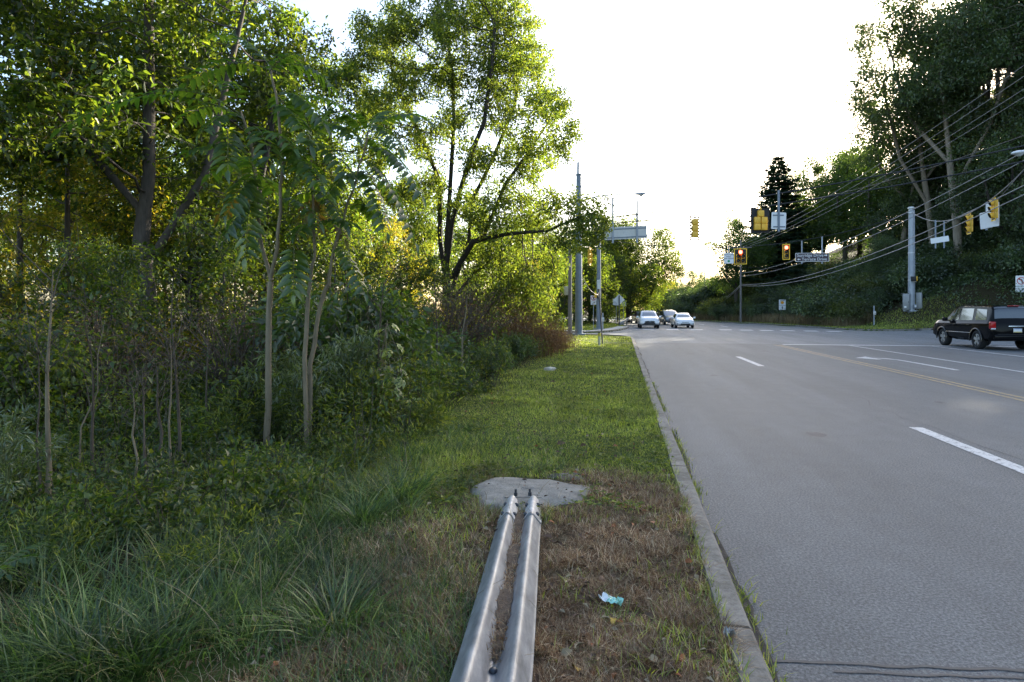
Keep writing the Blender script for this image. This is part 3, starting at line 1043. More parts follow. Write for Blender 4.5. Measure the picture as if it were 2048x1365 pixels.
# ---- generic trees, each built once and copied
def generic(name, seed, H, trunk_h, R, base_r, leaf, bark, ncl, per_att, cat='tree', lean=(0, 0), low=None, fork=False, **kw):
    rs = np.random.RandomState(seed)
    lx, ly = lean
    limbs = [([(0, 0, -0.4), (lx * .1, ly * .1, trunk_h * .35), (lx * .35 + rs.normal(0, .1), ly * .35, trunk_h * .7), (lx * .6, ly * .6, trunk_h), (lx, ly, trunk_h + (H - trunk_h) * .55)], None)]
    if fork:
        limbs.append(([(lx * .3, ly * .3, trunk_h * .6), (lx * .3 - R * .35, ly * .3 + R * .2, trunk_h * 1.0), (lx * .3 - R * .6, ly * .3 + R * .3, trunk_h + (H - trunk_h) * .45)], 1))
        limbs.append(([(lx * .5, ly * .5, trunk_h * .8), (lx * .5 + R * .4, ly * .5 - R * .2, trunk_h * 1.15), (lx * .5 + R * .6, ly * .5 - R * .2, trunk_h + (H - trunk_h) * .5)], 1))
    lo = trunk_h * 0.85 if low is None else low
    cl_ = ellipsoid_clusters(rs, ncl, (lx, ly, (lo + H) / 2), (R, R, (H - lo) / 2), rad=(R * .17, R * .34))
    att = cluster_attr(rs, cl_, per_att * 2.2 / (R * .25) ** 2)
    return make_tree(name, 'tree', cat, limbs, att, rs, leaf, bark, base_r, **kw)


KINDS = {}
KINDS['wood_a'] = generic('woodland_tree', 1, 14, 5.0, 3.6, 0.20, LEAF_WOOD, BARK, 34, 40, low=3.6, fork=True, step=.38, dk=.3, per=24, keep=.5, spread=.16, L=.18, W=.085, thr=.0105, di=4)
KINDS['wood_b'] = generic('woodland_tree', 2, 11, 3.0, 3.4, 0.20, LEAF_WOOD, BARK_DARK, 33, 40, low=1.6, fork=True, step=.36, dk=.3, per=25, keep=.5, spread=.16, L=.175, W=.085, thr=.0105, di=4)
KINDS['wood_c'] = generic('yellow_green_tree', 3, 9.0, 2.0, 3.0, 0.13, LEAF_YELLOW, BARK, 36, 36, low=1.0, fork=True, step=.34, dk=.3, per=26, keep=.6, spread=.15, L=.13, W=.065, thr=.0105, di=4)
KINDS['under'] = generic('understory_tree', 4, 5.5, 1.2, 2.3, 0.06, LEAF_WOOD, BARK, 30, 34, low=.5, fork=True, step=.26, dk=.25, per=18, keep=.6, spread=.13, L=.14, W=.07, thr=.008, di=3)
KINDS['hill_t'] = generic('hillside_tree', 5, 22, 10.5, 5.6, 0.26, LEAF_HILL, BARK_PALE, 46, 44, low=10.0, lean=(1.2, .3), fork=True, step=.5, dk=.45, per=24, keep=.62, spread=.28, L=.24, W=.10, thr=.0115, di=5, jit=.3)
KINDS['hill_u'] = generic('hillside_tree', 6, 21, 9, 5.8, 0.25, LEAF_HILL, BARK_PALE, 44, 44, low=8.5, lean=(-1.8, .8), fork=True, step=.5, dk=.45, per=24, keep=.62, spread=.28, L=.24, W=.10, thr=.0115, di=5, jit=.3)
KINDS['hill_m'] = generic('hillside_tree', 7, 12, 3.5, 4.0, 0.22, LEAF_HILL2, BARK, 46, 44, low=2.2, fork=True, step=.45, dk=.4, per=16, spread=.26, L=.21, W=.10, thr=.0115, di=5)
KINDS['hill_d'] = generic('hillside_tree', 8, 11, 3.0, 4.2, 0.22, LEAF_HILL, BARK_DARK, 46, 44, low=1.2, fork=True, step=.45, dk=.4, per=16, spread=.26, L=.21, W=.10, thr=.0115, di=5)
KINDS['verge_d'] = generic('spreading_tree', 9, 14, 3.5, 7.0, 0.40, LEAF_WOOD, BARK_DARK, 90, 75, low=2.0, fork=True, step=.5, dk=.42, per=14, spread=.24, L=.22, W=.11, thr=.0115, di=6)


def conifer(seed, H, R):
    rs = np.random.RandomState(seed)
    root = thing('fir_tree', 'dark fir', 'tree')
    mb = MB()
    mb.tube([(0, 0, -.5), (0.05, 0, H * .5), (0, 0, H)], [.3, .17, .02], 8, cap=False)
    pp = []; dd = []
    z = H * .10
    while z < H - .2:
        u = (z - H * .10) / (H * .90)
        rad = R * (1 - u) ** 0.80 * rs.uniform(.7, 1.12) + .05
        k = 7 if u < .8 else 5
        a0 = rs.uniform(0, 6.28)
        for i in range(k):
            a = a0 + 6.283 * i / k + rs.uniform(-.25, .25)
            rr = rad * rs.uniform(.75, 1.12)
            dv = np.array([math.cos(a), math.sin(a), 0])
            pts = [np.array([0, 0, z]) + dv * rr * v + np.array([0, 0, -0.28 * rr * v * (1 - .55 * v) + .06 * rr * v * v]) for v in (0, .35, .7, 1)]
            mb.tube(pts, [.045 * (1 - u) + .012, .03, .015, .006], 4, cap=False)
            m = int(80 * rr) + 12
            v = rs.uniform(.12, 1, m)
            base = np.array([np.interp(v, (0, .35, .7, 1), [p_[j] for p_ in pts]) for j in range(3)]).T
            side = np.array([-dv[1], dv[0], 0])
            sg = rs.choice([-1, 1], m)[:, None]
            wid = (rr * .30 * (1.15 - v))[:, None]
            off = side * sg * rs.uniform(0, 1, (m, 1)) * wid
            pp.append(base + off + rs.normal(0, .05, (m, 3)) - np.array([0, 0, 1]) * np.abs(off).sum(1, keepdims=True) * .2)
            dd.append(dv * .8 + side * sg * .8 + rs.normal(0, .25, (m, 3)) + np.array([0, 0, -.35]))
        z += (.42 + .3 * (1 - u)) * H / 17
    mb.build('trunk', BARK_DARK, root)
    pp = np.concatenate(pp); dd = np.concatenate(dd); n = len(pp)
    leaf_obj('crown', [leaf_arrays(pp, dd, np.array([0, 0, 1.0]) + rs.normal(0, .3, (n, 3)), rs.uniform(.25, .5, n), rs.uniform(.07, .13, n), fold=.1)], LEAF_FIR, root)
    return root


KINDS['fir'] = conifer(10, 17, 4.4)


def shrub(name, seed, H, R, leaf, n_stems, per, L, W, bark=TWIG, cat='shrub', top=False, spread=.10, arch=.35):
    """multi-stemmed shrub: arching stems with side twigs and leaves"""
    rs = np.random.RandomState(seed)
    root = thing(name, 'shrub', cat)
    mb = MB(); pp = []; dd = []
    for i in range(n_stems):
        a = rs.uniform(0, 6.283); q_ = rs.uniform(0, 1) ** .6
        h = H * rs.uniform(.65, 1.05) * (1 - .35 * q_ * q_)
        end = np.array([math.cos(a) * R * q_, math.sin(a) * R * q_, h])
        mid = np.array([end[0] * .35, end[1] * .35, h * .62]) + rs.normal(0, .05, 3) * H
        pts = [np.array([end[0] * .08, end[1] * .08, -.08]), mid, end, end + np.array([math.cos(a), math.sin(a), -.4 if arch else .5]) * R * arch * .5]
        mb.tube(pts, [.012 * H ** .5, .009 * H ** .5, .005, .003], 4, cap=False)
        m = per
        v = rs.uniform(.08, 1, m) ** (.6 if top else .8) * 3
        k = np.minimum(2, v.astype(int)); fr = (v - k)[:, None]
        A = np.array(pts)[k]; B = np.array(pts)[k + 1]
        c_ = A + (B - A) * fr
        off = rs.normal(0, 1, (m, 3)) * spread * H ** .4
        pp.append(c_ + off); dd.append(unit(off) + unit(B - A) * .6 + rs.normal(0, .4, (m, 3)) + np.array([0, 0, -.25]))
        for _ in range(4):
            v0 = pts[1] + (pts[2] - pts[1]) * rs.uniform(0, 1); mb.tube([v0, v0 + rs.normal(0, .18, 3) * H ** .5 + np.array([0, 0, .1])], [.005, .002], 3, cap=False)
    pp = np.concatenate(pp); dd = np.concatenate(dd); n = len(pp)
    ok = pp[:, 2] > 0.02
    pp, dd = pp[ok], dd[ok]; n = len(pp)
    s = rs.uniform(.65, 1.25, n)
    mb.build('stems', bark, root)
    leaf_obj('foliage', [leaf_arrays(pp, dd, np.array([0, 0, 1.0]) + rs.normal(0, .5, (n, 3)), L * s, W * s, fold=.2)], leaf, root)
    return root


KINDS['sh_dark'] = shrub('shrub', 21, 1.5, 1.0, LEAF_SHRUB, 34, 110, .10, .05)
KINDS['sh_wood'] = shrub('woodland_shrub', 22, 2.2, 1.3, LEAF_WOOD, 36, 120, .12, .065, spread=.14)
KINDS['sh_yel'] = shrub('woodland_shrub', 23, 1.8, 1.1, LEAF_YELLOW, 30, 90, .11, .06, spread=.14)
KINDS['sh_hill'] = shrub('bank_shrub', 24, 2.6, 2.0, LEAF_BANK, 46, 150, .20, .10, spread=.20)
KINDS['sh_hill2'] = shrub('bank_shrub', 25, 2.2, 2.0, LEAF_BANK2, 46, 150, .18, .09, spread=.20)
KINDS['sh_gold'] = shrub('drooping_weed', 27, 1.5, .55, LEAF_WILLOW, 11, 55, .13, .022, bark=RACHIS, cat='weed', spread=.035, arch=.5)
def weed_clump(seed):
    rs = np.random.RandomState(seed)
    root = thing('dry_weed_clump', 'weed', 'dry weed')
    n = 420
    q_ = rs.normal(0, .38, (n, 2)); h = rs.uniform(.5, 1.25, n) * np.exp(-(q_ ** 2).sum(1) * .6)
    base = np.column_stack([q_, np.full(n, -.03)])
    az = np.arctan2(q_[:, 1], q_[:, 0]) + rs.normal(0, .9, n)
    leaf_obj('stalks', [blade_arrays(base, h, .012, rs.uniform(.05, .45, n), az, 3)], LEAF_RUST, root)
    k = rs.randint(0, n, 2600); u = rs.uniform(.35, 1.02, 2600)
    p_ = np.column_stack([q_[k] + .2 * u[:, None] * np.column_stack([np.cos(az[k]), np.sin(az[k])]) * h[k][:, None], h[k] * u]) + rs.normal(0, .035, (2600, 3))
    leaf_obj('seed_heads', [leaf_arrays(p_, rs.normal(0, 1, (2600, 3)) + [0, 0, .4], np.array([0, 0, 1.]) + rs.normal(0, .6, (2600, 3)), rs.uniform(.03, .075, 2600), rs.uniform(.012, .03, 2600), fold=.2)], LEAF_RUST, root)
    return root


KINDS['sh_rust'] = weed_clump(26)
KINDS['sh_grey'] = shrub('twiggy_bush', 28, 2.0, 1.1, LEAF_RUST, 46, 26, .06, .03, bark=TWIG, cat='bush', spread=.12, arch=.05)
used = set()


def place(kname, px, Y, label, scale=1.0, rz=None, group=None, sx=1.0, name=None):
    src = KINDS[kname]
    loc = on(px, Y)
    a = RS.uniform(0, 6.28) if rz is None else rz
    sc = (scale * sx, scale * sx, scale)
    if kname not in used:
        used.add(kname)
        src.location = loc; src.rotation_euler = (0, 0, a); src.scale = sc
        src['label'] = label
        if group: src['group'] = group
        r = src
    else:
        r = copy_tree(src, loc, a, sc, label, group)
    if name:
        r.name = name
    return r


# left woods: (kind, px, Y, scale, label)
for kname, px_, Y, sc, lab in [
    ('wood_a', 298, 14.0, 1.0, 'slim woodland tree whose grey trunk stands behind the drooping fronds at left'),
    ('wood_a', -260, 11.5, .95, 'woodland tree reaching in from the left edge above the yellow gap'),
    ('wood_b', 392, 19.0, 1.35, 'thick dark forked trunk rising behind the tree of heaven saplings'),
    ('wood_a', 530, 23.0, 1.1, 'tall woodland tree behind the crossing fronds of the saplings'),
    ('wood_a', 660, 29.0, 1.12, 'woodland tree just left of the tall sunlit broadleaf tree'),
    ('wood_a', 120, 30.0, 1.15, 'tall tree far back in the left wood with sky between its limbs'),
    ('wood_b', 590, 31.0, 1.2, 'bushy tree deep in the wood left of the sunlit broadleaf tree'),
    ('wood_b', 250, 27.0, 1.2, 'broad dark tree deep in the wood behind the slim grey trunk'),
    ('wood_a', 400, 36.0, 1.2, 'tall tree at the far back of the wood above the dark forked trunk'),
    ('wood_c', 135, 15.0, .95, 'yellow green sunlit tree glowing in the gap at far left'),  # its sunlit glow is put into the yellow leaf colour
    ('wood_c', 40, 19.0, 1.1, 'yellowing tree behind the gap at the left edge'),
    ('wood_c', 770, 36.0, 1.0, 'yellowing tree low behind the foot of the sunlit broadleaf tree'),
    ('wood_b', 830, 44.0, 1.15, 'dark tree standing back behind the sunlit broadleaf tree'),
    ('wood_b', 960, 52.0, 1.1, 'dark tree left of the wooden pole and behind the big limb'),
    ('wood_b', 1085, 58.0, 1.0, 'dark tree close behind the wooden pole and thick grey pole'),
    ('wood_c', 1050, 38.0, .55, 'low pale green tree beside the wooden pole'),
    ('under', 470, 13.0, .75, 'small leafy understory tree behind the sapling stems'),
    ('under', 200, 11.0, .6, 'small understory tree behind the bare stems at left'),
    ('under', 690, 16.0, .8, 'small leafy tree between saplings and brown weeds'),
    ('under', 330, 17.0, 1.0, 'understory tree in front of the dark forked trunk'),
    ('under', 600, 20.0, 1.0, 'understory tree deep behind the pale sapling stems'),
    ('under', 820, 22.0, .75, 'low leafy tree left of the sunlit broadleaf trunk'),
    ('under', 1010, 27.5, .75, 'bright low tree right of the sunlit broadleaf trunk'),
    ('under', 940, 30.0, .7, 'low tree behind the brown weed clumps'),
]:
    place(kname, px_, Y, lab, sc, group=None)

for k, (px_, Y, sc, kn) in enumerate([(-150, 48, 1.2, 'wood_b'), (20, 52, 1.2, 'wood_c'), (130, 50, 1.2, 'wood_b'), (230, 56, 1.3, 'wood_c'), (330, 52, 1.2, 'wood_b'), (440, 58, 1.3, 'wood_c'), (540, 54, 1.2, 'wood_b'),
                                   (640, 60, 1.3, 'wood_c'), (730, 58, 1.2, 'wood_b'), (800, 64, 1.3, 'wood_c'), (890, 66, 1.3, 'wood_b'), (985, 72, 1.3, 'wood_c'), (1045, 80, 1.4, 'wood_b')]):
    place(kn, px_, Y, 'bushy tree in the row closing the clearing far behind the left wood', sc, group='trees closing the clearing behind the left wood')
# far left of the junction
for k, (px_, Y, sc) in enumerate([(1100, 62, 1.5), (1128, 68, 1.7), (1165, 72, 1.7), (1190, 68, 1.5), (1215, 76, 1.7), (1235, 90, 1.9), (1255, 100, 1.6), (1150, 84, 2.0), (1205, 92, 2.2)]):
    place('under', px_, Y, 'dark leafy small tree in the thicket behind the signs across the side street', sc, group='thicket behind the signs across the side street')
place('wood_b', 1150, 95.0, 'dark tree far back between the thick and slim left poles', 1.5)
place('wood_b', 1210, 105.0, 'dark tree far back right of the slim left pole', 1.5)
place('wood_b', 1245, 125.0, 'dark tree far behind the diamond sign', 1.4)
place('verge_d', 1258, 84.0, 'broad dark tree overhanging the road beyond the diamond sign', 1.05)
place('wood_b', 1180, 76.0, 'dark tree behind the far signal pole at left', 1.15)
place('wood_b', 1110, 70.0, 'dark tree behind the thick grey pole across the side street', 1.2)
for px_, Y, sc, kname, lab in [(1285, 130, .9, 'wood_c', 'yellow green tree low beside the far road left of the white cars'),
                         (1312, 150, 1.0, 'wood_c', 'yellow green tree above the roof of the white crossover'),
                         (1340, 170, 1.0, 'wood_c', 'yellowing tree farthest down the road between the white cars'),
                         (1262, 118, .7, 'wood_c', 'low yellow green tree under the broad dark tree'),
                         (1376, 190, 1.35, 'hill_d', 'hazy blue green tree above the white sedan'),
                         (1402, 215, 1.2, 'hill_d', 'hazy distant tree right of the blue green one'),
                         (1350, 260, 1.3, 'hill_d', 'faint tree farthest away above the cars'),
                         (1425, 240, 1.2, 'hill_m', 'pale distant tree behind the far thin poles'),
                         (1320, 240, 1.1, 'hill_m', 'pale distant tree left of the hazy blue green one')]:
    place(kname, px_, Y, lab, sc)

# right hillside
for kname, px_, Y, sc, rz, lab in [
    ('hill_t', 1918, 60, 1.38, 2.6, 'tall tree with a pale crooked trunk just right of the steel signal pole'),
    ('hill_u', 1868, 67, 1.4, .6, 'pale leaning trunk behind the steel signal pole'),
    ('hill_t', 1968, 66, 1.35, 4.1, 'pale straight trunk right of the crooked one on the bank'),
    ('hill_u', 2030, 58, 1.4, 2.2, 'tall hillside tree under the sun at the right edge'),
    ('hill_t', 2120, 54, 1.35, 1.0, 'tall hillside tree just beyond the right edge'),
    ('hill_u', 1800, 72, 1.2, 3.3, 'hillside tree with two dark trunks left of the steel signal pole'),
    ('hill_u', 2200, 66, 1.2, 5.0, 'tall hillside tree high on the bank beyond the right edge'),
    ('hill_t', 2010, 78, 1.1, 5.3, 'tall hillside tree high behind the sun gap'),
    ('hill_u', 1935, 84, 1.3, 1.4, 'tall tree high on the bank behind the crooked trunk'),
    ('hill_t', 2110, 74, 1.1, .3, 'tall tree on the crest of the bank at the right'),
    ('hill_m', 1752, 80, 1.5, None, 'green hillside tree left of the two dark trunks'),
    ('hill_m', 1690, 88, 1.58, None, 'green hillside tree above the street name sign'),
    ('hill_m', 1645, 97, 1.5, None, 'pale green tree right of the dark fir'),
    ('hill_d', 1845, 82, .9, None, 'dark hillside tree filling in behind the steel signal pole'),
    ('hill_d', 1720, 96, 1.65, None, 'dark hillside tree behind the green ones on the bank'),
    ('hill_d', 1605, 104, 1.05, None, 'dark tree at the foot of the fir'),
    ('hill_d', 1530, 98, .95, None, 'dark tree left below the fir'),
    ('hill_m', 1472, 92, 1.25, None, 'grey green tree leaning out over the road left of the fir'),
    ('hill_d', 1930, 70, .75, None, 'dark low tree between the pale trunks'),
    ('hill_d', 2030, 68, .8, None, 'dark low tree behind the black car on the bank'),
    ('hill_d', 1780, 66, .6, None, 'dark low tree behind the steel signal pole foot'),
    ('hill_d', 1950, 64, .85, None, 'dark bushy tree behind the side facing signals'),
    ('hill_d', 1990, 69, .95, None, 'dark bushy tree behind the signal nearest the right edge'),
    ('hill_d', 1900, 72, .8, None, 'dark bushy tree between steel pole and pale trunks'),
    ('hill_d', 2045, 62, .9, None, 'dark bushy tree above the no turn sign'),  # added blocker, stops a sun spot reaching the road
    ('hill_m', 1975, 82, 1.1, None, 'green bushy tree higher up behind the pale trunks'),
    ('hill_d', 1880, 70, 1.2, None, 'tall dark bushy tree under the crown of the leaning pale trunk'),
    ('hill_d', 1912, 77, 1.25, None, 'dark tree directly behind the crooked pale trunk'),
    ('hill_d', 1858, 79, 1.2, None, 'dark tree seen just right of the top of the steel signal pole'),
    ('hill_d', 1830, 72, 1.0, None, 'dark tree behind the top of the steel signal pole'),
    ('hill_d', 2025, 56, 1.3, None, 'broad dark tree low on the bank behind the white sign panels'),  # added to keep a sun patch off the road
    ('hill_m', 1560, 125, 1.0, None, 'green tree behind the fir'),
    ('hill_m', 1610, 120, 1.15, None, 'sunlit green tree behind the fir to its right'),
    ('hill_d', 1880, 92, 1.2, None, 'dark tree on the skyline of the bank'),
]:
    place(kname, px_, Y, lab, sc, rz)
for k, (px_, Y, sc_) in enumerate([(1950, 93, 1.5), (1990, 97, 1.55), (2030, 92, 1.5), (2010, 104, 1.6), (1975, 108, 1.6)]):  # added behind the cut crown gap to keep sun off the road
    place('hill_t' if k % 2 else 'hill_u', px_, Y, 'tall tree added on the crest far behind the pale trunks to block the sun', sc_, group='added sun blocking trees on the crest of the right bank')
place('fir', 1557, 96.0, 'dark pointed fir standing above the signals', 1.28, sx=1.55)
# trees beyond the right edge that shade the road
for k, (px_, Y, kname) in enumerate([(2300, 52, 'hill_t'), (2420, 60, 'hill_u'), (2330, 74, 'hill_t'), (2600, 50, 'hill_u'), (2800, 44, 'hill_t'), (2150, 58, 'hill_d'), (2250, 60, 'hill_d'), (2350, 56, 'hill_d'), (2200, 70, 'hill_m'), (2080, 64, 'hill_d'), (2480, 50, 'hill_d')]):
    place(kname, px_, Y, 'tall bank tree standing past the right edge of the view', 1.12, group='trees past the right edge')
GB = 'shrubs massed on the right bank'
rsb = np.random.RandomState(77)
k = 0
for t in np.arange(58, 126, 3.6):
    for dr in (3.0, 6.5, 10.5, 15.0):
        s = float(right_edge(t)) + dr + rsb.uniform(-1, 1)
        tt = t + rsb.uniform(-1.5, 1.5)
        p_ = ST(s, tt)
        if p_.x / p_.y > 0.86 or p_.y < 40 or (tt < 64.5 and 21.5 < s < 31): continue
        kn = 'sh_hill' if rsb.uniform() < .6 else 'sh_hill2'
        o = place(kn, 1024 + p_.x / p_.y * F, p_.y, 'dense dark green shrub in the mass covering the right bank', rsb.uniform(.55, 1.45), group=GB)
for s, t in [(25, 66), (28, 64.5), (33, 63.5), (37, 62.5), (41, 62), (28, 68), (32, 67), (36, 66), (40, 65), (45, 64), (22.8, 67), (31, 71), (35, 70), (39, 69), (44, 68), (48, 64), (30, 66), (34.5, 65), (43, 63), (33.5, 58), (37, 57), (41, 56.5), (46, 56), (39, 59.5), (44, 59.5), (50, 58)]:
    p_ = ST(s, t)
    place('sh_hill' if (int(s * 2) % 3) else 'sh_hill2', 1024 + p_.x / p_.y * F, p_.y, 'dense dark green shrub in the mass covering the right bank', rsb.uniform(.5, 1.05), group=GB)

# left shrubs and weeds along the verge
for kname, px_, Y, sc, lab in [
    ('sh_dark', 985, 14.5, .5, 'dark green leafy bush spilling onto the grass verge'),
    ('sh_dark', 1030, 17.5, .60, 'dark green bush beside the verge just behind the nearer one'),
    ('sh_dark', 905, 11.5, .42, 'low dark bush left of the verge behind the bright sapling'),
    ('sh_dark', 870, 14.0, .8, 'dark bush at the back left of the verge'),
    ('sh_dark', 700, 9.5, 1.35, 'vine covered dark bush beside the pale sapling stems'),
    ('sh_wood', 780, 15.0, .9, 'leafy shrub between vine bush and brown weeds'),
    ('sh_wood', 560, 11.0, .8, 'leafy shrub behind the forked sapling'),
    ('sh_wood', 60, 7.8, .7, 'shaded shrub behind the first bare stem'),
    ('sh_yel', 340, 13.0, .9, 'yellow green shrub in a spot of light behind the bare stems'),
    ('sh_yel', 860, 18.0, 1.1, 'pale yellow green shrub below the sunlit broadleaf tree'),
    ('sh_yel', 90, 12.0, 1.1, 'yellow green shrub at the left below the gap'),
    ('sh_wood', 140, 13.0, 1.0, 'dark shrub deep behind the left bare stems'),
    ('sh_wood', 650, 13.0, 1.0, 'dark shrub behind the vine covered bush'),
    ('sh_rust', 1120, 25.0, .85, 'rust brown dry weed clump nearest the wooden pole'),
    ('sh_rust', 1085, 23.0, 1.2, 'rust brown dry weed clump at the verge edge'),
    ('sh_rust', 1045, 21.0, 1.6, 'tall brown dry weed clump with dark seed heads'),
    ('sh_rust', 1000, 20.0, 1.7, 'brown dry weed clump behind the dark bushes'),
    ('sh_rust', 1065, 28.0, 1.6, 'brown dry weed clump farther back by the pale low tree'),
    ('sh_grey', 945, 18.0, 1.3, 'grey twiggy bush with few leaves beside the brown weeds'),
    ('sh_grey', 900, 16.0, 1.2, 'grey twiggy bush left of the brown weeds'),
    ('sh_grey', 470, 9.5, 1.0, 'grey twiggy bush in the shade beneath the fronds'),
    ('sh_grey', 200, 8.5, .9, 'grey twiggy bush among the left bare stems'),
    ('sh_gold', 735, 8.6, .95, 'drooping weed with narrow silvery leaves beside the vine bush'),
    ('sh_gold', 700, 8.0, .9, 'drooping narrow leaved weed leaning over the dark bush'),
    ('sh_gold', 590, 7.4, .7, 'upright narrow leaved weed at the foot of the saplings'),
    ('sh_gold', 570, 8.0, .8, 'narrow leaved weed left of the double sapling stem'),
    ('sh_gold', 12, 4.6, .55, 'seeding green weed at the lower left edge'),
    ('sh_gold', 20, 5.2, .6, 'tall seeding weed behind the lower left one'),
]:
    place(kname, px_, Y, lab, sc)

# leaves cut from the crowns; the bright sky patch stands in for the sun
gap_dir = np.array([(1995 - 1024) / F, 1.0, (HZ - 165) / F]); gap_dir /= np.linalg.norm(gap_dir)
rsg = np.random.RandomState(91)
for o in list(COL.objects):
    if not o.name.startswith('crown') or o.parent is None: continue
    L_ = o.parent.location
    if L_.y < 40 or L_.x < 20: continue
    sc_ = np.array(o.parent.scale); a_ = o.parent.rotation_euler.z
    me_ = o.data; n_ = len(me_.vertices)
    co = np.empty(n_ * 3, np.float32); me_.vertices.foreach_get('co', co); co = co.reshape(-1, 3)
    w_ = co * sc_
    w_ = np.column_stack([w_[:, 0] * math.cos(a_) - w_[:, 1] * math.sin(a_), w_[:, 0] * math.sin(a_) + w_[:, 1] * math.cos(a_), w_[:, 2]]) + np.array(L_)
    c_ = w_.reshape(-1, 4, 3).mean(1) - np.array([0, 0, EYE])
    u_ = unit(c_)
    ang = np.degrees(np.arccos(np.clip(u_ @ gap_dir, -1, 1)))
    lim = 0.95 + .30 * np.sin(u_[:, 0] * 160 + 2 * np.sin(u_[:, 2] * 210)) + .15 * rsg.normal(0, 1, len(ang))
    cut = ang < lim
    if not cut.any(): continue
    kp = np.repeat(~cut, 4); V_ = co[kp]; m_ = len(V_) // 4
    b_ = (np.arange(m_) * 4)[:, None]
    F_ = np.concatenate([b_ + np.array([[0, 1, 2]]), b_ + np.array([[0, 2, 3]])], 1).reshape(-1)
    nm = mesh_np('crown', V_, F_, np.full(m_ * 2, 3)); nm.materials.append(me_.materials[0])
    o.data = nm

# ------------------------------------------------------------------ trees of heaven: three saplings near the camera
def frond(mb, acc, a, b, sag, pairs, ll, rs, w=0.33):
    a = Vector(a); b = Vector(b); L = (b - a).length
    up = Vector((0, 0, 1))
    pts = []
    for k in range(9):
        u = k / 8
        p_ = a.lerp(b, u) + up * (sag * L * (4 * u * (1 - u)) * 0.5)
        pts.append(p_)
    mb.tube(pts, [0.006 - 0.0045 * k / 8 for k in range(9)], 4, cap=False)
    P_, D_, N_, LL = [], [], [], []
    ax = (b - a).normalized()
    side = ax.cross(up)
    if side.length < .15:
        side = Vector((rs.uniform(-1, 1), rs.uniform(-1, 1), 0)).normalized()
    side.normalize()
    roll = rs.uniform(-.35, .35)
    for i in range(pairs * 2 + 1):
        u = 0.16 + 0.82 * (i // 2) / pairs + rs.uniform(-.008, .008)
        u = min(u, 1.0)
        x = u * 8; k = min(7, int(x)); p_ = pts[k].lerp(pts[k + 1], x - k)
        tan = (pts[k + 1] - pts[k]).normalized()
        nrm = side.cross(tan).normalized()
        sg = 1 if i % 2 == 0 else -1
        if i == pairs * 2:
            d = tan
        else:
            d = side * sg * (1.1 - .25 * u) + tan * (.25 + .4 * u) - nrm * (.12 + roll * .6 * sg) + Vector(rs.normal(0, .1, 3))
        P_.append(p_); D_.append(d); N_.append(nrm + side * sg * .35)
        LL.append(1.3 * ll * (0.62 + 1.1 * u * (1.25 - u)) * rs.uniform(.85, 1.12))
    LL = np.array(LL)
    acc.append(leaf_arrays(np.array(P_), np.array(D_), np.array(N_), LL, LL * w, fold=.16, big=True, curl=.2))


def ail(name, label, Y, stems, fronds, auto=0, seed=0):
    rs = np.random.RandomState(seed)
    root = thing(name, label, 'sapling')
    mb = MB(); rc = MB(); acc = []
    for pts, r0, r1 in stems:
        pp = [P(x, y, Y + dy) for (x, y, dy) in pts]
        if pts[0][1] > 850:
            pp[0].z = gz(pp[0].x, pp[0].y) - .1
        # smooth
        pr = []
        for a, b, c_ in zip(pp[:-1], pp[1:], pp[2:] + [pp[-1] * 2 - pp[-2]]):
            pr += [a, a.lerp(b, .33), a.lerp(b, .67)]
        pr.append(pp[-1])
        pr = [p_ + Vector(rs.normal(0, .008, 3)) for p_ in pr]
        n = len(pr)
        mb.tube(pr, [r0 + (r1 - r0) * (i / (n - 1)) for i in range(n)], 8, cap=False)
    for (x0, y0, d0, x1, y1, d1, sag, pairs, ll) in fronds:
        frond(rc, acc, P(x0, y0, Y + d0), P(x1, y1, Y + d1), sag, pairs, ll, rs)
    # further fronds spiralling off the upper stems
    for pts, r0, r1 in stems:
        if pts[0][1] > 850: continue
        n = len(pts)
        for k in range(auto):
            u = rs.uniform(.35, 1.0) * (n - 1); i = min(n - 2, int(u)); f = u - i
            x = pts[i][0] + (pts[i + 1][0] - pts[i][0]) * f; y = pts[i][1] + (pts[i + 1][1] - pts[i][1]) * f; dy = pts[i][2] + (pts[i + 1][2] - pts[i][2]) * f
            a = P(x, y, Y + dy)
            an = rs.uniform(0, 6.283); L = rs.uniform(.55, .95)
            b = a + Vector((math.cos(an) * L, math.sin(an) * L, L * rs.uniform(-.3, .2)))
            frond(rc, acc, a, b, rs.uniform(.12, .4), int(rs.uniform(9, 13)), rs.uniform(.12, .16), rs)
    mb.build('trunk', BARK_SAP, root)
    rc.build('leaf_stalks', RACHIS, root)
    leaf_obj('leaflets', acc, LEAF_AIL, root)
    return root


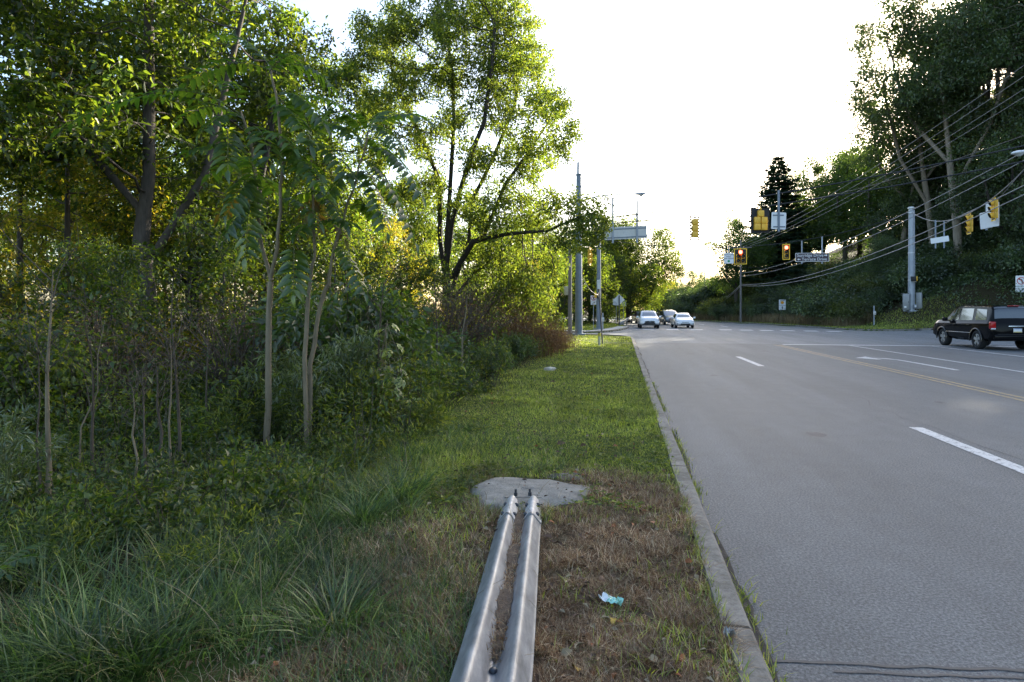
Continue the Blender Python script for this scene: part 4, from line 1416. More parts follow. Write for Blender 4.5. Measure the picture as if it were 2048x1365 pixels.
ail('tree_of_heaven_sapling', 'forked tree of heaven sapling nearest the left, its single pale stem splitting in two', 7.0,
    [([(533, 915, 0), (536, 760, 0), (541, 562, 0)], .042, .034),
     ([(541, 562, 0), (522, 480, .05), (511, 350, .1), (500, 270, .1), (480, 225, .1)], .026, .012),
     ([(541, 562, 0), (558, 467, -.1), (566, 330, -.15), (555, 214, -.2), (541, 137, -.2)], .024, .012)],
    [(540, 140, -.2, 372, 168, -.1, .30, 12, .155), (545, 140, -.2, 428, 72, .1, .30, 11, .14), (550, 135, -.2, 676, 184, -.3, .34, 12, .15),
     (480, 228, .1, 255, 205, -.3, .35, 12, .15), (470, 228, .1, 118, 262, -.2, .32, 16, .15), (500, 260, .1, 545, 335, -.7, .30, 10, .15),
     (480, 235, .1, 400, 270, -.5, .3, 10, .15), (478, 232, .1, 365, 240, .3, .35, 11, .15),
     (548, 215, -.2, 622, 296, -.6, .35, 11, .15), (555, 190, -.2, 650, 250, -.4, .35, 11, .15),
     (455, 262, .1, 456, 345, -.5, .3, 10, .16), (511, 350, .1, 455, 430, -.4, .25, 11, .16), (505, 350, .1, 490, 520, -.3, .12, 13, .155),
     (512, 330, .1, 420, 350, .2, .3, 11, .15), (560, 330, -.15, 640, 350, -.5, .3, 10, .15), (562, 400, -.1, 640, 450, -.4, .3, 9, .13),
     (515, 400, .1, 445, 480, -.2, .25, 11, .15), (500, 300, .1, 590, 300, -.8, .3, 10, .15), (535, 150, -.2, 590, 110, -.6, .2, 9, .12)], auto=4, seed=1)
ail('tree_of_heaven_sapling', 'straight tree of heaven sapling in the middle of the three with one frond hanging low', 7.1,
    [([(612, 910, 0), (610, 720, 0), (618, 582, 0)], .030, .026), ([(618, 582, 0), (629, 511, .05), (625, 385, .1), (621, 275, .1)], .022, .010)],
    [(588, 492, -.1, 587, 592, -.35, .15, 10, .16), (629, 505, .05, 588, 490, -.1, .1, 4, .05), (621, 275, .1, 714, 278, -.3, .38, 12, .15),
     (621, 290, .1, 700, 360, -.4, .3, 11, .15), (621, 285, .1, 570, 330, -.5, .3, 10, .15), (622, 300, .1, 660, 215, .2, .2, 10, .14),
     (624, 380, .1, 690, 450, -.2, .25, 10, .14), (622, 270, .1, 600, 205, -.2, .2, 9, .13), (623, 330, .1, 560, 410, -.2, .25, 10, .14)], auto=4, seed=2)
ail('tree_of_heaven_sapling', 'right hand tree of heaven sapling leaning toward the road with arching silvery fronds', 7.2,
    [([(622, 905, 0), (621, 731, 0), (640, 610, 0), (656, 571, 0)], .030, .024), ([(656, 571, 0), (670, 494, 0), (698, 407, 0), (720, 330, 0), (736, 264, 0)], .02, .010)],
    [(730, 300, 0, 846, 398, -.3, .42, 14, .15), (725, 320, 0, 832, 490, -.2, .35, 14, .15), (736, 264, 0, 800, 300, -.5, .35, 11, .14),
     (732, 270, 0, 690, 230, -.4, .3, 10, .14), (720, 335, 0, 775, 470, -.2, .3, 12, .15), (715, 345, 0, 650, 400, -.3, .3, 10, .14),
     (736, 264, 0, 770, 225, .3, .25, 10, .13), (705, 395, 0, 760, 450, .3, .3, 10, .14), (672, 490, 0, 730, 590, -.2, .25, 10, .13)], auto=5, seed=3)
# turning fronds in the middle
for (Y, label, fr) in [(7.3, 'yellow and orange dying frond hanging among the sapling stems', [(629, 395, 0, 600, 455, -.2, .2, 9, .13), (632, 400, 0, 640, 470, 0, .2, 9, .12), (655, 430, .2, 690, 480, 0, .25, 9, .12), (520, 380, 0, 440, 430, .2, .3, 10, .14)])]:
    rc = MB(); acc = []
    rs = np.random.RandomState(9)
    for (x0, y0, d0, x1, y1, d1, sag, pairs, ll) in fr:
        frond(rc, acc, P(x0, y0, Y + d0), P(x1, y1, Y + d1), sag, pairs, ll, rs)
    root = thing('dying_fronds', label, 'leaf frond')
    rc.build('leaf_stalks', RACHIS, root); leaf_obj('leaflets', acc, LEAF_AUT, root)
# low frond plant in the lower left corner
root = thing('fern_like_seedling', 'low seedling with feathery green fronds in the lower left corner', 'seedling')
rc = MB(); acc = []; rs = np.random.RandomState(12)
c0 = on(-25, 3.35, .0)
for k in range(7):
    an = k * .9 + .3; L = rs.uniform(.22, .32)
    frond(rc, acc, c0 + Vector((0, 0, .12)), c0 + Vector((math.cos(an) * L, math.sin(an) * L, .22)), .3, 9, .05, rs)
rc.tube([c0, c0 + Vector((0, 0, .2))], .006, 5)
rc.build('stem', RACHIS, root); leaf_obj('leaflets', acc, LEAF_AIL, root)

# ---- bright lobed-leaf sapling beside the verge
root = thing('bright_leaved_sapling', 'young sapling with large sunlit yellow green lobed leaves left of the verge', 'sapling')
mb = MB(); rs = np.random.RandomState(4); YB = 8.2
s0 = on(742, YB, -.05)
stem = [s0, P(750, 780, YB), P(765, 700, YB), P(775, 640, YB)]
mb.tube(stem, [.014, .011, .008, .005], 6)
acc = []
for (px_, py_) in [(800, 740), (775, 755), (790, 780), (760, 790), (745, 815), (785, 805), (800, 830), (760, 845), (740, 850), (770, 735), (815, 800), (780, 700), (805, 760), (750, 700), (730, 720), (760, 660), (785, 650), (795, 690), (825, 795), (735, 870), (765, 880), (720, 740)]:
    c_ = P(px_, py_, YB + rs.uniform(-.3, .2))
    j = stem[1].lerp(stem[3], rs.uniform(0, 1))
    mb.tube([j, j.lerp(c_, .6) + Vector((0, 0, .06)), c_], [.004, .003, .002], 4, cap=False)
    an = rs.uniform(0, 6.28); d0 = np.array([math.cos(an), math.sin(an), -.7])
    nr = np.array([.35, -.5, .9]) + rs.normal(0, .2, 3)
    dd = unit(d0); sd = unit(np.cross(dd, unit(nr)))
    for q_, l_ in ((0, .17), (.75, .13), (-.75, .13), (1.4, .08), (-1.4, .08)):
        d_ = dd * math.cos(q_) + sd * math.sin(q_)
        acc.append(leaf_arrays([np.array(c_)], [d_], [nr], l_, l_ * .55, fold=.12, big=True, curl=.15))
mb.build('stem', BARK_SAP, root)
leaf_obj('foliage', acc, LEAF_BRIGHT, root)

# ---- bare thin stems at the left
rs = np.random.RandomState(31)
for i, (bx, by, tx, ty, th, lab) in enumerate([
    (92, 1040, 106, 540, 13, 'thickest pale bare stem nearest the left edge'), (82, 1050, 70, 640, 6, 'thin bare stem just left of the thickest pale one'),
    (188, 1000, 180, 680, 9, 'bare stem with a leaning fork left of the stem cluster'), (272, 1010, 266, 780, 8, 'short bare stem leftmost of the stem cluster'),
    (288, 1030, 284, 740, 8, 'bare stem nearest the camera in the stem cluster'), (325, 960, 312, 720, 9, 'dark bare stem in the middle of the cluster'),
    (330, 975, 340, 660, 6, 'thin bare stem leaning right beside the dark one'), (358, 955, 346, 560, 8, 'tall bare stem rightmost of the left cluster'),
    (420, 900, 415, 640, 6, 'thin bare stem between the cluster and the forked sapling'), (150, 1000, 210, 640, 5, 'slender bare stem leaning right across the others'),
    (745, 870, 768, 560, 8, 'bare grey stem behind the bright leaved sapling'), (880, 800, 870, 560, 6, 'bare stem at the back left of the verge'), (915, 790, 935, 590, 6, 'bare forked stem standing in the dark bushes'),
]):
    Y = EYE * F / (by - HZ) * 1.03
    base = on(bx, Y, -.05); top = P(tx, ty, Y + rs.uniform(-.2, .3))
    pts = [base.lerp(top, u) + Vector((rs.normal(0, .02), rs.normal(0, .02), 0)) * (1 if 0 < u < 1 else 0) for u in (0, .2, .4, .6, .8, 1)]
    r0 = th * Y / F * .5
    root = thing('bare_stem', lab, 'bare stem')
    mb = MB(); mb.tube(pts, [r0 * (1 - .17 * k) for k in range(6)], 7)
    tw = MB(); pp = []; dd = []
    for k in range(9):
        u = rs.uniform(.45, 1); j = base.lerp(top, u); an = rs.uniform(0, 6.28); L = rs.uniform(.25, .8) * min(1.4, (top - base).length / 1.6)
        e = j + Vector((math.cos(an) * L * .6, math.sin(an) * L * .6, L * .7))
        m_ = j.lerp(e, .5) + Vector(rs.normal(0, .03, 3))
        tw.tube([j, m_, e], [r0 * .22, r0 * .13, .0012], 4, cap=False)
        for _ in range(3):
            e2 = m_.lerp(e, rs.uniform(0, 1)); e3 = e2 + Vector(rs.normal(0, .12, 3)) + Vector((0, 0, .08)); tw.tube([e2, e3], [.003, .001], 3, cap=False)
            pp.append(e3); dd.append(rs.normal(0, 1, 3))
    mb.build('stem', BARK_SAP if i % 3 == 0 else TWIG, root)
    tw.build('twigs', TWIG, root)
    if i % 2:
        leaf_obj('leaves', [leaf_arrays(np.array(pp), np.array(dd), np.array([0, 0, 1.0]) + rs.normal(0, .4, (len(pp), 3)), .08, .04)], LEAF_UNDER, root)

# ------------------------------------------------------------------ ground cover
rs = np.random.RandomState(5)


def scatter(n, s0, s1, t0, t1, tp=1.0):
    """points with density falling off with distance"""
    u = rs.uniform(0, 1, n)
    t = 1.0 / (1 / t1 + (1 / t0 - 1 / t1) * u) if tp == 1 else t0 + (t1 - t0) * u ** tp
    s = rs.uniform(s0, s1, n)
    X, Y = s * CA + t * SA, t * CA - s * SA
    return s, t, X, Y


def surface(X, Y):
    return np.stack([X, Y, ground_z(X, Y)], 1)


def rail_gap(X, Y):
    """True where the rail covers the ground"""
    xc = np.interp(Y, [0, 2.2, 3.5, 5.2], [-.20, -.075, .03, .10])
    return (np.abs(X - xc) < .142) & (Y < 4.8)


def pad(X, Y):
    return (((X - .13) / .54) ** 2 + ((Y - 5.06) / .50) ** 2 < .80 + .40 * vnoise(X, Y, 9, 2))


# mown verge
s, t, X, Y = scatter(150000, -4.2, .47, 4.3, 41)
w = woodness(s, t) + .0 * s
dr = dryness(s, t)
ok = (rs.uniform(0, 1, len(s)) > w * .9) & (rs.uniform(0, 1, len(s)) > dr * .93) & ~pad(X, Y) & ~in_poly(s, t, LEFT_STREET)
s, t, X, Y = s[ok], t[ok], X[ok], Y[ok]
patch = .75 + .5 * vnoise(s, t, 1.1, 6)
h = rs.uniform(.035, .085, len(s)) * patch
leaf_blade = blade_arrays(surface(X, Y) - [0, 0, .005], h, .0045 + .00085 * np.maximum(0, Y - 4), rs.uniform(.2, 1.1, len(s)), rs.uniform(0, 6.28, len(s)), 2)
o = leaf_obj('verge_grass', [leaf_blade], GRASS_MOWN)
kind(o, 'stuff', 'short mown green grass on the verge beside the kerb', 'grass')
# grass on the far verges
sets = []
for (n, a0, a1, c0_, c1_) in ((26000, -12, .47, 44, 95), (30000, 18.7, 34, 53, 110), (6000, 21, 40, 52, 56)):
    s, t, X, Y = scatter(n, a0, a1, c0_, c1_)
    b = bend(t)
    if a0 < 0:
        s = s + b; ok = ~in_poly(s, t, LEFT_STREET) & ~((s > -4) & (t < 60) & in_poly(s + 1.1, t - 1.1, LEFT_STREET)) & (s < KERB_S + b - .2)
    else:
        s = s + b * (t > 57); ok = ~in_poly(s, t, RIGHT_STREET) & (s > right_edge(t) + .2) & (s - right_edge(t) < 6 + 4 * (t < 62))
    s, t = s[ok], t[ok]; X, Y = s * CA + t * SA, t * CA - s * SA
    sets.append(blade_arrays(surface(X, Y), rs.uniform(.07, .16, len(s)), .035, rs.uniform(.2, .9, len(s)), rs.uniform(0, 6.28, len(s)), 2))
o = leaf_obj('far_verge_grass', sets, GRASS_MOWN); kind(o, 'stuff', 'green grass on the verges beyond the junction', 'grass')
# hay-like tall grass at the foot of the right bank
s, t, X, Y = scatter(16000, 1.0, 4.2, 60, 120)
s = right_edge(t) + s; X, Y = s * CA + t * SA, t * CA - s * SA
o = leaf_obj('bank_foot_hay', [blade_arrays(surface(X, Y), rs.uniform(.4, 1.3, len(s)), .035, rs.uniform(.15, .5, len(s)), rs.uniform(0, 6.28, len(s)), 3)], GRASS_SEED)
kind(o, 'stuff', 'pale dry tall grass along the foot of the right bank', 'grass')

# dead thatch around the rail
s, t, X, Y = scatter(210000, -2.2, .52, 2.2, 6.4)
dr = dryness(s, t)
ok = (rs.uniform(0, 1, len(s)) < dr * 1.0 + .04) & ~pad(X, Y)
ok &= ~rail_gap(X, Y) | (rs.uniform(0, 1, len(s)) < .0)
s, t, X, Y = s[ok], t[ok], X[ok], Y[ok]
cl_ = vnoise(s, t, 5.0, 1) * .5 + vnoise(s, t, 11.0, 2) * .5
tuft = vnoise(s, t, 17.0, 9) + .7 * vnoise(s, t, 31.0, 4)
keep = rs.uniform(-.9, .5, len(s)) < tuft
s, t, X, Y, cl_ = s[keep], t[keep], X[keep], Y[keep], cl_[keep]
h = rs.uniform(.02, .075, len(s)) * (1 + .9 * np.clip(cl_, -.5, 1))
o = leaf_obj('dead_thatch', [blade_arrays(surface(X, Y) - [0, 0, .004], h, rs.uniform(.0025, .0045, len(s)), rs.uniform(.3, 2.0, len(s)), rs.uniform(0, 6.28, len(s)), 3)], GRASS_DRY)
kind(o, 'stuff', 'dead brown matted grass beside the guardrail end', 'dead grass')

# green tufts among the thatch, at the kerb and in the gutter
pts = []
for (px_, py_, n, rad) in [(1150, 1180, 60, .12), (1320, 1150, 50, .1), (1400, 1200, 90, .1), (1380, 1260, 120, .13), (1430, 1300, 160, .14), (1320, 1300, 110, .13), (1300, 1330, 60, .1), (1400, 1090, 70, .09), (1420, 1130, 60, .08),
                           (1230, 1230, 60, .07), (1100, 1040, 40, .05), (1180, 1330, 50, .1), (1060, 1130, 60, .05), (900, 1100, 120, .15), (940, 1150, 120, .12), (880, 1180, 120, .15), (920, 1050, 160, .16), (860, 1060, 160, .18), (840, 1250, 90, .12)]:
    Yc = (EYE - .1) * F / (py_ - HZ); Xc = PX(px_, Yc)
    q_ = rs.normal(0, rad, (n, 2)); pts.append(np.stack([Xc + q_[:, 0], Yc + q_[:, 1]], 1))
for t0 in np.arange(2.3, 14, .12):      # kerb foot weeds
    n = int(rs.uniform(0, 26) * (1.0 if vnoise(t0, 0, 2.2, 3) > -.2 else .15))
    q_ = np.stack([KERB_S + .02 + np.abs(rs.normal(0, .035, n)), t0 + rs.uniform(-.08, .08, n)], 1)
    pts.append(np.stack([q_[:, 0] * CA + q_[:, 1] * SA, q_[:, 1] * CA - q_[:, 0] * SA], 1))
    n = int(rs.uniform(0, 40))
    q_ = np.stack([KERB_S - .15 - np.abs(rs.normal(0, .05, n)) + .03, t0 + rs.uniform(-.08, .08, n)], 1)
    pts.append(np.stack([q_[:, 0] * CA + q_[:, 1] * SA, q_[:, 1] * CA - q_[:, 0] * SA], 1))
pts = np.concatenate(pts)
ok = ~rail_gap(pts[:, 0], pts[:, 1]) & ~pad(pts[:, 0], pts[:, 1]); pts = pts[ok]
zz = np.maximum(ground_z(pts[:, 0], pts[:, 1]), 0.0)
n = len(pts)
o = leaf_obj('kerb_weeds', [blade_arrays(np.column_stack([pts, zz - .003]), rs.uniform(.03, .10, n), rs.uniform(.004, .008, n), rs.uniform(.3, 1.2, n), rs.uniform(0, 6.28, n), 3)], GRASS_MOWN)
kind(o, 'stuff', 'green tufts and weeds along the kerb and in the thatch', 'weeds')

# tall rank grass at the left
cs, ct = [], []
s, t, X, Y = scatter(230, -4.8, -1.45, 2.2, 9.5)
ok = (s < -1.5 - .10 * np.minimum(t, 6)) | ((s < -1.6) & (t > 3))
acc = []
for (x, y, ss, tt) in zip(X[ok], Y[ok], s[ok], t[ok]):
    n = int(rs.uniform(30, 75)); sz = rs.uniform(.7, 1.3) * (1.0 if ss < -2.0 else .65)
    q_ = rs.normal(0, .09 * sz, (n, 2)); px2 = x + q_[:, 0]; py2 = y + q_[:, 1]
    az = np.arctan2(q_[:, 1], q_[:, 0]) + rs.normal(0, .7, n)
    acc.append(blade_arrays(surface(px2, py2) - [0, 0, .01], rs.uniform(.10, .31, n) * sz, rs.uniform(.005, .010, n), rs.uniform(.4, 1.7, n), az, 5))
o = leaf_obj('rank_grass', acc, GRASS_TALL); kind(o, 'stuff', 'long arching green grass in the shade at the lower left', 'grass')
for (px_, py_, n, sz, lab) in [(670, 1240, 190, .85, 'bushy dark green grass tussock left of the guardrail'), (800, 960, 240, 1.05, 'long bladed grass tussock at the left foot of the verge'),
                               (720, 1010, 200, .95, 'long arching grass tussock left of the concrete pad'), (200, 1290, 220, .9, 'pale long grass tussock at the lower left')]:
    Yc = (EYE - .05) * F / (py_ + 40 - HZ); x = PX(px_, Yc)
    q_ = rs.normal(0, .10 * sz, (n, 2)); az = np.arctan2(q_[:, 1], q_[:, 0]) + rs.normal(0, .6, n)
    px2 = x + q_[:, 0]; py2 = Yc + q_[:, 1]
    o = leaf_obj('grass_tussock', [blade_arrays(surface(px2, py2) - [0, 0, .01], rs.uniform(.14, .36, n) * sz, rs.uniform(.006, .011, n), rs.uniform(.5, 1.9, n), az, 5)], GRASS_TALL)
    tag(o, lab, 'grass tussock')
# short rough grass between
s, t, X, Y = scatter(52000, -3.2, -.55, 2.1, 8.0)
dr = dryness(s, t)
ok = ~rail_gap(X, Y) & ~pad(X, Y) & (rs.uniform(0, 1, len(s)) > .55 + .6 * vnoise(s, t, 2.6, 4))
s, t, X, Y = s[ok], t[ok], X[ok], Y[ok]
o = leaf_obj('rough_grass', [blade_arrays(surface(X, Y) - [0, 0, .004], rs.uniform(.04, .15, len(s)), rs.uniform(.003, .006, len(s)), rs.uniform(.3, 1.4, len(s)), rs.uniform(0, 6.28, len(s)), 3)], GRASS_TALL)
kind(o, 'stuff', 'rough patchy grass left of the guardrail', 'grass')
# hay stems bent over the grass
acc = []
n = 320
s, t, X, Y = scatter(n, -4.5, -.4, 2.2, 10)
acc.append(blade_arrays(surface(X, Y), rs.uniform(.15, .5, n), rs.uniform(.003, .006, n), rs.uniform(.5, 2.0, n), rs.uniform(0, 6.28, n), 5))
o = leaf_obj('hay_stems', acc, GRASS_SEED); kind(o, 'stuff', 'straw coloured dead stems lying through the long grass', 'dead grass')

# undergrowth of the wood: leafy plants in clumps
P_, D_, N_, L_, W_ = [], [], [], [], []
tw = MB()


def under(cnt, s0, s1, t0, t1, hs, lsz, per):
    s, t, X, Y = scatter(cnt, s0, s1, t0, t1)
    for (x, y, ss, tt) in zip(X, Y, s, t):
        if woodness(np.array([ss]), np.array([tt]))[0] < .3 and tt > 8: continue
        g = gz(x, y); h = rs.uniform(*hs); rad = rs.uniform(.18, .42) * (.6 + h * .6); n = int(per * rs.uniform(.5, 1.3))
        v = unit(rs.normal(0, 1, (n, 3))) * rs.uniform(.2, 1, (n, 1)) ** .5
        p_ = np.array([x, y, g + h * .55]) + v * np.array([rad, rad, h * .5])
        P_.append(p_); D_.append(v + rs.normal(0, .5, (n, 3)) + [0, 0, -.15]); N_.append(np.array([0, 0, 1.0]) + rs.normal(0, .45, (n, 3)))
        l_ = rs.uniform(*lsz) * rs.uniform(.7, 1.25, n); L_.append(l_); W_.append(l_ * rs.uniform(.22, .7))
        for _ in range(3):
            e = Vector((x + rs.normal(0, rad * .5), y + rs.normal(0, rad * .5), g + h * rs.uniform(.7, 1.25)))
            tw.tube([Vector((x, y, g)), Vector((x, y, g)).lerp(e, .5) + Vector(rs.normal(0, .03, 3)), e], [.006, .004, .002], 3, cap=False)


under(330, -7.5, -2.5, 3.6, 12, (.15, .48), (.03, .07), 180)
under(360, -16, -2.4, 6, 22, (.35, 1.1), (.045, .09), 190)
under(240, -26, -3.0, 14, 40, (.6, 1.6), (.10, .18), 130)
under(60, -4.0, -2.0, 9, 30, (.2, .6), (.05, .09), 120)
o = leaf_obj('undergrowth', [leaf_arrays(np.concatenate(P_), np.concatenate(D_), np.concatenate(N_), np.concatenate(L_), np.concatenate(W_), fold=.2)], LEAF_UNDER)
kind(o, 'stuff', 'tangled leafy undergrowth on the floor of the wood', 'undergrowth')
o = tw.build('undergrowth_stalks', TWIG); kind(o, 'stuff', 'thin stalks standing through the undergrowth', 'undergrowth')
P_, D_, N_, L_, W_ = [], [], [], [], []
under(150, -6.5, -2.0, 3.0, 12, (.12, .4), (.025, .05), 150)
under(260, -14, -2.2, 6, 24, (.3, 1.2), (.04, .10), 170)
W2 = np.concatenate(L_) * rs.uniform(.14, .26, sum(len(q_) for q_ in L_))
o = leaf_obj('fine_undergrowth', [leaf_arrays(np.concatenate(P_), np.concatenate(D_) + [0, 0, .5], np.concatenate(N_), np.concatenate(L_) * 1.3, W2, fold=.2)], LEAF_FINE)
kind(o, 'stuff', 'fine narrow leaved weeds mixed through the undergrowth', 'weeds')
# clover and small broad weeds in the mown verge
P_, D_, N_, L_ = [], [], [], []
s, t, X, Y = scatter(1500, -2.6, .44, 4.6, 34)
ok = ~pad(X, Y) & (vnoise(s, t, 1.7, 12) > -.1)
for (x, y) in zip(X[ok], Y[ok]):
    n = rs.randint(4, 10); q_ = rs.normal(0, .035, (n, 2)); g = gz(x, y)
    P_.append(np.column_stack([x + q_[:, 0], y + q_[:, 1], np.full(n, g + .03) + rs.uniform(0, .025, n)])); an = rs.uniform(0, 6.28, n)
    D_.append(np.column_stack([np.cos(an), np.sin(an), rs.uniform(-.1, .4, n)])); N_.append(np.array([0, 0, 1.]) + rs.normal(0, .3, (n, 3))); L_.append(rs.uniform(.02, .05, n) * (1 + .03 * y))
L_ = np.concatenate(L_)
o = leaf_obj('verge_weeds', [leaf_arrays(np.concatenate(P_), np.concatenate(D_), np.concatenate(N_), L_, L_ * .6, fold=.2)], LEAF_FINE)
kind(o, 'stuff', 'small broad leaved weeds and clover in the mown verge', 'weeds')
# leafy ground cover on the right bank
P_, D_, N_, L_, W_ = [], [], [], [], []
s, t, X, Y = scatter(900, 3.0, 30, 53, 125)
s = right_edge(t) + s
ok = ~in_poly(s, t, RIGHT_STREET) & ~((t < 61.5) & (s > 20) & (s < 31)); s, t = s[ok], t[ok]
X, Y = s * CA + t * SA, t * CA - s * SA
Z = ground_z(X, Y)
for (x, y, z) in zip(X, Y, Z):
    n = 70; v = unit(rs.normal(0, 1, (n, 3))) * rs.uniform(.2, 1, (n, 1)) ** .5
    P_.append(np.array([x, y, z + .3]) + v * np.array([1.1, 1.1, .6])); D_.append(v + rs.normal(0, .5, (n, 3))); N_.append(np.array([0, 0, 1.]) + rs.normal(0, .4, (n, 3)))
    l_ = rs.uniform(.16, .3, n); L_.append(l_); W_.append(l_ * .5)
for (x, y) in zip(rs.uniform(33, 56, 420), rs.uniform(46, 70, 420)):
    ss, tt = to_st(x, y)
    if tt < 53.2 or ss < 26.5 or (tt < 60 and ss < 27.5): continue
    n = 60; z = gz(x, y); v = unit(rs.normal(0, 1, (n, 3))) * rs.uniform(.2, 1, (n, 1)) ** .5
    P_.append(np.array([x, y, z + .35]) + v * np.array([1.0, 1.0, .7])); D_.append(v + rs.normal(0, .5, (n, 3))); N_.append(np.array([0, 0, 1.]) + rs.normal(0, .4, (n, 3)))
    l_ = rs.uniform(.14, .28, n); L_.append(l_); W_.append(l_ * .5)
o = leaf_obj('bank_undergrowth', [leaf_arrays(np.concatenate(P_), np.concatenate(D_), np.concatenate(N_), np.concatenate(L_), np.concatenate(W_), fold=.2)], LEAF_BANK)
kind(o, 'stuff', 'leafy ground cover over the right bank', 'undergrowth')
# sunlit clearing grass behind the wood
s, t, X, Y = scatter(16000, -40, -9, 22, 46)
o = leaf_obj('clearing_grass', [blade_arrays(surface(X, Y), rs.uniform(.15, .5, len(s)), .03, rs.uniform(.2, .9, len(s)), rs.uniform(0, 6.28, len(s)), 2)], GRASS_MOWN)
kind(o, 'stuff', 'pale sunlit grass in the clearing behind the wood', 'grass')

# ---- fallen leaves one can pick out, and the small rest
LF_Y = pmat('fallen_yellow', (0.42, 0.27, 0.03), 0.7, var=.35, scale=20)
LF_O = pmat('fallen_orange', (0.30, 0.10, 0.03), 0.7, var=.35, scale=20)
LF_B = pmat('fallen_brown', (0.10, 0.055, 0.03), 0.7, var=.3, scale=20)
LF_P = pmat('fallen_pale', (0.28, 0.22, 0.13), 0.7, var=.2, scale=20)
for (px_, py_, sz, m_, lab) in [
    (1211, 1003, .075, LF_Y, 'yellow leaf standing on the thatch right of the concrete pad'), (1226, 1053, .06, LF_O, 'orange leaf on the thatch below the yellow one'),
    (1305, 1046, .07, LF_O, 'orange brown leaf on the thatch near the kerb'), (1376, 1120, .06, LF_O, 'small orange leaf near the kerb farther down'),
    (1226, 1232, .06, LF_Y, 'small yellow leaf below the crumpled wrapper'), (1152, 1327, .075, LF_Y, 'yellow brown leaf at the bottom beside the rail'),
    (1133, 1297, .07, LF_P, 'pale curled leaf right of the rail near the bottom'), (1104, 1043, .06, LF_O, 'red orange leaf beside the end of the rail'),
    (1310, 1312, .07, LF_P, 'pinkish pale leaf at the bottom middle of the thatch'), (1365, 1310, .06, LF_O, 'red leaf at the bottom right of the thatch'),
    (1182, 1278, .06, LF_B, 'dark curled leaf below the wrapper'), (1095, 1070, .08, LF_B, 'dark brown leaf beside the splice of the rail'),
    (1205, 1150, .09, LF_B, 'brown dead leaf just above the wrapper'), (1222, 1110, .08, LF_B, 'brown dead leaf above the other one by the wrapper'),
    (690, 1240, .06, LF_Y, 'tiny yellow leaf caught in the grass tussock'), (1166, 892, .10, LF_B, 'dark leaf on the mown verge'), (1122, 888, .12, LF_B, 'curled brown leaf on the mown verge left of the dark one'),
    (1230, 890, .08, LF_O, 'orange leaf on the mown verge near the kerb'), (950, 957, .07, LF_P, 'white dry leaf on the verge left of the pad'), (1105, 762, .14, LF_B, 'dark leaf farther up the verge')]:
    Y = (EYE - .14) * F / (py_ - HZ); X = PX(px_, Y); z = gz(X, Y) + .03
    sz *= .85
    an = rs.uniform(0, 6.28); d = np.array([math.cos(an), math.sin(an), rs.uniform(-.1, .5)])
    nr = np.array([0, -.55, .8]) + rs.normal(0, .25, 3)
    dd = unit(d); p0 = np.array([X, Y, z]) - dd * sz * .5
    o = leaf_obj('fallen_leaf', [leaf_arrays([p0], [dd], [nr], sz, sz * .62, fold=rs.uniform(.1, .35), big=True, curl=.25)], m_)
    tag(o, lab, 'leaf')
for (nm, m_, n, lab) in (('orange_leaf_litter', LF_O, 130, 'small orange and red leaves strewn over the thatch and grass'), ('leaf_litter', LF_B, 900, 'small brown leaves strewn over the thatch and grass'), ('pale_leaf_litter', LF_P, 330, 'small pale leaf scraps strewn over the thatch and grass')):
    s, t, X, Y = scatter(n, -2.6, .45, 2.3, 22)
    ok = ~rail_gap(X, Y); X, Y = X[ok], Y[ok]; m = len(X)
    sz = rs.uniform(.02, .05, m) + .0012 * Y
    o = leaf_obj(nm, [leaf_arrays(surface(X, Y) + [0, 0, .03], rs.normal(0, 1, (m, 3)) * [1, 1, .25], np.array([0, 0, 1.]) + rs.normal(0, .4, (m, 3)), sz, sz * .6, fold=.3)], m_)
    kind(o, 'stuff', lab, 'leaf litter')

# ------------------------------------------------------------------ guardrail end and its pad
RP = [(-.62, -2.0, .62), (-.36, -.4, .48), (-.19, 1.0, .345), (-.081, 2.22, .235), (-.014, 3.3, .155), (.036, 4.09, .118), (.082, 4.7, .098), (.10, 5.0, .082), (.13, 5.4, .07)]


def rail_c(Y):
    ys = [p_[1] for p_ in RP]
    return np.interp(Y, ys, [p_[0] for p_ in RP]), np.interp(Y, ys, [p_[2] for p_ in RP])


_U = np.linspace(0, .17, 171)
_H = np.interp(_U, (0, .015, .064, .076, .092, .104, .150, .17), (.002, .004, .072, .081, .081, .072, .012, .004))
_H = np.convolve(np.concatenate([_H[12:0:-1], _H, np.full(12, _H[-1])]), np.ones(13) / 13, 'same')[12:-12]


def rail_h(u):
    return float(np.interp(abs(u), _U, _H))


def rail_strip(name, y0, y1, off, mat, parent, umax=.156, n=60):
    mb = MB(); us = np.linspace(-umax, umax, 81); vs = []; fs = []
    for Y in np.linspace(y0, y1, n):
        xs = [rail_c(Y + d) for d in (-.45, -.2, 0, .2, .45)]
        cx = sum(a[0] for a in xs) / 5; cz = sum(a[1] for a in xs) / 5
        for u in us:
            vs.append((cx + u, Y - u * .05, cz + rail_h(u) + off))
    m = len(us)
    for j in range(n - 1):
        for i in range(m - 1):
            fs.append((j * m + i, j * m + i + 1, (j + 1) * m + i + 1, (j + 1) * m + i))
    mb.add(vs, fs, True)
    o = mb.build(name, mat, parent)
    sol = o.modifiers.new('thickness', 'SOLIDIFY'); sol.thickness = .004; sol.offset = -1
    return o


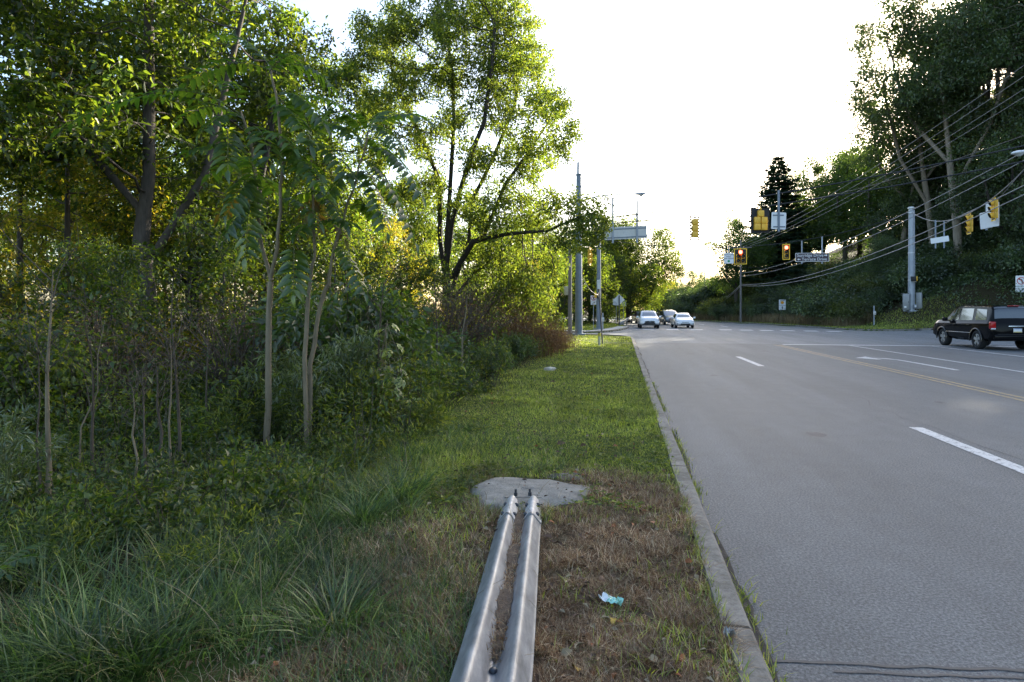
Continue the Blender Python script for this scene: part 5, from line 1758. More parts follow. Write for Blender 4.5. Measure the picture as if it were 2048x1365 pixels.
RAILM = pmat('guardrail_zinc', (0.25, 0.26, 0.275), 0.50, 0.5, var=0.38, scale=16, bump=0.10, stretch=(1, .35, 1), fine=60)
SPLICEM = pmat('guardrail_end_zinc', (0.42, 0.42, 0.42), 0.6, 0.35, var=0.3, scale=18, bump=0.1)
BOLT = pmat('bolt_dark', (0.07, 0.075, 0.085), 0.45, 0.6, var=0.3, scale=30)
root = thing('guardrail', 'galvanised double ridged guardrail end sloping down onto the concrete pad in the foreground', 'guardrail')
rail_strip('beam', -2.0, 4.65, 0, RAILM, root, n=110)
rail_strip('end_piece', 4.30, 4.78, .007, SPLICEM, root, umax=.158, n=16)
mb = MB()


def rail_pt(u, Y, dz=0):
    xs = [rail_c(Y + d) for d in (-.45, -.2, 0, .2, .45)]
    return Vector((sum(a[0] for a in xs) / 5 + u, Y - u * .05, sum(a[1] for a in xs) / 5 + rail_h(u) + dz))


def dome(name, c, nrm, r, h, mat, parent):
    mb_ = MB(); nrm = Vector(nrm).normalized(); c = Vector(c)
    pts = [c - nrm * .004, c + nrm * h * .5, c + nrm * h * .9, c + nrm * h]
    mb_.tube(pts, [r, r * .95, r * .6, r * .05], 12, True)
    return mb_.build(name, mat, parent)


for (u, Y) in [(-.125, 4.40), (-.042, 4.40), (.042, 4.40), (.125, 4.40), (-.125, 4.64), (.042, 4.64), (-.042, 4.64), (.125, 4.64)]:
    sgn = 1 if (abs(u) > .078) == (u > 0) else -1
    dome('bolt', rail_pt(u, Y, .008), (.7 * sgn, -.2, .7), .017, .016, BOLT, root)
dome('bolt', rail_pt(0, 2.36, .004), (0, 0, 1), .017, .014, BOLT, root)
mb = MB()
vs = []; fs = []
for k, u in enumerate(np.linspace(-.16, .16, 33)):
    p_ = rail_pt(max(-.156, min(.156, u)), 4.30, .0085); vs += [p_, p_ + Vector((0, .016, .001))]
for k in range(32):
    fs.append((2 * k, 2 * k + 2, 2 * k + 3, 2 * k + 1))
mb.add(vs, fs); mb.build('splice_gap', BOLT, root)
# debris in the valley of the rail
acc = []; rs = np.random.RandomState(8)
n = 2600
Yd = rs.uniform(2.45, 4.75, n); u = rs.normal(0, .016, n)
pp = np.array([rail_pt(float(np.clip(a, -.034, .034)), float(b), .001) for a, b in zip(u, Yd)])
acc.append(blade_arrays(pp, rs.uniform(.012, .05, n), .0035, rs.uniform(.6, 2.2, n), rs.uniform(0, 6.28, n), 2))
m = 500
Yd = rs.uniform(2.45, 4.8, m); u = rs.normal(0, .014, m)
pp = np.array([rail_pt(float(a), float(b), .008) for a, b in zip(u, Yd)])
acc.append(leaf_arrays(pp, rs.normal(0, 1, (m, 3)) * [1, 1, .3], np.array([0, 0, 1.]) + rs.normal(0, .5, (m, 3)), rs.uniform(.01, .035, m), rs.uniform(.006, .015, m), fold=.2))
o = leaf_obj('rail_debris', acc, GRASS_DRY); kind(o, 'stuff', 'dead grass and leaf scraps lying in the valley of the guardrail', 'debris')
# soil filling the valley
mb = MB(); vs = []; fs = []
ys = np.linspace(2.42, 4.85, 80)
for k, Y in enumerate(ys):
    w = (.026 + .010 * math.sin(Y * 9) + rs.uniform(-.005, .005)) * min(1, (Y - 2.40) * 6) * min(1, (4.87 - Y) * 6 + .1)
    c = rail_pt(0, Y)
    h = rail_h(w)
    for q_, dz in ((-w, h + .002), (-w * .5, h * .75 + .006), (0, h * .6 + .009), (w * .5, h * .75 + .006), (w, h + .002)):
        vs.append((c.x + q_, c.y, c.z + dz + rs.uniform(0, .004)))
for j in range(len(ys) - 1):
    for i in range(4):
        fs.append((j * 5 + i, j * 5 + i + 1, (j + 1) * 5 + i + 1, (j + 1) * 5 + i))
mb.add(vs, fs, True)
o = mb.build('rail_soil', pmat('soil_brown', (0.11, 0.08, 0.055), .95, var=.45, scale=40, bump=.6, fine=120)); kind(o, 'stuff', 'brown soil caught along the valley of the guardrail', 'soil')

# concrete pad
mb = MB(); vs = []; fs = []
nr, na = 9, 44
for j in range(nr):
    for i in range(na):
        a = 6.283 * i / na; rr = (j / (nr - 1))
        ed = 1 + .08 * math.sin(3 * a + 1) + .05 * math.sin(7 * a) + rs.uniform(-.02, .02) * (j == nr - 1)
        x = .14 + .56 * rr * ed * math.cos(a); y = 5.06 + .50 * rr * ed * math.sin(a)
        z = .132 + .016 * (1 - rr ** 2.2) + .008 * math.sin(5 * x + 3) * math.cos(7 * y) + rs.uniform(-.003, .003) - (.10 if j == nr - 1 else .012 if j == nr - 2 else 0)
        vs.append((x, y, z))
for j in range(nr - 1):
    for i in range(na):
        fs.append((j * na + i, (j + 1) * na + i, (j + 1) * na + (i + 1) % na, j * na + (i + 1) % na))
mb.add(vs, fs, True)
root = thing('concrete_pad', 'weathered oval concrete pad that the guardrail end is bolted to', 'concrete pad')
mb.build('slab', pmat('pad_concrete', (0.24, 0.225, 0.195), 0.92, var=0.35, scale=7, bump=0.8, fine=45), root)
mb = MB()
for (x, y) in ((.03, 4.86), (.145, 4.87)):
    mb.cyl((x, y, .15), (x, y, .178), .016, 6)
    mb.cyl((x, y, .178), (x, y, .205), .009, 8); mb.build('anchor_bolt', BOLT, root); mb = MB()

mb = MB(); mb.box((.09, 4.87, .146), (.30, .09, .010)); mb.build('anchor_plate', pmat('anchor_plate_dull', (.20, .19, .17), .8, .2, var=.4, scale=20), root)


def rock(name, label, loc, size, mat, seed, cat='stone'):
    rs_ = np.random.RandomState(seed)
    bm_ = bmesh.new(); bmesh.ops.create_icosphere(bm_, subdivisions=3, radius=1)
    for v in bm_.verts:
        c = v.co; k_ = 1 + .22 * math.sin(c.x * 3 + seed) * math.cos(c.y * 4) + rs_.uniform(-.05, .05)
        v.co = Vector((c.x * size[0] * k_, c.y * size[1] * k_, c.z * size[2] * k_))
    me_ = bpy.data.meshes.new(name); bm_.to_mesh(me_); bm_.free()
    o_ = link(name, me_, None, (mat,)); o_.location = loc
    return tag(o_, label, cat)


rock('asphalt_lump', 'dark lump of old asphalt at the back edge of the concrete pad', (.50, 5.55, .10), (.18, .12, .04), pmat('old_asphalt', (.15, .14, .125), .95, var=.3, scale=30, bump=.6, fine=90), 3, 'asphalt lump')
p_ = on(1100, 15.6); rock('stone', 'pale flat stone at the left edge of the verge below the bushes', p_ + Vector((0, 0, .03)), (.14, .12, .07), pmat('pale_stone', (.5, .45, .36), .9, var=.2), 5)


def crumple(name, label, px, py, size, mats, seed, rz):
    Y = (EYE - .16) * F / (py - HZ); X = PX(px, Y); rs_ = np.random.RandomState(seed)
    root_ = thing(name, label, 'litter', (X, Y, gz(X, Y) + .045), rz)
    nx, ny = 13, 7; g = {}
    for i in range(nx):
        for j in range(ny):
            u, v = i / (nx - 1) - .5, j / (ny - 1) - .5
            g[i, j] = (u * size[0], v * size[1] * (1 - .5 * abs(u)), .012 * math.sin(5 * u + 7 * v + seed) + rs_.uniform(-.008, .008) + .02 * abs(v))
    for nm, (i0, i1), m_ in zip(('film', 'printed_film'), ((0, 5), (5, nx - 1)), mats):
        mb_ = MB()
        for i in range(i0, i1):
            for j in range(ny - 1):
                mb_.add([g[i, j], g[i + 1, j], g[i + 1, j + 1], g[i, j + 1]], [(0, 1, 2), (0, 2, 3)])
        o_ = mb_.build(nm, m_, root_)
        sol_ = o_.modifiers.new('thickness', 'SOLIDIFY'); sol_.thickness = .0012


TEAL = pmat('wrapper_teal', (.33, .62, .53), .3, var=.5, scale=45)
FILM = pmat('wrapper_white', (.78, .80, .80), .25, var=.1, scale=40)
crumple('crumpled_wrapper', 'crumpled white and teal wrapper lying on the dead thatch', 1222, 1190, (.125, .07), (FILM, TEAL), 2, -.8)
crumple('foil_scrap', 'crumpled silvery foil scrap on the kerb at the lower right', 1459, 1262, (.055, .035), (pmat('foil', (.35, .36, .37), .3, .7, var=.4, scale=60), MATS['foil']), 5, .4)
root = thing('broken_stick', 'grey broken wooden stick beside the guardrail at the bottom edge', 'stick')
mb = MB(); a = P(1068, 1325, 2.45); a.z = .13; b = P(1105, 1395, 2.28); b.z = .12
mb.tube([a, a.lerp(b, .5) + Vector((.004, 0, .006)), b], [.008, .011, .010], 7); mb.build('wood', pmat('stick_grey', (.30, .27, .23), .9, var=.3, scale=20), root)

# ------------------------------------------------------------------ poles
def pole_base(mb, c, r):
    mb.box((c.x, c.y, c.z + .03), (r * 3, r * 3, .05)); return mb


def tapered_pole(name, label, px, Y, ztop, r0, r1, mat, cat='pole', plate=True, n=14):
    c = on(px, Y)
    root_ = thing(name, label, cat, c)
    mb_ = MB(); H = ztop - c.z
    mb_.tube([(0, 0, -.4), (0, 0, H * .5), (0, 0, H)], [r0, (r0 + r1) / 2, r1], n)
    mb_.build('shaft', mat, root_)
    mb_ = MB()
    if plate:
        mb_.box((0, 0, .06), (r0 * 3.2, r0 * 3.2, .12), bev=.02); mb_.build('base_plate', mat, root_)
    return root_, c, H


Z1 = EYE + 272 * 39.1 / F
p1, c1, H1 = tapered_pole('strain_pole', 'thick blue grey steel strain pole at the left corner, partly behind the long limb', 1157.5, 39.1, Z1, .245, .17, GALV_POLE)
mb = MB(); mb.tube([(-.05, 0, H1 - .2), (-.03, 0, H1 + .82)], .085, 10); mb.build('top_pipe', POLE_LIGHT, p1)
mb = MB()
for dz in (.0, .78, 1.35):
    mb.cyl((0, 0, H1 - dz - .03), (0, 0, H1 - dz + .03), .21 + .02 * dz, 14)
mb.build('collars', GALV_POLE, p1)
# street light on the left pole
root = thing('street_light', 'pale cobra head street light on a long arm above the sign back at left', 'street light', c1)
zl = EYE + 228 * 39.1 / F - c1.z
mb = MB(); mb.tube([(0, 0, zl - .3), (1.2, -.05, zl + .02), (2.4, -.1, zl + .12), (3.5, -.15, zl + .14)], [.05, .045, .04, .035], 8); mb.build('arm', POLE_LIGHT, root)


def lamp_head(parent, c, d, L, mat):
    """cobra head lying along d"""
    d = Vector(d).normalized(); s_ = d.cross(Vector((0, 0, 1))).normalized(); up = Vector((0, 0, 1))
    mb_ = MB(); vs_ = []; fs_ = []; prof = [(0, .05, .04), (.15, .10, .08), (.4, .17, .12), (.7, .19, .13), (.9, .13, .09), (1, .03, .03)]
    n_ = 12
    for (u_, w_, h_) in prof:
        for k_ in range(n_):
            a_ = 6.283 * k_ / n_
            zz = math.sin(a_) * h_ * (.8 if math.sin(a_) > 0 else .45)
            vs_.append(Vector(c) + d * (u_ * L) + s_ * (math.cos(a_) * w_) + up * zz)
    for j in range(len(prof) - 1):
        for k_ in range(n_):
            fs_.append((j * n_ + k_, j * n_ + (k_ + 1) % n_, (j + 1) * n_ + (k_ + 1) % n_, (j + 1) * n_ + k_))
    fs_ += [tuple(range(n_))[::-1], tuple(range(5 * n_, 6 * n_))]
    mb_.add(vs_, fs_, True); mb_.build('lamp_head', mat, parent)
    mb_ = MB(); c2 = Vector(c) + d * (L * .6) - up * .04
    mb_.tube([c2, c2 - up * .05, c2 - up * .11], [.15, .13, .04], 12); mb_.build('lens_bowl', pmat('lamp_glass', (.55, .57, .58), .2, var=.05), parent)


lamp_head(root, (3.45, -.15, zl + .14), (1, -.04, .0), .95, POLE_LIGHT)

Y2 = 49.6
Z2 = EYE + 152 * Y2 / F
p2_, c2_, H2 = tapered_pole('strain_pole', 'slimmer grey steel signal pole across the side street at left', 1197.5, Y2, Z2, .20, .15, GALV_POLE)
mb = MB(); mb.cyl((0, 0, H2), (0, 0, H2 + .06), .17, 14); mb.build('cap', POLE_LIGHT, p2_)
YR = 53.0
ZR = EYE + 208 * YR / F
pR, cR, HR = tapered_pole('strain_pole', 'grey steel strain pole carrying cabinets on the right corner', 1822.5, YR, ZR, .27, .20, POLE_LIGHT)
mb = MB()
for z in (HR - .1, HR - .55, HR * .56, HR * .30):
    mb.cyl((0, 0, z - .05), (0, 0, z + .05), .27, 14)
mb.build('bands', GALV, pR)
mb = MB(); mb.tube([(.22, -.10, .4), (.22, -.12, HR * .4), (.20, -.10, HR - .3)], .04, 6); mb.build('conduit', POLE_LIGHT, pR)


def cabinet(name, label, px, py0, py1, w, d, Y, rz):
    a = P(px, py1, Y); b = P(px, py0, Y); h = b.z - a.z
    root_ = thing(name, label, 'cabinet', a, rz)
    mb_ = MB(); mb_.box((0, 0, h / 2), (w, d, h), bev=.03); mb_.build('case', CABINET, root_)
    mb_ = MB(); mb_.box((0, -d / 2 - .012, h / 2), (w * .9, .024, h * .92), bev=.008); o_ = mb_.build('door', CABINET, root_)
    mb_ = MB(); mb_.box((w * .33, -d / 2 - .04, h * .5), (.03, .03, .14)); mb_.build('handle', SIGBLK, o_)
    mb_ = MB(); mb_.box((-w * .15, -d / 2 - .027, h * .2), (w * .35, .004, h * .1)); mb_.build('notice', WHITE, o_)
    mb_ = MB()
    mb_.box((0, 0, h + .012), (w * 1.06, d * 1.08, .024)); mb_.build('lid', CABINET, root_)


cabinet('control_cabinet', 'grey control cabinet strapped to the left side of the right strain pole', 1812, 588, 621, .50, .42, YR - .15, -.5)
cabinet('control_cabinet', 'pale steel control cabinet on the right side of the right strain pole', 1838, 586, 621, .46, .42, YR + .05, .9)
root = thing('meter_box', 'small meter box low on the right strain pole between the cabinets', 'meter box', P(1829.5, 616, YR - .32))
mb = MB(); mb.box((0, 0, .12), (.24, .14, .36), bev=.02); mb.build('case', POLE_LIGHT, root)
mb = MB(); mb.disc((0, -.08, .14), (0, -1, 0), .085, 14, .03); mb.build('dial', WHITE, root)


def utility(name, label, px, Y, pytop, arm=None, r=.14, mat=WOODPOLE):
    c = on(px, Y); zt = EYE + (HZ - pytop) * Y / F
    root_ = thing(name, label, 'utility pole', c)
    mb_ = MB(); mb_.tube([(0, 0, -.5), (0, 0, zt - c.z)], [r, r * .7], 10); mb_.build('shaft', mat, root_)
    if arm:
        mb_ = MB()
        for (z, w) in arm:
            mb_.box((0, -.14, z - c.z), (w, .09, .11), Matrix.Rotation(-ROAD_A, 3, 'Z'))
        mb_.build('crossarm', mat, root_)
        mb_ = MB()
        for (z, w) in arm:
            for q_ in (-.47, -.2, .2, .47):
                v = Matrix.Rotation(-ROAD_A, 3, 'Z') @ Vector((q_ * w, -.14, 0))
                mb_.cyl((v.x, v.y, z - c.z + .05), (v.x, v.y, z - c.z + .24), .045, 8)
        mb_.build('insulators', SIGBLK, root_)
    return root_, c, zt


u1, cu1, zu1 = utility('utility_pole', 'grey wooden utility pole with a crossarm behind the doghouse signal', 1481.5, 80, 480, [(EYE + 126 * 80 / F, 2.7)])
u2, cu2, zu2 = utility('utility_pole', 'thin distant utility pole standing above the curve sign', 1409.5, 132, 538, [(EYE + 78 * 132 / F, 2.2)], .13)
u3, cu3, zu3 = utility('utility_pole', 'faint farthest utility pole left of the thin distant one', 1399.5, 210, 570, [(EYE + 46 * 210 / F, 2.2)], .16)
uL, cuL, zuL = utility('utility_pole', 'weathered wooden pole half hidden by leaves beside the thick strain pole', 1140, 42, 478, None, .16)
mb = MB(); mb.box((-.28, -.12, EYE + 40 * 42 / F - cuL.z), (.30, .22, .62), bev=.03); mb.build('box', pmat('box_tan', (.42, .39, .27), .6), uL)
# the near right strain pole that carries the spans (past the right edge)
YN = 25.5; XN = 24.2
rootN = thing('strain_pole', 'steel strain pole just past the right edge carrying the signal spans', 'pole', (XN, YN, gz(XN, YN)))
mb = MB(); mb.tube([(0, 0, -.3), (0, 0, 13.4)], [.28, .17], 14); mb.build('shaft', POLE_LIGHT, rootN)
mb = MB(); mb.box((0, 0, .06), (.8, .8, .12), bev=.02); mb.build('base_plate', POLE_LIGHT, rootN)
mb = MB(); mb.box((0, 0, 12.75), (2.4, .1, .12), Matrix.Rotation(-ROAD_A, 3, 'Z')); mb.build('crossarm', WOODPOLE, rootN)
root = thing('street_light', 'white cobra head street light poking in at the right edge', 'street light', (XN, YN, 0))
hz_ = P(2025, 307, 25.0)
mb = MB(); e = hz_ - Vector((XN, YN, 0)) + Vector((.75, 0, 0.06)); mb.tube([(0, 0, hz_.z - .1), (e.x * .5, 0, hz_.z + .1), e], [.05, .045, .04], 8); mb.build('arm', POLE_LIGHT, root)
lamp_head(root, e + Vector((.05, 0, 0)), (-1, 0, -.08), .85, pmat('lamp_white', (.72, .74, .76), .4))

# ------------------------------------------------------------------ wires
def sagpt(a, b, sag, u):
    p_ = a.lerp(b, u); p_.z -= 4 * sag * u * (1 - u); return p_


def wire(name, label, a, b, sag, r, mat, group=None, n=26):
    mb_ = MB(); mb_.tube([sagpt(a, b, sag, k / n) for k in range(n + 1)], r, 5)
    return tag(mb_.build(name, mat), label, 'cable', group)


def span_at(sp, px):
    a, b, s_ = sp
    k = (px - 1024) / F
    u = (a.x - k * a.y) / ((a.x - b.x) - k * (a.y - b.y))
    return sagpt(a, b, s_, u)


N8 = lambda z: Vector((XN, YN, z))
SP1 = (P(1157.5, 452, 39.1), N8(8.5), .48)
SP2 = (P(1157.5, 442, 39.1), N8(9.2), .42)
SP3 = (P(1197.5, 478, Y2), P(1822.5, 425, YR), 1.75)
SP4 = (P(1822.5, 424, YR), N8(10.5), 2.5)
SP5 = (P(1197.5, 520, Y2), P(1822.5, 545, YR), .15)
wire('span_cable', 'black span cable carrying the two yellow signal backs over the road', *SP1, .034, CABLE_B)
wire('span_cable', 'black messenger cable just above the one carrying the signal backs', *SP2, .036, CABLE_B)
wire('span_cable', 'thin span cable carrying the two red lit signals and the street name sign', *SP3, .028, CABLE_B)
wire('span_cable', 'grey span cable carrying the side facing signals at the right', *SP4, .03, CABLE_G)
wire('tether_cable', 'thin tether cable running level beneath the red lit signals', *SP5, .010, CABLE_B)
SP6 = (P(1157.5, 530, 39.1), P(1197.5, 530, Y2), .2)
wire('tether_cable', 'short cable slanting between the two left poles', P(1165, 555, 39.1), P(1197, 590, Y2), .3, .02, CABLE_G)
wire('span_cable', 'short cable between the left poles carrying the half hidden signal', P(1157.5, 492, 39.1), P(1197.5, 492, Y2), .1, .02, CABLE_B)
rotA = Matrix.Rotation(-ROAD_A, 3, 'Z')
for k, (q1, q2, dz) in enumerate([(-1.2, -1.1, 0), (-.4, -.4, 0), (.5, .5, 0), (1.2, 1.1, 0)]):
    a = Vector((cu1.x, cu1.y, EYE + 126 * 80 / F + .25)) + rotA @ Vector((q1, -.14, 0)); b = Vector((XN, YN, 13.0)) + rotA @ Vector((q2, 0, 0))
    wire('overhead_wire', 'thin high power wire rising from the wooden crossarm to the upper right', a, b, .9, .012, CABLE_G, 'high power wires over the right bank')
    c = Vector((cu2.x, cu2.y, EYE + 78 * 132 / F + .25)) + rotA @ Vector((q1 * .8, -.14, 0))
    wire('overhead_wire', 'thin far power wire between the wooden crossarm and the distant pole', a, c, .9, .014, CABLE_G, 'far power wires')
for k, (z1, z2, sg, r, lab) in enumerate([(75, 9.75, 1.2, .02, 'pale upper telephone cable sweeping up past the street name sign'), (69, 9.35, 1.3, .02, 'pale second telephone cable just under the upper one'),
                                     (53, 8.2, 1.55, .026, 'thick grey lower telephone cable sweeping over the bank'), (50.5, 7.75, 1.6, .026, 'thick grey lowest telephone cable sweeping over the bank')]):
    a = Vector((cu1.x, cu1.y - .15, EYE + z1 * 80 / F)); b = N8(z2)
    wire('telephone_cable', lab, a, b, sg, r, CABLE_G)
    if k > 1:
        c = Vector((cu2.x, cu2.y - .15, EYE + (11 + 4 * (3 - k)) * 132 / F)); wire('telephone_cable', ('upper' if k == 2 else 'lower') + ' pale cable dipping from the wooden utility pole toward the distant pole', a, c, 1.0, .04, CABLE_G)
wire('overhead_wire', 'dark cable crossing in front of the tall trees toward the right edge', P(1600, 402, 60), N8(10.0), .5, .022, CABLE_B)
wire('guy_wire', 'steep thin guy wire meeting the side facing signal at the right', P(1993, 403, 35.2), P(2120, 250, 26), .05, .016, CABLE_G)

# ------------------------------------------------------------------ traffic signals
def visor(parent, c, r, L, mo, mi):
    for nm, rr, m_, ex in (('visor', r, mo, 0), ('visor_lining', r - .006, mi, .002)):
        mb_ = MB(); vs_ = []; fs_ = []; n_ = 18
        for k_ in range(n_ + 1):
            a_ = math.radians(-60 + 300 * k_ / n_) ; x, z = math.cos(a_) * rr, math.sin(a_) * rr
            top = .5 + .5 * math.sin(a_)
            ll = L * (.45 + .55 * top) - ex
            vs_ += [Vector((c[0] + x, c[1] - .001 + ex, c[2] + z)), Vector((c[0] + x, c[1] - ll, c[2] + z))]
        for k_ in range(n_):
            fs_.append((2 * k_, 2 * k_ + 2, 2 * k_ + 3, 2 * k_ + 1))
        mb_.add(vs_, fs_, True)
        if nm == 'visor':
            vis = mb_.build(nm, m_, parent)
        else:
            mb_.build(nm, m_, vis)


def signal(name, label, top, rz, layout, lit=(), plate='black', border=True, hang=.30, group=None, vis=True):
    """hangs below top; the front looks to local -Y"""
    root_ = thing(name, label, 'traffic light', top, rz, group)
    if layout == 'v3':
        cells = [(0, -.18), (0, -.54), (0, -.90)]; x0, x1 = -.30, .30
    else:
        cells = [(0, -.18), (-.19, -.54), (.19, -.54), (-.19, -.90), (.19, -.90)]; x0, x1 = -.52, .52
    z0, z1 = -1.22 - hang, .13 - hang
    mb_ = MB()
    for (x, z) in cells:
        mb_.box((x, .10, z - hang), (.335, .20, .352), bev=.03)
    hs = mb_.build('housing', SIGYEL, root_)
    mb_ = MB(); mb_.tube([(0, .08, -hang + .02), (0, .08, -hang * .3), (0, .08, .04)], .025, 8); mb_.box((0, .08, -hang * .55), (.12, .10, .08), bev=.01); mb_.build('hanger', POLE_LIGHT if plate != 'black' else SIGYEL, root_)
    mb_ = MB()
    if plate == 'slots':
        for sx in (-1, 1):
            mb_.box((sx * .285, .03, (z0 + z1) / 2), (.03, .012, z1 - z0)); mb_.box((sx * .190, .03, (z0 + z1) / 2), (.03, .012, z1 - z0))
            for k_ in range(9):
                mb_.box((sx * .2375, .03, z0 + (z1 - z0) * (k_ + .0) / 8 + (.02 if k_ == 0 else -.02 if k_ == 8 else 0)), (.064, .012, .105))
        for zz in (z0 + .06, z1 - .06):
            for k_ in range(4):
                mb_.box((-.13 + .0867 * k_, .03, zz), (.045, .011, .12))
            mb_.box((0, .03, zz + (.05 if zz > -.7 else -.05)), (.34, .010, .02))
        mb_.build('backplate', SIGGREY, root_)
    else:
        mb_.box(((x0 + x1) / 2, .03, (z0 + z1) / 2), (x1 - x0, .012, z1 - z0)); mb_.build('backplate', SIGBLK, root_)
    if border:
        mb_ = MB(); b = .065; yb = .018
        mb_.box(((x0 + x1) / 2, yb, z1 - b / 2), (x1 - x0, .008, b)); mb_.box(((x0 + x1) / 2, yb, z0 + b / 2), (x1 - x0, .008, b))
        for xx in (x0 + b / 2, x1 - b / 2):
            mb_.box((xx, yb, (z0 + z1) / 2), (b, .008, z1 - z0 - 2 * b))
        mb_.build('border', BORDER, root_)
    for k_, (x, z) in enumerate(cells):
        mb_ = MB(); mb_.tube([(x, -.004, z - hang), (x, -.022, z - hang), (x, -.03, z - hang)], [.15, .12, .02], 18)
        mb_.build('lens', LENS_RED if k_ in lit else LENS_OFF, root_)
        if vis:
            visor(root_, (x, 0, z - hang), .162, .24, SIGYEL, SIGBLK)
    return root_


FR = math.pi - ROAD_A
signal('traffic_signal', 'yellow three section signal seen from behind with a slotted grey backplate, alone over the road', span_at(SP1, 1389), FR + .25, 'v3', (), 'slots', False, .22)
signal('traffic_signal', 'yellow five section doghouse signal seen from behind before a black backplate', span_at(SP1, 1519.5), FR + .22, 'dog', (), 'black', False, .20)
signal('traffic_signal', 'five section doghouse signal facing us with its top red lamp lit', span_at(SP3, 1481), 0.0 - .2, 'dog', (0,), hang=.26, vis=True)
signal('traffic_signal', 'three section signal facing us with its red lamp lit, beside the street name sign', span_at(SP3, 1572.5), -.2, 'v3', (0,), hang=.24)
signal('traffic_signal', 'side facing three section signal hanging at the right before the pale trunks', span_at(SP4, 1937), math.radians(-106), 'v3', (), hang=.12)
signal('traffic_signal', 'side facing three section signal nearest the right edge beside white sign panels', span_at(SP4, 1986), math.radians(-109), 'v3', (), hang=.12)
signal('traffic_signal', 'amber side facing signal half hidden by leaves between the left poles', P(1181, 496, 45.0), math.radians(72), 'v3', (), hang=.10)


def ped_signal(label, c, rz):
    root_ = thing('pedestrian_signal', label, 'pedestrian signal', c, rz)
    mb_ = MB(); mb_.box((0, .10, 0), (.42, .20, .42), bev=.03); mb_.build('housing', SIGYEL, root_)
    mb_ = MB(); mb_.box((0, -.06, 0), (.42, .12, .42), bev=.015); mb_.build('hood', SIGBLK, root_)
    mb_ = MB(); mb_.box((0, .1, -.26), (.3, .08, .05)); mb_.build('bracket', GALV, root_)


ped_signal('black and yellow pedestrian signal on the right strain pole above the cabinets', P(1828, 558, YR - .4), math.radians(-62))
ped_signal('yellow pedestrian signal on the slimmer left pole behind the narrow white panel', P(1194, 591, Y2 - .35), math.radians(75))

# ------------------------------------------------------------------ signs
def text(name, body, size, loc, mat, parent, ax='CENTER', ex=.002):
    cu = bpy.data.curves.new(name, 'FONT'); cu.body = body; cu.size = size; cu.align_x = ax; cu.align_y = 'CENTER'; cu.extrude = ex; cu.resolution_u = 3
    tmp = bpy.data.objects.new(name, cu); COL.objects.link(tmp)
    dg = bpy.context.evaluated_depsgraph_get(); dg.update()
    me_ = bpy.data.meshes.new_from_object(tmp.evaluated_get(dg)); bpy.data.objects.remove(tmp); bpy.data.curves.remove(cu)
    me_.name = name; me_.materials.clear()
    o_ = link(name, me_, parent, (mat,)); o_.location = loc; o_.rotation_euler = (math.pi / 2, 0, 0)
    return o_


def rrect(w, h, r, n=5):
    pts = []
    for cx, cz, a0 in ((w / 2 - r, h / 2 - r, 0), (-w / 2 + r, h / 2 - r, 90), (-w / 2 + r, -h / 2 + r, 180), (w / 2 - r, -h / 2 + r, 270)):
        for k_ in range(n):
            a_ = math.radians(a0 + 90 * k_ / (n - 1)); pts.append((cx + r * math.cos(a_), cz + r * math.sin(a_)))
    return pts


def panel(name, w, h, mat, parent, y=0.0, r=.05, thick=.012, off=(0, 0)):
    mb_ = MB(); mb_.prism([(a + off[0], b + off[1]) for a, b in rrect(w, h, r)], thick, off=(0, y, 0)); return mb_.build(name, mat, parent)


def arrow_mesh(mb_, c, ang, L, w, y):
    """flat arrow pointing along ang (radians from +X in XZ)"""
    d = Vector((math.cos(ang), 0, math.sin(ang))); s_ = Vector((-d.z, 0, d.x)); c = Vector((c[0], y, c[1]))
    t_ = c + d * L * .5; hb = c + d * L * .5 - d * L * .45; b = c - d * L * .5
    f2 = lambda p_: p_
    poly_ = [b + s_ * w * .35, hb + s_ * w * .35, hb + s_ * w, t_, hb - s_ * w, hb - s_ * w * .35, b - s_ * w * .35]
    mb_.prism([(p_.x, p_.z) for p_ in poly_], .003, off=(0, y, 0))


# street name sign
a = span_at(SP3, 1604.5); b = span_at(SP3, 1643)
cs = P(1624.5, 515, (a.y + b.y) / 2)
root = thing('street_name_sign', 'purple brown street name sign reading Sunridge Drive and Terrace Drive hung from the far span', 'sign', cs, -.12)
Ws, Hs = 64 * cs.y / F, 17.5 * cs.y / F
panel('panel', Ws, Hs, WHITE, root, .004, .06, .014); panel('face', Ws - .07, Hs - .07, BROWN, root, -.004, .045, .006)
text('lettering', 'Sunridge Drive', .36, (-.17, -.008, Hs * .21), WHITE, root); text('lettering', 'Terrace Drive', .36, (.17, -.008, -Hs * .23), WHITE, root)
mb = MB(); arrow_mesh(mb, (Ws * .40, Hs * .21), 0, .26, .10, -.009); arrow_mesh(mb, (-Ws * .40, -Hs * .23), math.pi, .26, .10, -.009); mb.build('arrows', WHITE, root)
mb = MB()
for (px_, t_) in ((1605, a), (1643.5, b)):
    x = (px_ - 1624.5) * cs.y / F
    mb.box((x, .045, (t_.z - cs.z - Hs * .75) / 2), (.09, .05, t_.z - cs.z + Hs * .75))
mb.build('hangers', POLE_LIGHT, root)

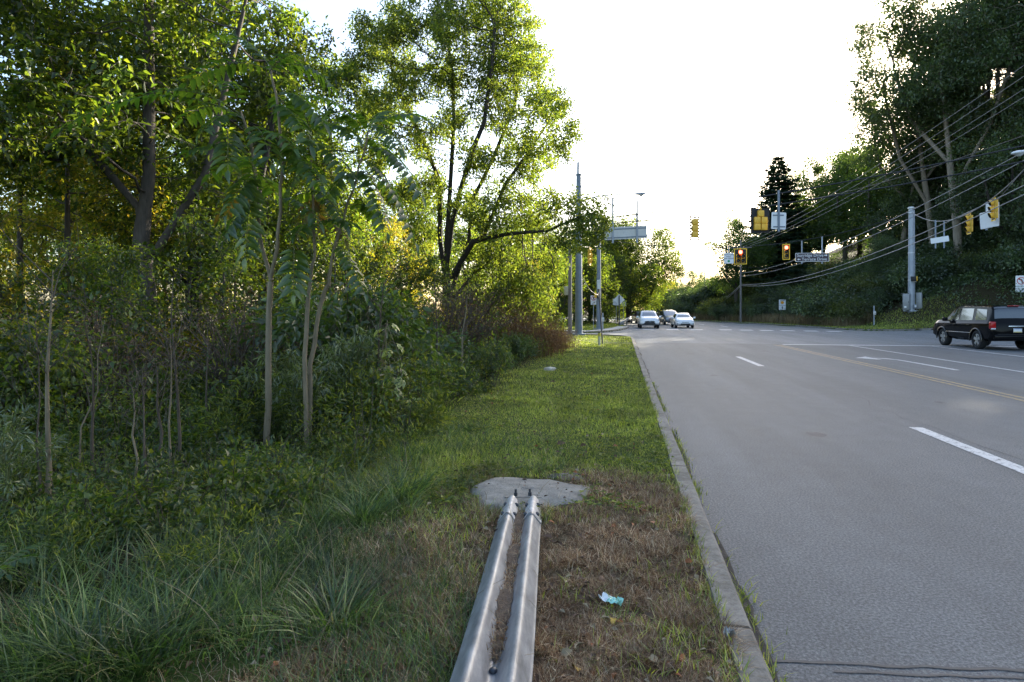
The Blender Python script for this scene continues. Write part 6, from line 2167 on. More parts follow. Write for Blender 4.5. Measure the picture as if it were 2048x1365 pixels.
# large sign seen from behind at left
a = span_at(SP1, 1225); b = span_at(SP1, 1274)
cs = P(1251.5, 466, (a.y + b.y) / 2)
root = thing('hanging_sign', 'long blank sign back hung from two pipes below the left street light', 'sign', cs, .06)
k = cs.y / F
o = panel('panel', 86 * k, 25 * k, ALU, root, 0, .05, .012); o.rotation_euler = (0, -.055, 0)
mb = MB()
for (px_, t0, t1) in ((1225, 396, 487), (1274, 402, 486)):
    mb.box(((px_ - 1251.5) * k, -.05, (466 - (t0 + t1) / 2) * k), (.11, .06, (t1 - t0) * k))
mb.build('pipes', POLE_LIGHT, root)
mb = MB()
R_ = Matrix.Rotation(-.055, 3, 'Y')
for z in (8 * k, -9 * k):
    mb.box(R_ @ Vector((0, -.012, z)), (84 * k, .022, .07), R_)
o = mb.build('stiffeners', GALV_POLE, root)

# white sign back beside the doghouse
cs = P(1557.5, 442, span_at(SP2, 1556).y); k = cs.y / F; tz = span_at(SP2, 1555).z - cs.z
root = thing('hanging_sign', 'white square sign back hung right of the doghouse signal seen from behind', 'sign', cs, .05)
o = panel('panel', 30 * k, 34 * k, WHITE, root, 0, .06, .012); o.rotation_euler = (0, .04, 0)
mb = MB(); mb.box((-.02, -.04, (tz + .2 - 19 * k - .1) / 2), (.10, .06, tz + .2 + 21 * k)); mb.build('pipe', GALV_POLE, root)
mb = MB(); mb.box((-.03, -.016, 11 * k), (22 * k, .03, .06)); mb.box((.02, -.016, -12 * k), (24 * k, .03, .06)); mb.build('stiffeners', GALV_POLE, root)

# left turn yield sign
cs = P(1457.5, 517, span_at(SP3, 1458).y); k = cs.y / F
root = thing('yield_sign', 'white LEFT TURN YIELD ON GREEN sign left of the facing doghouse signal', 'sign', cs, -.1)
panel('panel', 19 * k, 21 * k, WHITE, root, 0, .04)
for z, tx in ((7 * k, 'LEFT TURN'), (3.2 * k, 'YIELD'), (-.6 * k, 'ON GREEN')):
    text('lettering', tx, .155, (0, -.003, z), BLACK, root)
mb = MB(); mb.disc((0, -.002, -5.8 * k), (0, -1, 0), .10, 18, .004); mb.build('green_dot', GREENP, root)
mb = MB(); tz = span_at(SP3, 1458).z - cs.z; mb.box((0, .035, tz / 2), (.06, .04, tz + .3)); mb.build('hanger', POLE_LIGHT, root)

# white plate at the right span
cs = P(1879.5, 480, span_at(SP4, 1882).y); k = cs.y / F
root = thing('hanging_sign', 'blank white plate hung from two blue grey bars at the right span', 'sign', cs, math.radians(-38))
o = panel('panel', 30 * k, 11 * k, WHITE, root, 0, .03); o.rotation_euler = (0, -.12, 0)
mb = MB()
for x in (-7 * k, 7 * k):
    tz = span_at(SP4, 1879 + (4 if x > 0 else -4)).z - cs.z
    mb.box((x, .05, (tz - 17 * k) / 2), (.10, .06, tz + 17 * k))
mb.build('hangers', GALV_POLE, root)
# white panels beside the right edge signal
cs = P(1972, 441, span_at(SP4, 1978).y + .3); k = cs.y / F
root = thing('hanging_sign', 'white sign panel hanging just left of the signal nearest the right edge', 'sign', cs, math.radians(-68))
o = panel('panel', 22 * k, 33 * k, WHITE, root, 0, .05); o.rotation_euler = (0, -.06, 0)
mb = MB(); tz = span_at(SP4, 1974).z - cs.z; mb.box((0, .05, (tz - 20 * k) / 2), (.10, .06, tz + 20 * k)); mb.build('hanger', GALV_POLE, root)
cs = P(1985, 430, span_at(SP4, 1986).y + .45); k = cs.y / F
root = thing('hanging_sign', 'tall white panel directly behind the signal nearest the right edge', 'sign', cs, math.radians(-70))
panel('panel', 24 * k, 48 * k, WHITE, root, 0, .05)
mb = MB(); mb.box((0, .05, 27 * k), (.08, .05, 12 * k)); mb.build('hanger', GALV_POLE, root)


def post_sign(name, label, px, Y, pyc, rz=0.0, lean=0.0, postr=.03, mat=POLE_LIGHT, top=None, cat='sign'):
    c = on(px, Y); zc = EYE + (HZ - pyc) * Y / F
    root_ = thing(name, label, cat, c, rz); h = zc - c.z
    mb_ = MB(); mb_.tube([(0, .03, -.3), (0, .03, h + (top or .35))], postr, 8); mb_.build('post', mat, root_)
    return root_, h, Y / F


root, h, k = post_sign('no_pedestrian_sign', 'white no pedestrian crossing sign with arrow plate left of the slimmer signal pole', 1187, 50.5, 600, top=.3)
pn = panel('panel', 11 * k * 1.05, 11.5 * k, WHITE, root, -.02, .04, off=(0, h + .12))
mb = MB(); cz = h + .13
ring_o, ring_i = .20, .165; vs = []; fs = []
for q_ in range(24):
    a = 6.283 * q_ / 24; vs += [(ring_o * math.cos(a), -.024, cz + ring_o * math.sin(a)), (ring_i * math.cos(a), -.024, cz + ring_i * math.sin(a))]
for q_ in range(24):
    fs.append((2 * q_, 2 * ((q_ + 1) % 24), 2 * ((q_ + 1) % 24) + 1, 2 * q_ + 1))
mb.add(vs, fs)
mb.box((0, -.025, cz), (.36, .004, .035), Matrix.Rotation(math.radians(45), 3, 'Y')); mb.build('prohibition_ring', RED, root)
mb = MB(); mb.disc((.01, -.022, cz + .11), (0, -1, 0), .028, 10, .002); mb.tube([(.01, -.022, cz + .08), (0, -.022, cz - .02), (-.06, -.022, cz - .13)], [.03, .028, .016], 5); mb.tube([(0, -.022, cz - .02), (.05, -.022, cz - .13)], .016, 5); mb.tube([(.01, -.022, cz + .06), (.07, -.022, cz)], .012, 5); mb.build('pedestrian_figure', BLACK, root)
panel('arrow_plate', 11 * k, 6.6 * k, WHITE, root, -.02, .02, off=(0, h - .27))
mb = MB(); arrow_mesh(mb, (.06, h - .22), 0, .18, .05, -.024); mb.box((-.02, -.0235, h - .34), (.24, .004, .03)); mb.build('arrow', BLACK, root)

root, h, k = post_sign('diamond_sign', 'diamond warning sign seen from behind on a dark post left of the white crossover', 1238.5, 61.0, 600, postr=.06, mat=pmat('post_dark', (.05, .055, .06), .6), top=.45)
mb = MB(); d = 11.2 * k; mb.prism([(0, h + d), (-d, h), (0, h - d), (d, h)], .014, off=(0, .10, 0)); mb.build('panel', ALU, root)
root, h, k = post_sign('sign_back', 'pale rectangular sign back just left of the diamond sign back', 1232.5, 67.0, 604.5, top=.2)
panel('panel', 13 * k, 13 * k, ALU, root, .06, .04, off=(0, h)); panel('stiffener', 9 * k, .06, GALV_POLE, root, .05, .01, .008, off=(0, h))
root, h, k = post_sign('sign_back', 'dim grey rectangular sign back right behind the diamond sign', 1247, 74.0, 607, top=.2)
panel('panel', 11 * k, 12 * k, CABINET, root, .06, .04, off=(0, h)); panel('stiffener', 8 * k, .06, GALV_POLE, root, .05, .01, .008, off=(0, h))

root, h, k = post_sign('detour_sign', 'white sign with a yellow disc and an up arrow before the right bank', 1564.5, 72.0, 610, top=.2, mat=pmat('post_dark2', (.06, .06, .06), .7))
panel('panel', 13.5 * k, 20.5 * k, WHITE, root, -.02, .04, off=(0, h))
mb = MB(); mb.disc((0, -.021, h + 4.5 * k), (0, -1, 0), 3.1 * k, 20, .004); mb.build('yellow_disc', ORANGE, root)
mb = MB(); arrow_mesh(mb, (0, h - 6 * k), math.pi / 2, 6.5 * k, 1.7 * k, -.025); mb.build('arrow', BLACK, root)
mb = MB(); mb.box((0, -.0225, h + 8.8 * k), (8.5 * k, .004, 1.1 * k)); mb.box((0, -.0225, h - 1.3 * k), (13 * k, .004, .45 * k)); mb.build('print_bars', BLACK, root)

root, h, k = post_sign('curve_sign', 'orange diamond sign with a curving arrow at the foot of the far bank', 1434.5, 95.0, 617.5, top=.2)
d = 8.6 * k
mb = MB(); mb.prism([(0, h + d), (-d, h), (0, h - d), (d, h)], .014, off=(0, -.02, 0)); mb.build('panel', ORANGE, root)
mb = MB(); mb.tube([(-.12, -.026, h - .3), (-.12, -.026, h), (-.05, -.026, h + .12), (.06, -.026, h + .16)], .045, 6); mb.prism([(.05, h + .30), (.27, h + .16), (.05, h + .02)], .004, off=(0, -.03, 0)); mb.build('arrow', BLACK, root)

root, h, k = post_sign('no_turn_sign', 'white no turn sign on a grey post at the right edge behind the black car', 2042.5, 49.0, 569, rz=-.35, postr=.05, top=.6)
panel('panel', 19 * k, 21 * k, WHITE, root, -.02, .05, off=(0, h + .28)); panel('word_plate', 19 * k, 12 * k, WHITE, root, -.02, .03, off=(0, h - .42))
mb = MB(); cz = h + .28; mb.tube([(.05, -.026, cz - .22), (.05, -.026, cz + .05), (-.02, -.026, cz + .14), (-.12, -.026, cz + .14)], .03, 6); mb.prism([(-.10, cz + .22), (-.10, cz + .06), (-.22, cz + .14)], .004, off=(0, -.03, 0)); mb.build('arrow', BLACK, root)
mb = MB(); vs = []; fs = []
for q_ in range(24):
    a = 6.283 * q_ / 24; vs += [(.30 * math.cos(a), -.027, cz + .30 * math.sin(a)), (.25 * math.cos(a), -.027, cz + .25 * math.sin(a))]
for q_ in range(24):
    fs.append((2 * q_, 2 * ((q_ + 1) % 24), 2 * ((q_ + 1) % 24) + 1, 2 * q_ + 1))
mb.add(vs, fs); mb.box((0, -.034, cz), (.52, .004, .05), Matrix.Rotation(math.radians(45), 3, 'Y')); mb.build('prohibition_ring', RED, root)

# leaning post with a narrow panel, marker post, push button post
base = on(1205, 28.0); tp = P(1196.5, 560, 28.3)
root = thing('leaning_post', 'thin dark post leaning left with a narrow white panel at its top', 'post', base)
v = tp - base; mb = MB(); mb.tube([v * -.05, v], .035, 8); mb.build('post', pmat('post_steel_dark', (.10, .10, .11), .6, .3), root)
d = v.normalized(); mb = MB(); R_ = Matrix.Rotation(math.atan2(v.x, v.z), 3, 'Y')
mb.box(v - d * .22 + Vector((0, -.05, 0)), (.15, .02, .44), R_); mb.build('panel', WHITE, root)
base = on(1198, 26.6)
root = thing('marker_post', 'short whitish marker post with a yellow band on the grass by the corner', 'marker post', base)
mb = MB(); mb.tube([(0, 0, -.1), (.02, 0, .42)], [.055, .06], 10); mb.build('post', pmat('marker_white', (.55, .52, .40), .7, var=.2, scale=14), root)
mb = MB(); mb.tube([(.02, 0, .42), (.022, 0, .57)], .066, 10); mb.build('band', pmat('marker_yellow', (.60, .50, .08), .6), root)
mb = MB(); mb.tube([(.022, 0, .57), (.023, 0, .62)], [.07, .05], 10); mb.build('cap', BLACK, root)
for (px_, Y, y0, lab) in ((1748, 53.5, 612, 'slim grey push button post on the right verge'), (1205.5, 47.6, 626, 'short push button post at the foot of the slimmer left pole')):
    base = on(px_, Y); zt = EYE + (HZ - y0) * Y / F - base.z
    root = thing('push_button_post', lab, 'post', base)
    mb = MB(); mb.tube([(0, 0, -.2), (0, 0, zt)], .055, 10); mb.build('post', POLE_LIGHT, root)
    mb = MB(); mb.box((0, -.10, zt * .62), (.20, .10, .32), bev=.02); o = mb.build('button_plate', ALU, root)
    mb = MB(); mb.disc((0, -.15, zt * .60), (0, -1, 0), .03, 10, .02); mb.build('button', BLACK, o)
# far guardrails
def far_rail(name, label, pts, group=None):
    root_ = thing(name, label, 'guardrail')
    mb_ = MB(); vs_ = []; fs_ = []
    prof = [(-.02, -.155), (.05, -.09), (-.01, 0), (.05, .09), (-.02, .155)]
    for i, p_ in enumerate(pts):
        d_ = (pts[min(i + 1, len(pts) - 1)] - pts[max(i - 1, 0)]).normalized(); s_ = Vector((d_.y, -d_.x, 0))
        for (o_, z_) in prof:
            vs_.append(p_ + s_ * o_ + Vector((0, 0, z_)))
    for i in range(len(pts) - 1):
        for k_ in range(4):
            fs_.append((i * 5 + k_, i * 5 + k_ + 1, (i + 1) * 5 + k_ + 1, (i + 1) * 5 + k_))
    mb_.add(vs_, fs_, True); o_ = mb_.build('beam', SPLICEM, root_); m_ = o_.modifiers.new('thickness', 'SOLIDIFY'); m_.thickness = .01
    for p_ in pts[::2]:
        mb_ = MB(); g = gz(p_.x, p_.y); mb_.box((p_.x, p_.y + .1, (p_.z + g) / 2 - .1), (.12, .14, p_.z - g + .2)); mb_.build('post', WOODPOLE, root_)


far_rail('guardrail', 'short pale guardrail end curving by the foot of the diamond sign', [Vector((PX(x, Y), Y, z)) for (x, Y, z) in ((1240, 60.5, .30), (1247, 62.5, .52), (1254, 66, .68), (1260, 71, .74), (1262, 78, .76))])
far_rail('guardrail', 'thin sunlit guardrail along the far bend behind the white sedan', [Vector((ST(float(right_edge(t)) + 1.2, t).x, ST(float(right_edge(t)) + 1.2, t).y, 1.25)) for t in range(104, 122, 3)])

# ------------------------------------------------------------------ bird
root = thing('bird', 'small dark bird flying in the white sky above the road', 'bird', P(1297, 336, 60), .4)
mb = MB(); mb.tube([(0, -.22, 0), (0, -.12, .02), (0, .05, .02), (0, .16, .03), (0, .22, .02)], [.01, .05, .06, .035, .008], 8)
for s_ in (-1, 1):
    mb.add([(s_ * .03, -.06, .03), (s_ * .03, .08, .03), (s_ * .30, .06, .10), (s_ * .42, -.04, .06), (s_ * .25, -.06, .08)], [(0, 1, 2, 4), (4, 2, 3)])
mb.build('body', BLACK, root)

# ------------------------------------------------------------------ cars
GLASS = pmat('car_glass', (.03, .035, .04), .05, var=.05, spec=1.0, coat=1.0)
GLASS_F = pmat('car_windscreen', (.13, .145, .16), .05, var=.05, spec=1.0, coat=1.0)
TYRE = pmat('tyre_rubber', (.018, .018, .019), .85, var=.2, scale=20)
RIM = pmat('alloy_rim', (.48, .49, .50), .35, .7, var=.1)
RIMD = pmat('rim_recess_shade', (.025, .025, .027), .6)
CHROME = pmat('chrome', (.75, .76, .77), .15, 1.0, var=.02)
TAIL = pmat('tail_light', (.42, .01, .012), .2, var=.1)
HEADL = pmat('head_light', (.62, .64, .66), .12, var=.05)
TRIM = pmat('black_trim', (.02, .02, .021), .55)


def paint(name, col, metal=0.0, rough=.3):
    return pmat('paint_' + name, col, rough, metal, var=.02, coat=1.0)


class Body:
    """car body lofted through stations (y, bottom, belt, top, half width low, at belt, at roof); y grows to the front"""

    def __init__(self, st):
        self.st = st

    def ring(self, y):
        ys = [s_[0] for s_ in self.st]
        zb, zs, zt, wl, wb, wt = [float(np.interp(y, ys, [s_[k] for s_ in self.st])) for k in range(1, 7)]
        zm = zb + (zs - zb) * .55
        wm = max(wl, wb) + .006
        tt = zt - zs
        e = min(.07, tt * .35)
        return [(0, zb), (wl * .88, zb), (wl, zb + .10), (wm, zm), (wb + (wm - wb) * .3, zs - .07), (wb - .045, zs), (wt, zt - e), (wt - min(.10, wt * .2), zt - e * .25), (wt * .5, zt), (0, zt + .004)]

    def mesh(self, name, mat, parent, wheels, wr):
        ys = sorted(set([s_[0] for s_ in self.st] + list(np.linspace(self.st[0][0], self.st[-1][0], 34))))
        vs = []; fs = []
        for y in ys:
            r = self.ring(y)
            full = [(x, y, z) for x, z in r] + [(-x, y, z) for x, z in r[-2:0:-1]]
            vs += full
        m = len(full)
        for j in range(len(ys) - 1):
            for i in range(m):
                fs.append((j * m + i, j * m + (i + 1) % m, (j + 1) * m + (i + 1) % m, (j + 1) * m + i))
        fs.append(tuple(range(m - 1, -1, -1))); fs.append(tuple(range((len(ys) - 1) * m, len(ys) * m)))
        bm_ = bmesh.new(); bv = [bm_.verts.new(v) for v in vs]
        for f_ in fs:
            try: bm_.faces.new([bv[i] for i in f_])
            except ValueError: pass
        bmesh.ops.recalc_face_normals(bm_, faces=bm_.faces)
        me_ = bpy.data.meshes.new(name); bm_.to_mesh(me_); bm_.free()
        tmp = bpy.data.objects.new('tmp', me_); COL.objects.link(tmp)
        mb_ = MB()
        for (x, y) in wheels:
            mb_.cyl((x - .42 * np.sign(x), y, wr), (x + .5 * np.sign(x), y, wr), wr * 1.16, 28)
        cut = mb_.build('cut', None)
        md = tmp.modifiers.new('arches', 'BOOLEAN'); md.object = cut; md.operation = 'DIFFERENCE'; md.solver = 'EXACT'
        dg = bpy.context.evaluated_depsgraph_get(); dg.update()
        out_ = bpy.data.meshes.new_from_object(tmp.evaluated_get(dg))
        bpy.data.objects.remove(tmp); bpy.data.objects.remove(cut)
        out_.name = name; out_.materials.clear()
        for p_ in out_.polygons:
            p_.use_smooth = True; p_.material_index = 0
        out_.set_sharp_from_angle(angle=math.radians(32))
        return link(name, out_, parent, (mat,))

    def side(self, s_, y, v):
        """point on the side glass, v=0 at the belt, 1 at the roof"""
        r = self.ring(y); a, b = r[5], r[6]
        return Vector((s_ * (a[0] + (b[0] - a[0]) * v), y, a[1] + (b[1] - a[1]) * v))

    def side_patch(self, name, mat, parent, s_, yb, yt, v0, v1, off=.008):
        mb_ = MB(); nu, nv = 6, 4; g = []
        for j in range(nv + 1):
            v = v0 + (v1 - v0) * j / nv
            for i in range(nu + 1):
                f = j / nv
                ya = yb[0] + (yt[0] - yb[0]) * f; yc = yb[1] + (yt[1] - yb[1]) * f
                p_ = self.side(s_, ya + (yc - ya) * i / nu, v); p_.x += s_ * off; p_.z += off * .4
                g.append(p_)
        fs_ = [(j * (nu + 1) + i, j * (nu + 1) + i + 1, (j + 1) * (nu + 1) + i + 1, (j + 1) * (nu + 1) + i) for j in range(nv) for i in range(nu)]
        mb_.add(g, fs_, True); return mb_.build(name, mat, parent)

    def top_patch(self, name, mat, parent, y0, y1, wf=.88, off=.008):
        """wind screen or rear window lying on the sloping top between y0 and y1"""
        mb_ = MB(); nu, nv = 10, 6; g = []
        za = self.ring(y0)[-1][1]; zb_ = self.ring(y1)[-1][1]
        n_ = Vector((0, -(zb_ - za), (y1 - y0))).normalized()
        if n_.z < 0: n_ = -n_
        for j in range(nv + 1):
            y = y0 + (y1 - y0) * j / nv; r = self.ring(y)
            xs = [q_[0] for q_ in r[6:]][::-1]; zs_ = [q_[1] for q_ in r[6:]][::-1]
            for i in range(nu + 1):
                x = (-1 + 2 * i / nu) * r[6][0] * wf
                z = float(np.interp(abs(x), xs, zs_))
                g.append(Vector((x, y, z)) + n_ * off)
        fs_ = [(j * (nu + 1) + i, j * (nu + 1) + i + 1, (j + 1) * (nu + 1) + i + 1, (j + 1) * (nu + 1) + i) for j in range(nv) for i in range(nu)]
        mb_.add(g, fs_, True); return mb_.build(name, mat, parent)


def wheel(parent, x, y, wr, w, spokes=5):
    sg = 1 if x > 0 else -1
    root_ = bpy.data.objects.new('wheel', None); COL.objects.link(root_); root_.parent = parent; root_.location = (x, y, wr)
    mb_ = MB(); prof = [(-w / 2, wr * .62), (-w / 2, wr * .93), (-w * .36, wr), (w * .36, wr), (w / 2, wr * .93), (w / 2, wr * .64), (w * .30, wr * .60)]
    n_ = 28; vs_ = []; fs_ = []
    for (a, r) in prof:
        for k_ in range(n_):
            t_ = 6.2832 * k_ / n_; vs_.append((a * sg, r * math.cos(t_), r * math.sin(t_)))
    for j in range(len(prof) - 1):
        for k_ in range(n_):
            fs_.append((j * n_ + k_, j * n_ + (k_ + 1) % n_, (j + 1) * n_ + (k_ + 1) % n_, (j + 1) * n_ + k_))
    mb_.add(vs_, fs_, True); mb_.build('tyre', TYRE, root_)
    mb_ = MB(); ri = wr * .62; o_ = sg * w * .40
    n2 = 28; vs_ = []; fs_ = []
    for k_ in range(n2):
        t_ = 6.2832 * k_ / n2
        vs_ += [(o_, ri * math.cos(t_), ri * math.sin(t_)), (o_ + sg * .012, ri * .90 * math.cos(t_), ri * .90 * math.sin(t_))]
    for k_ in range(n2):
        fs_.append((2 * k_, 2 * ((k_ + 1) % n2), 2 * ((k_ + 1) % n2) + 1, 2 * k_ + 1))
    mb_.add(vs_, fs_, True)
    for k_ in range(spokes):
        t_ = 6.2832 * k_ / spokes + .3; d = Vector((0, math.cos(t_), math.sin(t_))); q_ = Vector((0, -d.z, d.y))
        xo = Vector((o_ + sg * .012, 0, 0))
        wa, wb_ = ri * .17, ri * .26
        pts_ = [xo + q_ * wa + d * ri * .1, xo + q_ * wb_ + d * ri * .93, xo - q_ * wb_ + d * ri * .93, xo - q_ * wa + d * ri * .1]
        inn = [p_ - Vector((sg * .03, 0, 0)) for p_ in pts_]
        mb_.add(pts_ + inn, [(0, 1, 2, 3), (0, 4, 5, 1), (2, 6, 7, 3), (1, 5, 6, 2), (3, 7, 4, 0)])
    mb_.disc((o_, 0, 0), (sg, 0, 0), ri * .22, 14, .03)
    mb_.build('rim', RIM, root_)
    mb_ = MB(); mb_.disc((sg * w * .25, 0, 0), (sg, 0, 0), ri * .98, 24, .006); mb_.build('recess_shade_disc', RIMD, root_)  # dark disc standing in for shade in the rim recess


def mirror(parent, x, y, z, mat):
    sg = 1 if x > 0 else -1
    mb_ = MB(); mb_.box((x + sg * .12, y, z), (.22, .14, .17), bev=.045); mb_.box((x, y + .02, z - .05), (.12, .06, .05)); mb_.build('mirror', mat, parent)


def small(name, mat, parent, c, size, bev=.01, M=None):
    mb_ = MB(); mb_.box(c, size, M, bev=bev); return mb_.build(name, mat, parent)


# ---- black off-road style car seen from behind at the right
SUV = [(-2.40, .48, .86, .98, .86, .90, .84), (-2.36, .42, .98, 1.10, .90, .95, .86), (-2.30, .40, 1.10, 1.22, .92, .965, .87), (-2.18, .38, 1.13, 1.66, .94, .975, .80), (-2.06, .36, 1.13, 1.77, .95, .975, .78), (-1.2, .34, 1.12, 1.82, .95, .98, .78),
       (0.0, .33, 1.10, 1.83, .95, .98, .78), (.45, .33, 1.09, 1.79, .95, .98, .77), (.75, .36, 1.10, 1.70, .95, .975, .76), (1.24, .36, 1.10, 1.29, .95, .965, .87), (1.36, .36, 1.10, 1.22, .95, .965, .88), (1.9, .36, 1.09, 1.19, .95, .955, .86), (2.22, .38, 1.05, 1.14, .95, .93, .84), (2.38, .42, .98, 1.05, .93, .89, .80), (2.44, .48, .88, .92, .88, .84, .76)]
root = thing('parked_car', 'large black boxy off-road car seen from its rear left, waiting at the stop line', 'car', ST(15.98, 30.45), -ROAD_A)
bk = pmat('paint_black', (.006, .006, .007), .12, var=.02, coat=.2, spec=.04)
root.scale = (1, 1, 1.05)
B = Body(SUV); wr = .39
wl = [(s_ * .83, y) for y in (1.45, -1.33) for s_ in (-1, 1)]
B.mesh('body', bk, root, wl, wr)
for (x, y) in wl: wheel(root, x, y, wr, .25)
for s_ in (-1, 1):
    B.side_patch('window', GLASS, root, s_, (.12, 1.10), (.10, .62), .10, .86)
    B.side_patch('window', GLASS, root, s_, (-.98, .02), (-.92, .0), .10, .86)
    B.side_patch('window', GLASS, root, s_, (-2.0, -1.18), (-1.86, -1.14), .12, .84)
    mirror(root, s_ * .98, .92, 1.20, bk)
    for y in (.28, -.80):
        small('handle', CHROME if False else bk, root, (s_ * .998, y, .985), (.03, .2, .035), .01)
    small('side_moulding', pmat('trim_strip', (.42, .42, .43), .25, .8), root, (s_ * 1.0, .06, .66), (.02, 2.0, .028), .006)
    mb = MB()   # wheel arch lips
    for y in (1.45, -1.33):
        pts = [(s_ * .985, y + .455 * math.cos(a), wr + .455 * math.sin(a)) for a in np.linspace(-.15, math.pi + .15, 16)]
        mb.tube(pts, .028, 6)
    mb.build('arch_trim', pmat('paint_black_satin', (.012, .012, .013), .25, coat=.6), root)
    small('tail_light', TAIL, root, (s_ * .875, -2.335, .99), (.20, .16, .30), .03)
    small('reverse_light', HEADL, root, (s_ * .875, -2.365, .86), (.17, .12, .06), .015)
B.top_patch('rear_window', GLASS, root, -2.285, -2.10, .90)
B.top_patch('windscreen', GLASS, root, .78, 1.22, .93)
small('brake_light', TAIL, root, (0, -2.13, 1.765), (.42, .05, .03), .008)
small('chrome_strip', CHROME, root, (0, -2.415, .955), (.66, .03, .05), .012)
pl = small('number_plate', WHITE, root, (0, -2.425, .80), (.31, .015, .155), .004)
small('plate_band', pmat('plate_blue', (.05, .12, .35), .5), pl, (0, -2.4335, .86), (.29, .003, .022), 0)
small('plate_band', pmat('plate_yellow', (.75, .55, .08), .5), pl, (0, -2.4335, .74), (.29, .003, .022), 0)
small('bumper', bk, root, (0, -2.40, .52), (1.72, .16, .22), .05)
small('bumper_step', TRIM, root, (0, -2.42, .645), (1.5, .12, .02), .005)

SEDAN = [(-2.26, .42, .82, .98, .78, .82, .70), (-2.15, .34, .90, 1.04, .84, .86, .72), (-1.6, .28, .93, 1.10, .87, .88, .68), (-.95, .25, .93, 1.38, .88, .885, .60), (-.4, .24, .93, 1.45, .88, .885, .60), (.3, .24, .92, 1.44, .88, .885, .60), (.7, .24, .91, 1.32, .88, .885, .62),
         (1.25, .24, .90, 1.00, .88, .87, .76), (1.7, .25, .84, .92, .87, .84, .72), (2.05, .28, .74, .81, .84, .78, .66), (2.22, .32, .62, .68, .76, .70, .58), (2.28, .38, .54, .58, .66, .62, .52)]
CROSS = [(-2.20, .50, .92, 1.10, .80, .84, .74), (-2.10, .42, 1.00, 1.20, .86, .88, .76), (-1.85, .36, 1.04, 1.50, .89, .91, .70), (-1.2, .32, 1.04, 1.64, .91, .915, .68), (-.2, .30, 1.03, 1.68, .91, .92, .68), (.35, .30, 1.02, 1.62, .91, .92, .68), (.7, .30, 1.01, 1.46, .91, .915, .70),
         (1.22, .31, 1.0, 1.13, .91, .90, .78), (1.6, .32, .97, 1.08, .91, .88, .76), (2.0, .35, .90, .99, .89, .83, .70), (2.2, .40, .78, .86, .84, .76, .64), (2.28, .46, .66, .72, .74, .68, .56)]
VAN = [(-2.5, .45, .95, 1.2, .84, .88, .80), (-2.4, .36, 1.05, 1.55, .92, .95, .78), (-2.2, .32, 1.05, 1.68, .94, .96, .76), (-.3, .30, 1.02, 1.74, .95, .97, .76), (.5, .30, 1.0, 1.66, .95, .97, .76), (.95, .30, .98, 1.42, .95, .965, .78),
       (1.55, .30, .95, 1.08, .94, .93, .80), (2.0, .32, .86, .95, .92, .86, .72), (2.3, .38, .72, .80, .82, .76, .64), (2.42, .44, .62, .66, .72, .66, .56)]


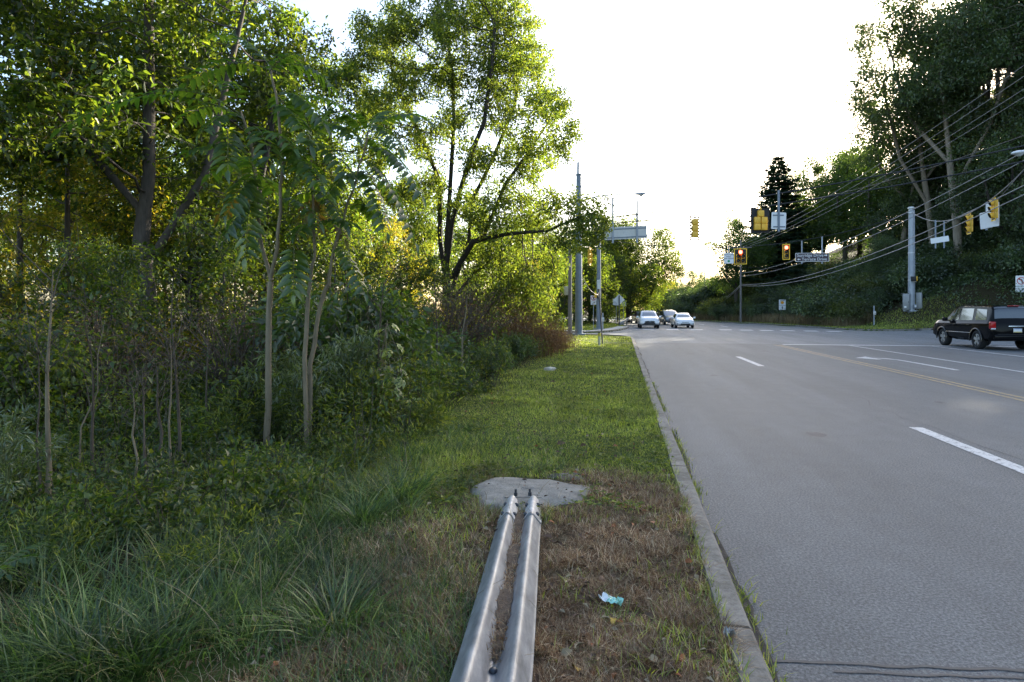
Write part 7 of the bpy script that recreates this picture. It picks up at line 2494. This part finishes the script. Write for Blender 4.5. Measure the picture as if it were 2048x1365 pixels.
def car(name, label, st, loc, rz, mat, wr, ax, front='oval', win=True):
    root_ = thing(name, label, 'car', loc, rz)
    B_ = Body(st); xw = max(s_[4] for s_ in st) - .12
    wl_ = [(s_ * xw, y) for y in ax for s_ in (-1, 1)]
    B_.mesh('body', mat, root_, wl_, wr)
    for (x, y) in wl_: wheel(root_, x, y, wr, .21)
    ys = [s_[0] for s_ in st]; zt = [s_[3] for s_ in st]
    zmax = max(zt)
    yr = max(y for y, z in zip(ys, zt) if z > zmax - .15) + .05                       # front of the roof
    yc = min(y for y, z in zip(ys, zt) if y > yr and z < .62 * zmax + .25)
    B_.top_patch('windscreen', GLASS_F, root_, yr + .04, yc - .05, .93)
    yb = min(y for y, z in zip(ys, zt) if z > zmax - .15)
    yk = max([y for y, z in zip(ys, zt) if y < yb and z < zmax - .22] or [ys[1]])
    B_.top_patch('rear_window', GLASS, root_, yk + .06, yb - .03, .86)
    for s_ in (-1, 1):
        B_.side_patch('window', GLASS, root_, s_, (.05, yc - .22), (.03, yr - .03), .12, .86)
        B_.side_patch('window', GLASS, root_, s_, (yb - .05, -.05), (yb + .25, -.05), .12, .86)
        zb_ = st[0][2]
        zs_ = float(np.interp(yc - .2, ys, [q_[2] for q_ in st])); mirror(root_, s_ * (xw + .13), yc - .32, zs_ + .08, mat)
        yl = ys[-1] - .20
        zl_ = float(np.interp(yl, ys, [q_[2] for q_ in st])); wx = float(np.interp(yl, ys, [q_[5] for q_ in st]))
        small('headlight', HEADL, root_, (s_ * (wx - .13), yl, zl_ - .07), (.30, .22, .11), .03, Matrix.Rotation(-s_ * .45, 3, 'Z'))
        small('tail_light', TAIL, root_, (s_ * (st[1][5] - .05), ys[1], st[1][2] - .1), (.16, .14, .18), .03)
    yf = ys[-1]; zg = st[-1][2]
    if front == 'oval':
        mb_ = MB(); mb_.prism([(.46 * math.cos(a), zg - .02 + .15 * math.sin(a) * (1 if math.sin(a) < 0 else .55)) for a in np.linspace(0, 6.283, 24, endpoint=False)], .06, off=(0, yf - .03, 0)); g_ = mb_.build('grille', TRIM, root_)
        mb_ = MB(); mb_.tube([(.10 * math.cos(a), yf + .032, zg + .0 + .065 * math.sin(a)) for a in np.linspace(0, 6.283, 18)], .010, 5); mb_.tube([(-.09, yf + .033, zg + .02), (-.04, yf + .033, zg + .015), (0, yf + .033, zg - .03), (.04, yf + .033, zg + .015), (.09, yf + .033, zg + .02)], .010, 5); mb_.build('emblem', CHROME, g_)
        small('lower_grille', TRIM, root_, (0, yf - .03, .50), (1.0, .10, .12), .03)
    elif front == 'split':
        g_ = small('grille', TRIM, root_, (0, yf - .05, zg + .02), (.70, .10, .10), .03)
        mb_ = MB(); mb_.tube([(.07 * math.cos(a), yf + .004, zg + .02 + .035 * math.sin(a)) for a in np.linspace(0, 6.283, 14)], .009, 5); mb_.build('emblem', CHROME, g_)
        for x in (-.62, .62):
            small('fog_light_recess', TRIM, root_, (x, yf - .10, .42), (.26, .16, .10), .03)
        small('lower_grille', TRIM, root_, (0, yf - .02, .40), (.86, .10, .11), .03)
    else:
        g_ = small('grille', CHROME, root_, (0, yf - .04, zg - .02), (.9, .08, .16), .02)
        small('lower_grille', TRIM, root_, (0, yf - .03, .46), (.95, .09, .11), .03)
    small('bumper_lip', TRIM, root_, (0, yf - .14, st[-3][1] - .01), (1.2, .25, .05), .015)
    return root_


def heading_at(t):
    d = float(bend(t + .5) - bend(t - .5)); return math.pi - ROAD_A + math.atan(-d)


def st_of(px, Y):
    return to_st(PX(px, Y), Y)


for args in (('moving_car', 'white crossover coming toward us in the lane nearest the kerb', CROSS, 1296, 57.5, paint('white', (.80, .80, .80)), .36, (1.38, -1.32), 'oval'),
             ('moving_car', 'white low sedan coming toward us in the second lane', SEDAN, 1364, 58.5, paint('white', (.80, .80, .80)), .32, (1.38, -1.28), 'split'),
             ('moving_car', 'dark grey minivan behind and left of the white sedan', VAN, 1337, 71.0, paint('grey', (.16, .165, .17), .5), .34, (1.50, -1.45), 'bar'),
             ('moving_car', 'pale silver sedan between the white crossover and the grey minivan', SEDAN, 1323, 84.0, paint('silver', (.50, .51, .52), .6), .32, (1.38, -1.28), 'bar'),
             ('moving_car', 'dark red car mostly hidden behind the white crossover', CROSS, 1279, 80.0, paint('maroon', (.06, .012, .012), .2), .36, (1.38, -1.32), 'bar')):
    nm, lab, st_, px_, Y, m_, wr_, ax_, fr_ = args
    s, t = st_of(px_, Y)
    car(nm, lab, st_, (PX(px_, Y), Y, 0), heading_at(t), m_, wr_, ax_, fr_)
p_ = ST(29.6, 48.6)
car('moving_car', 'silver car on the side street whose roof shows above the black car', SEDAN, (p_.x, p_.y, float(street_rise(29.6)) - .02), math.pi / 2 - ROAD_A, paint('silver', (.50, .51, .52), .6), .32, (1.38, -1.28), 'bar')
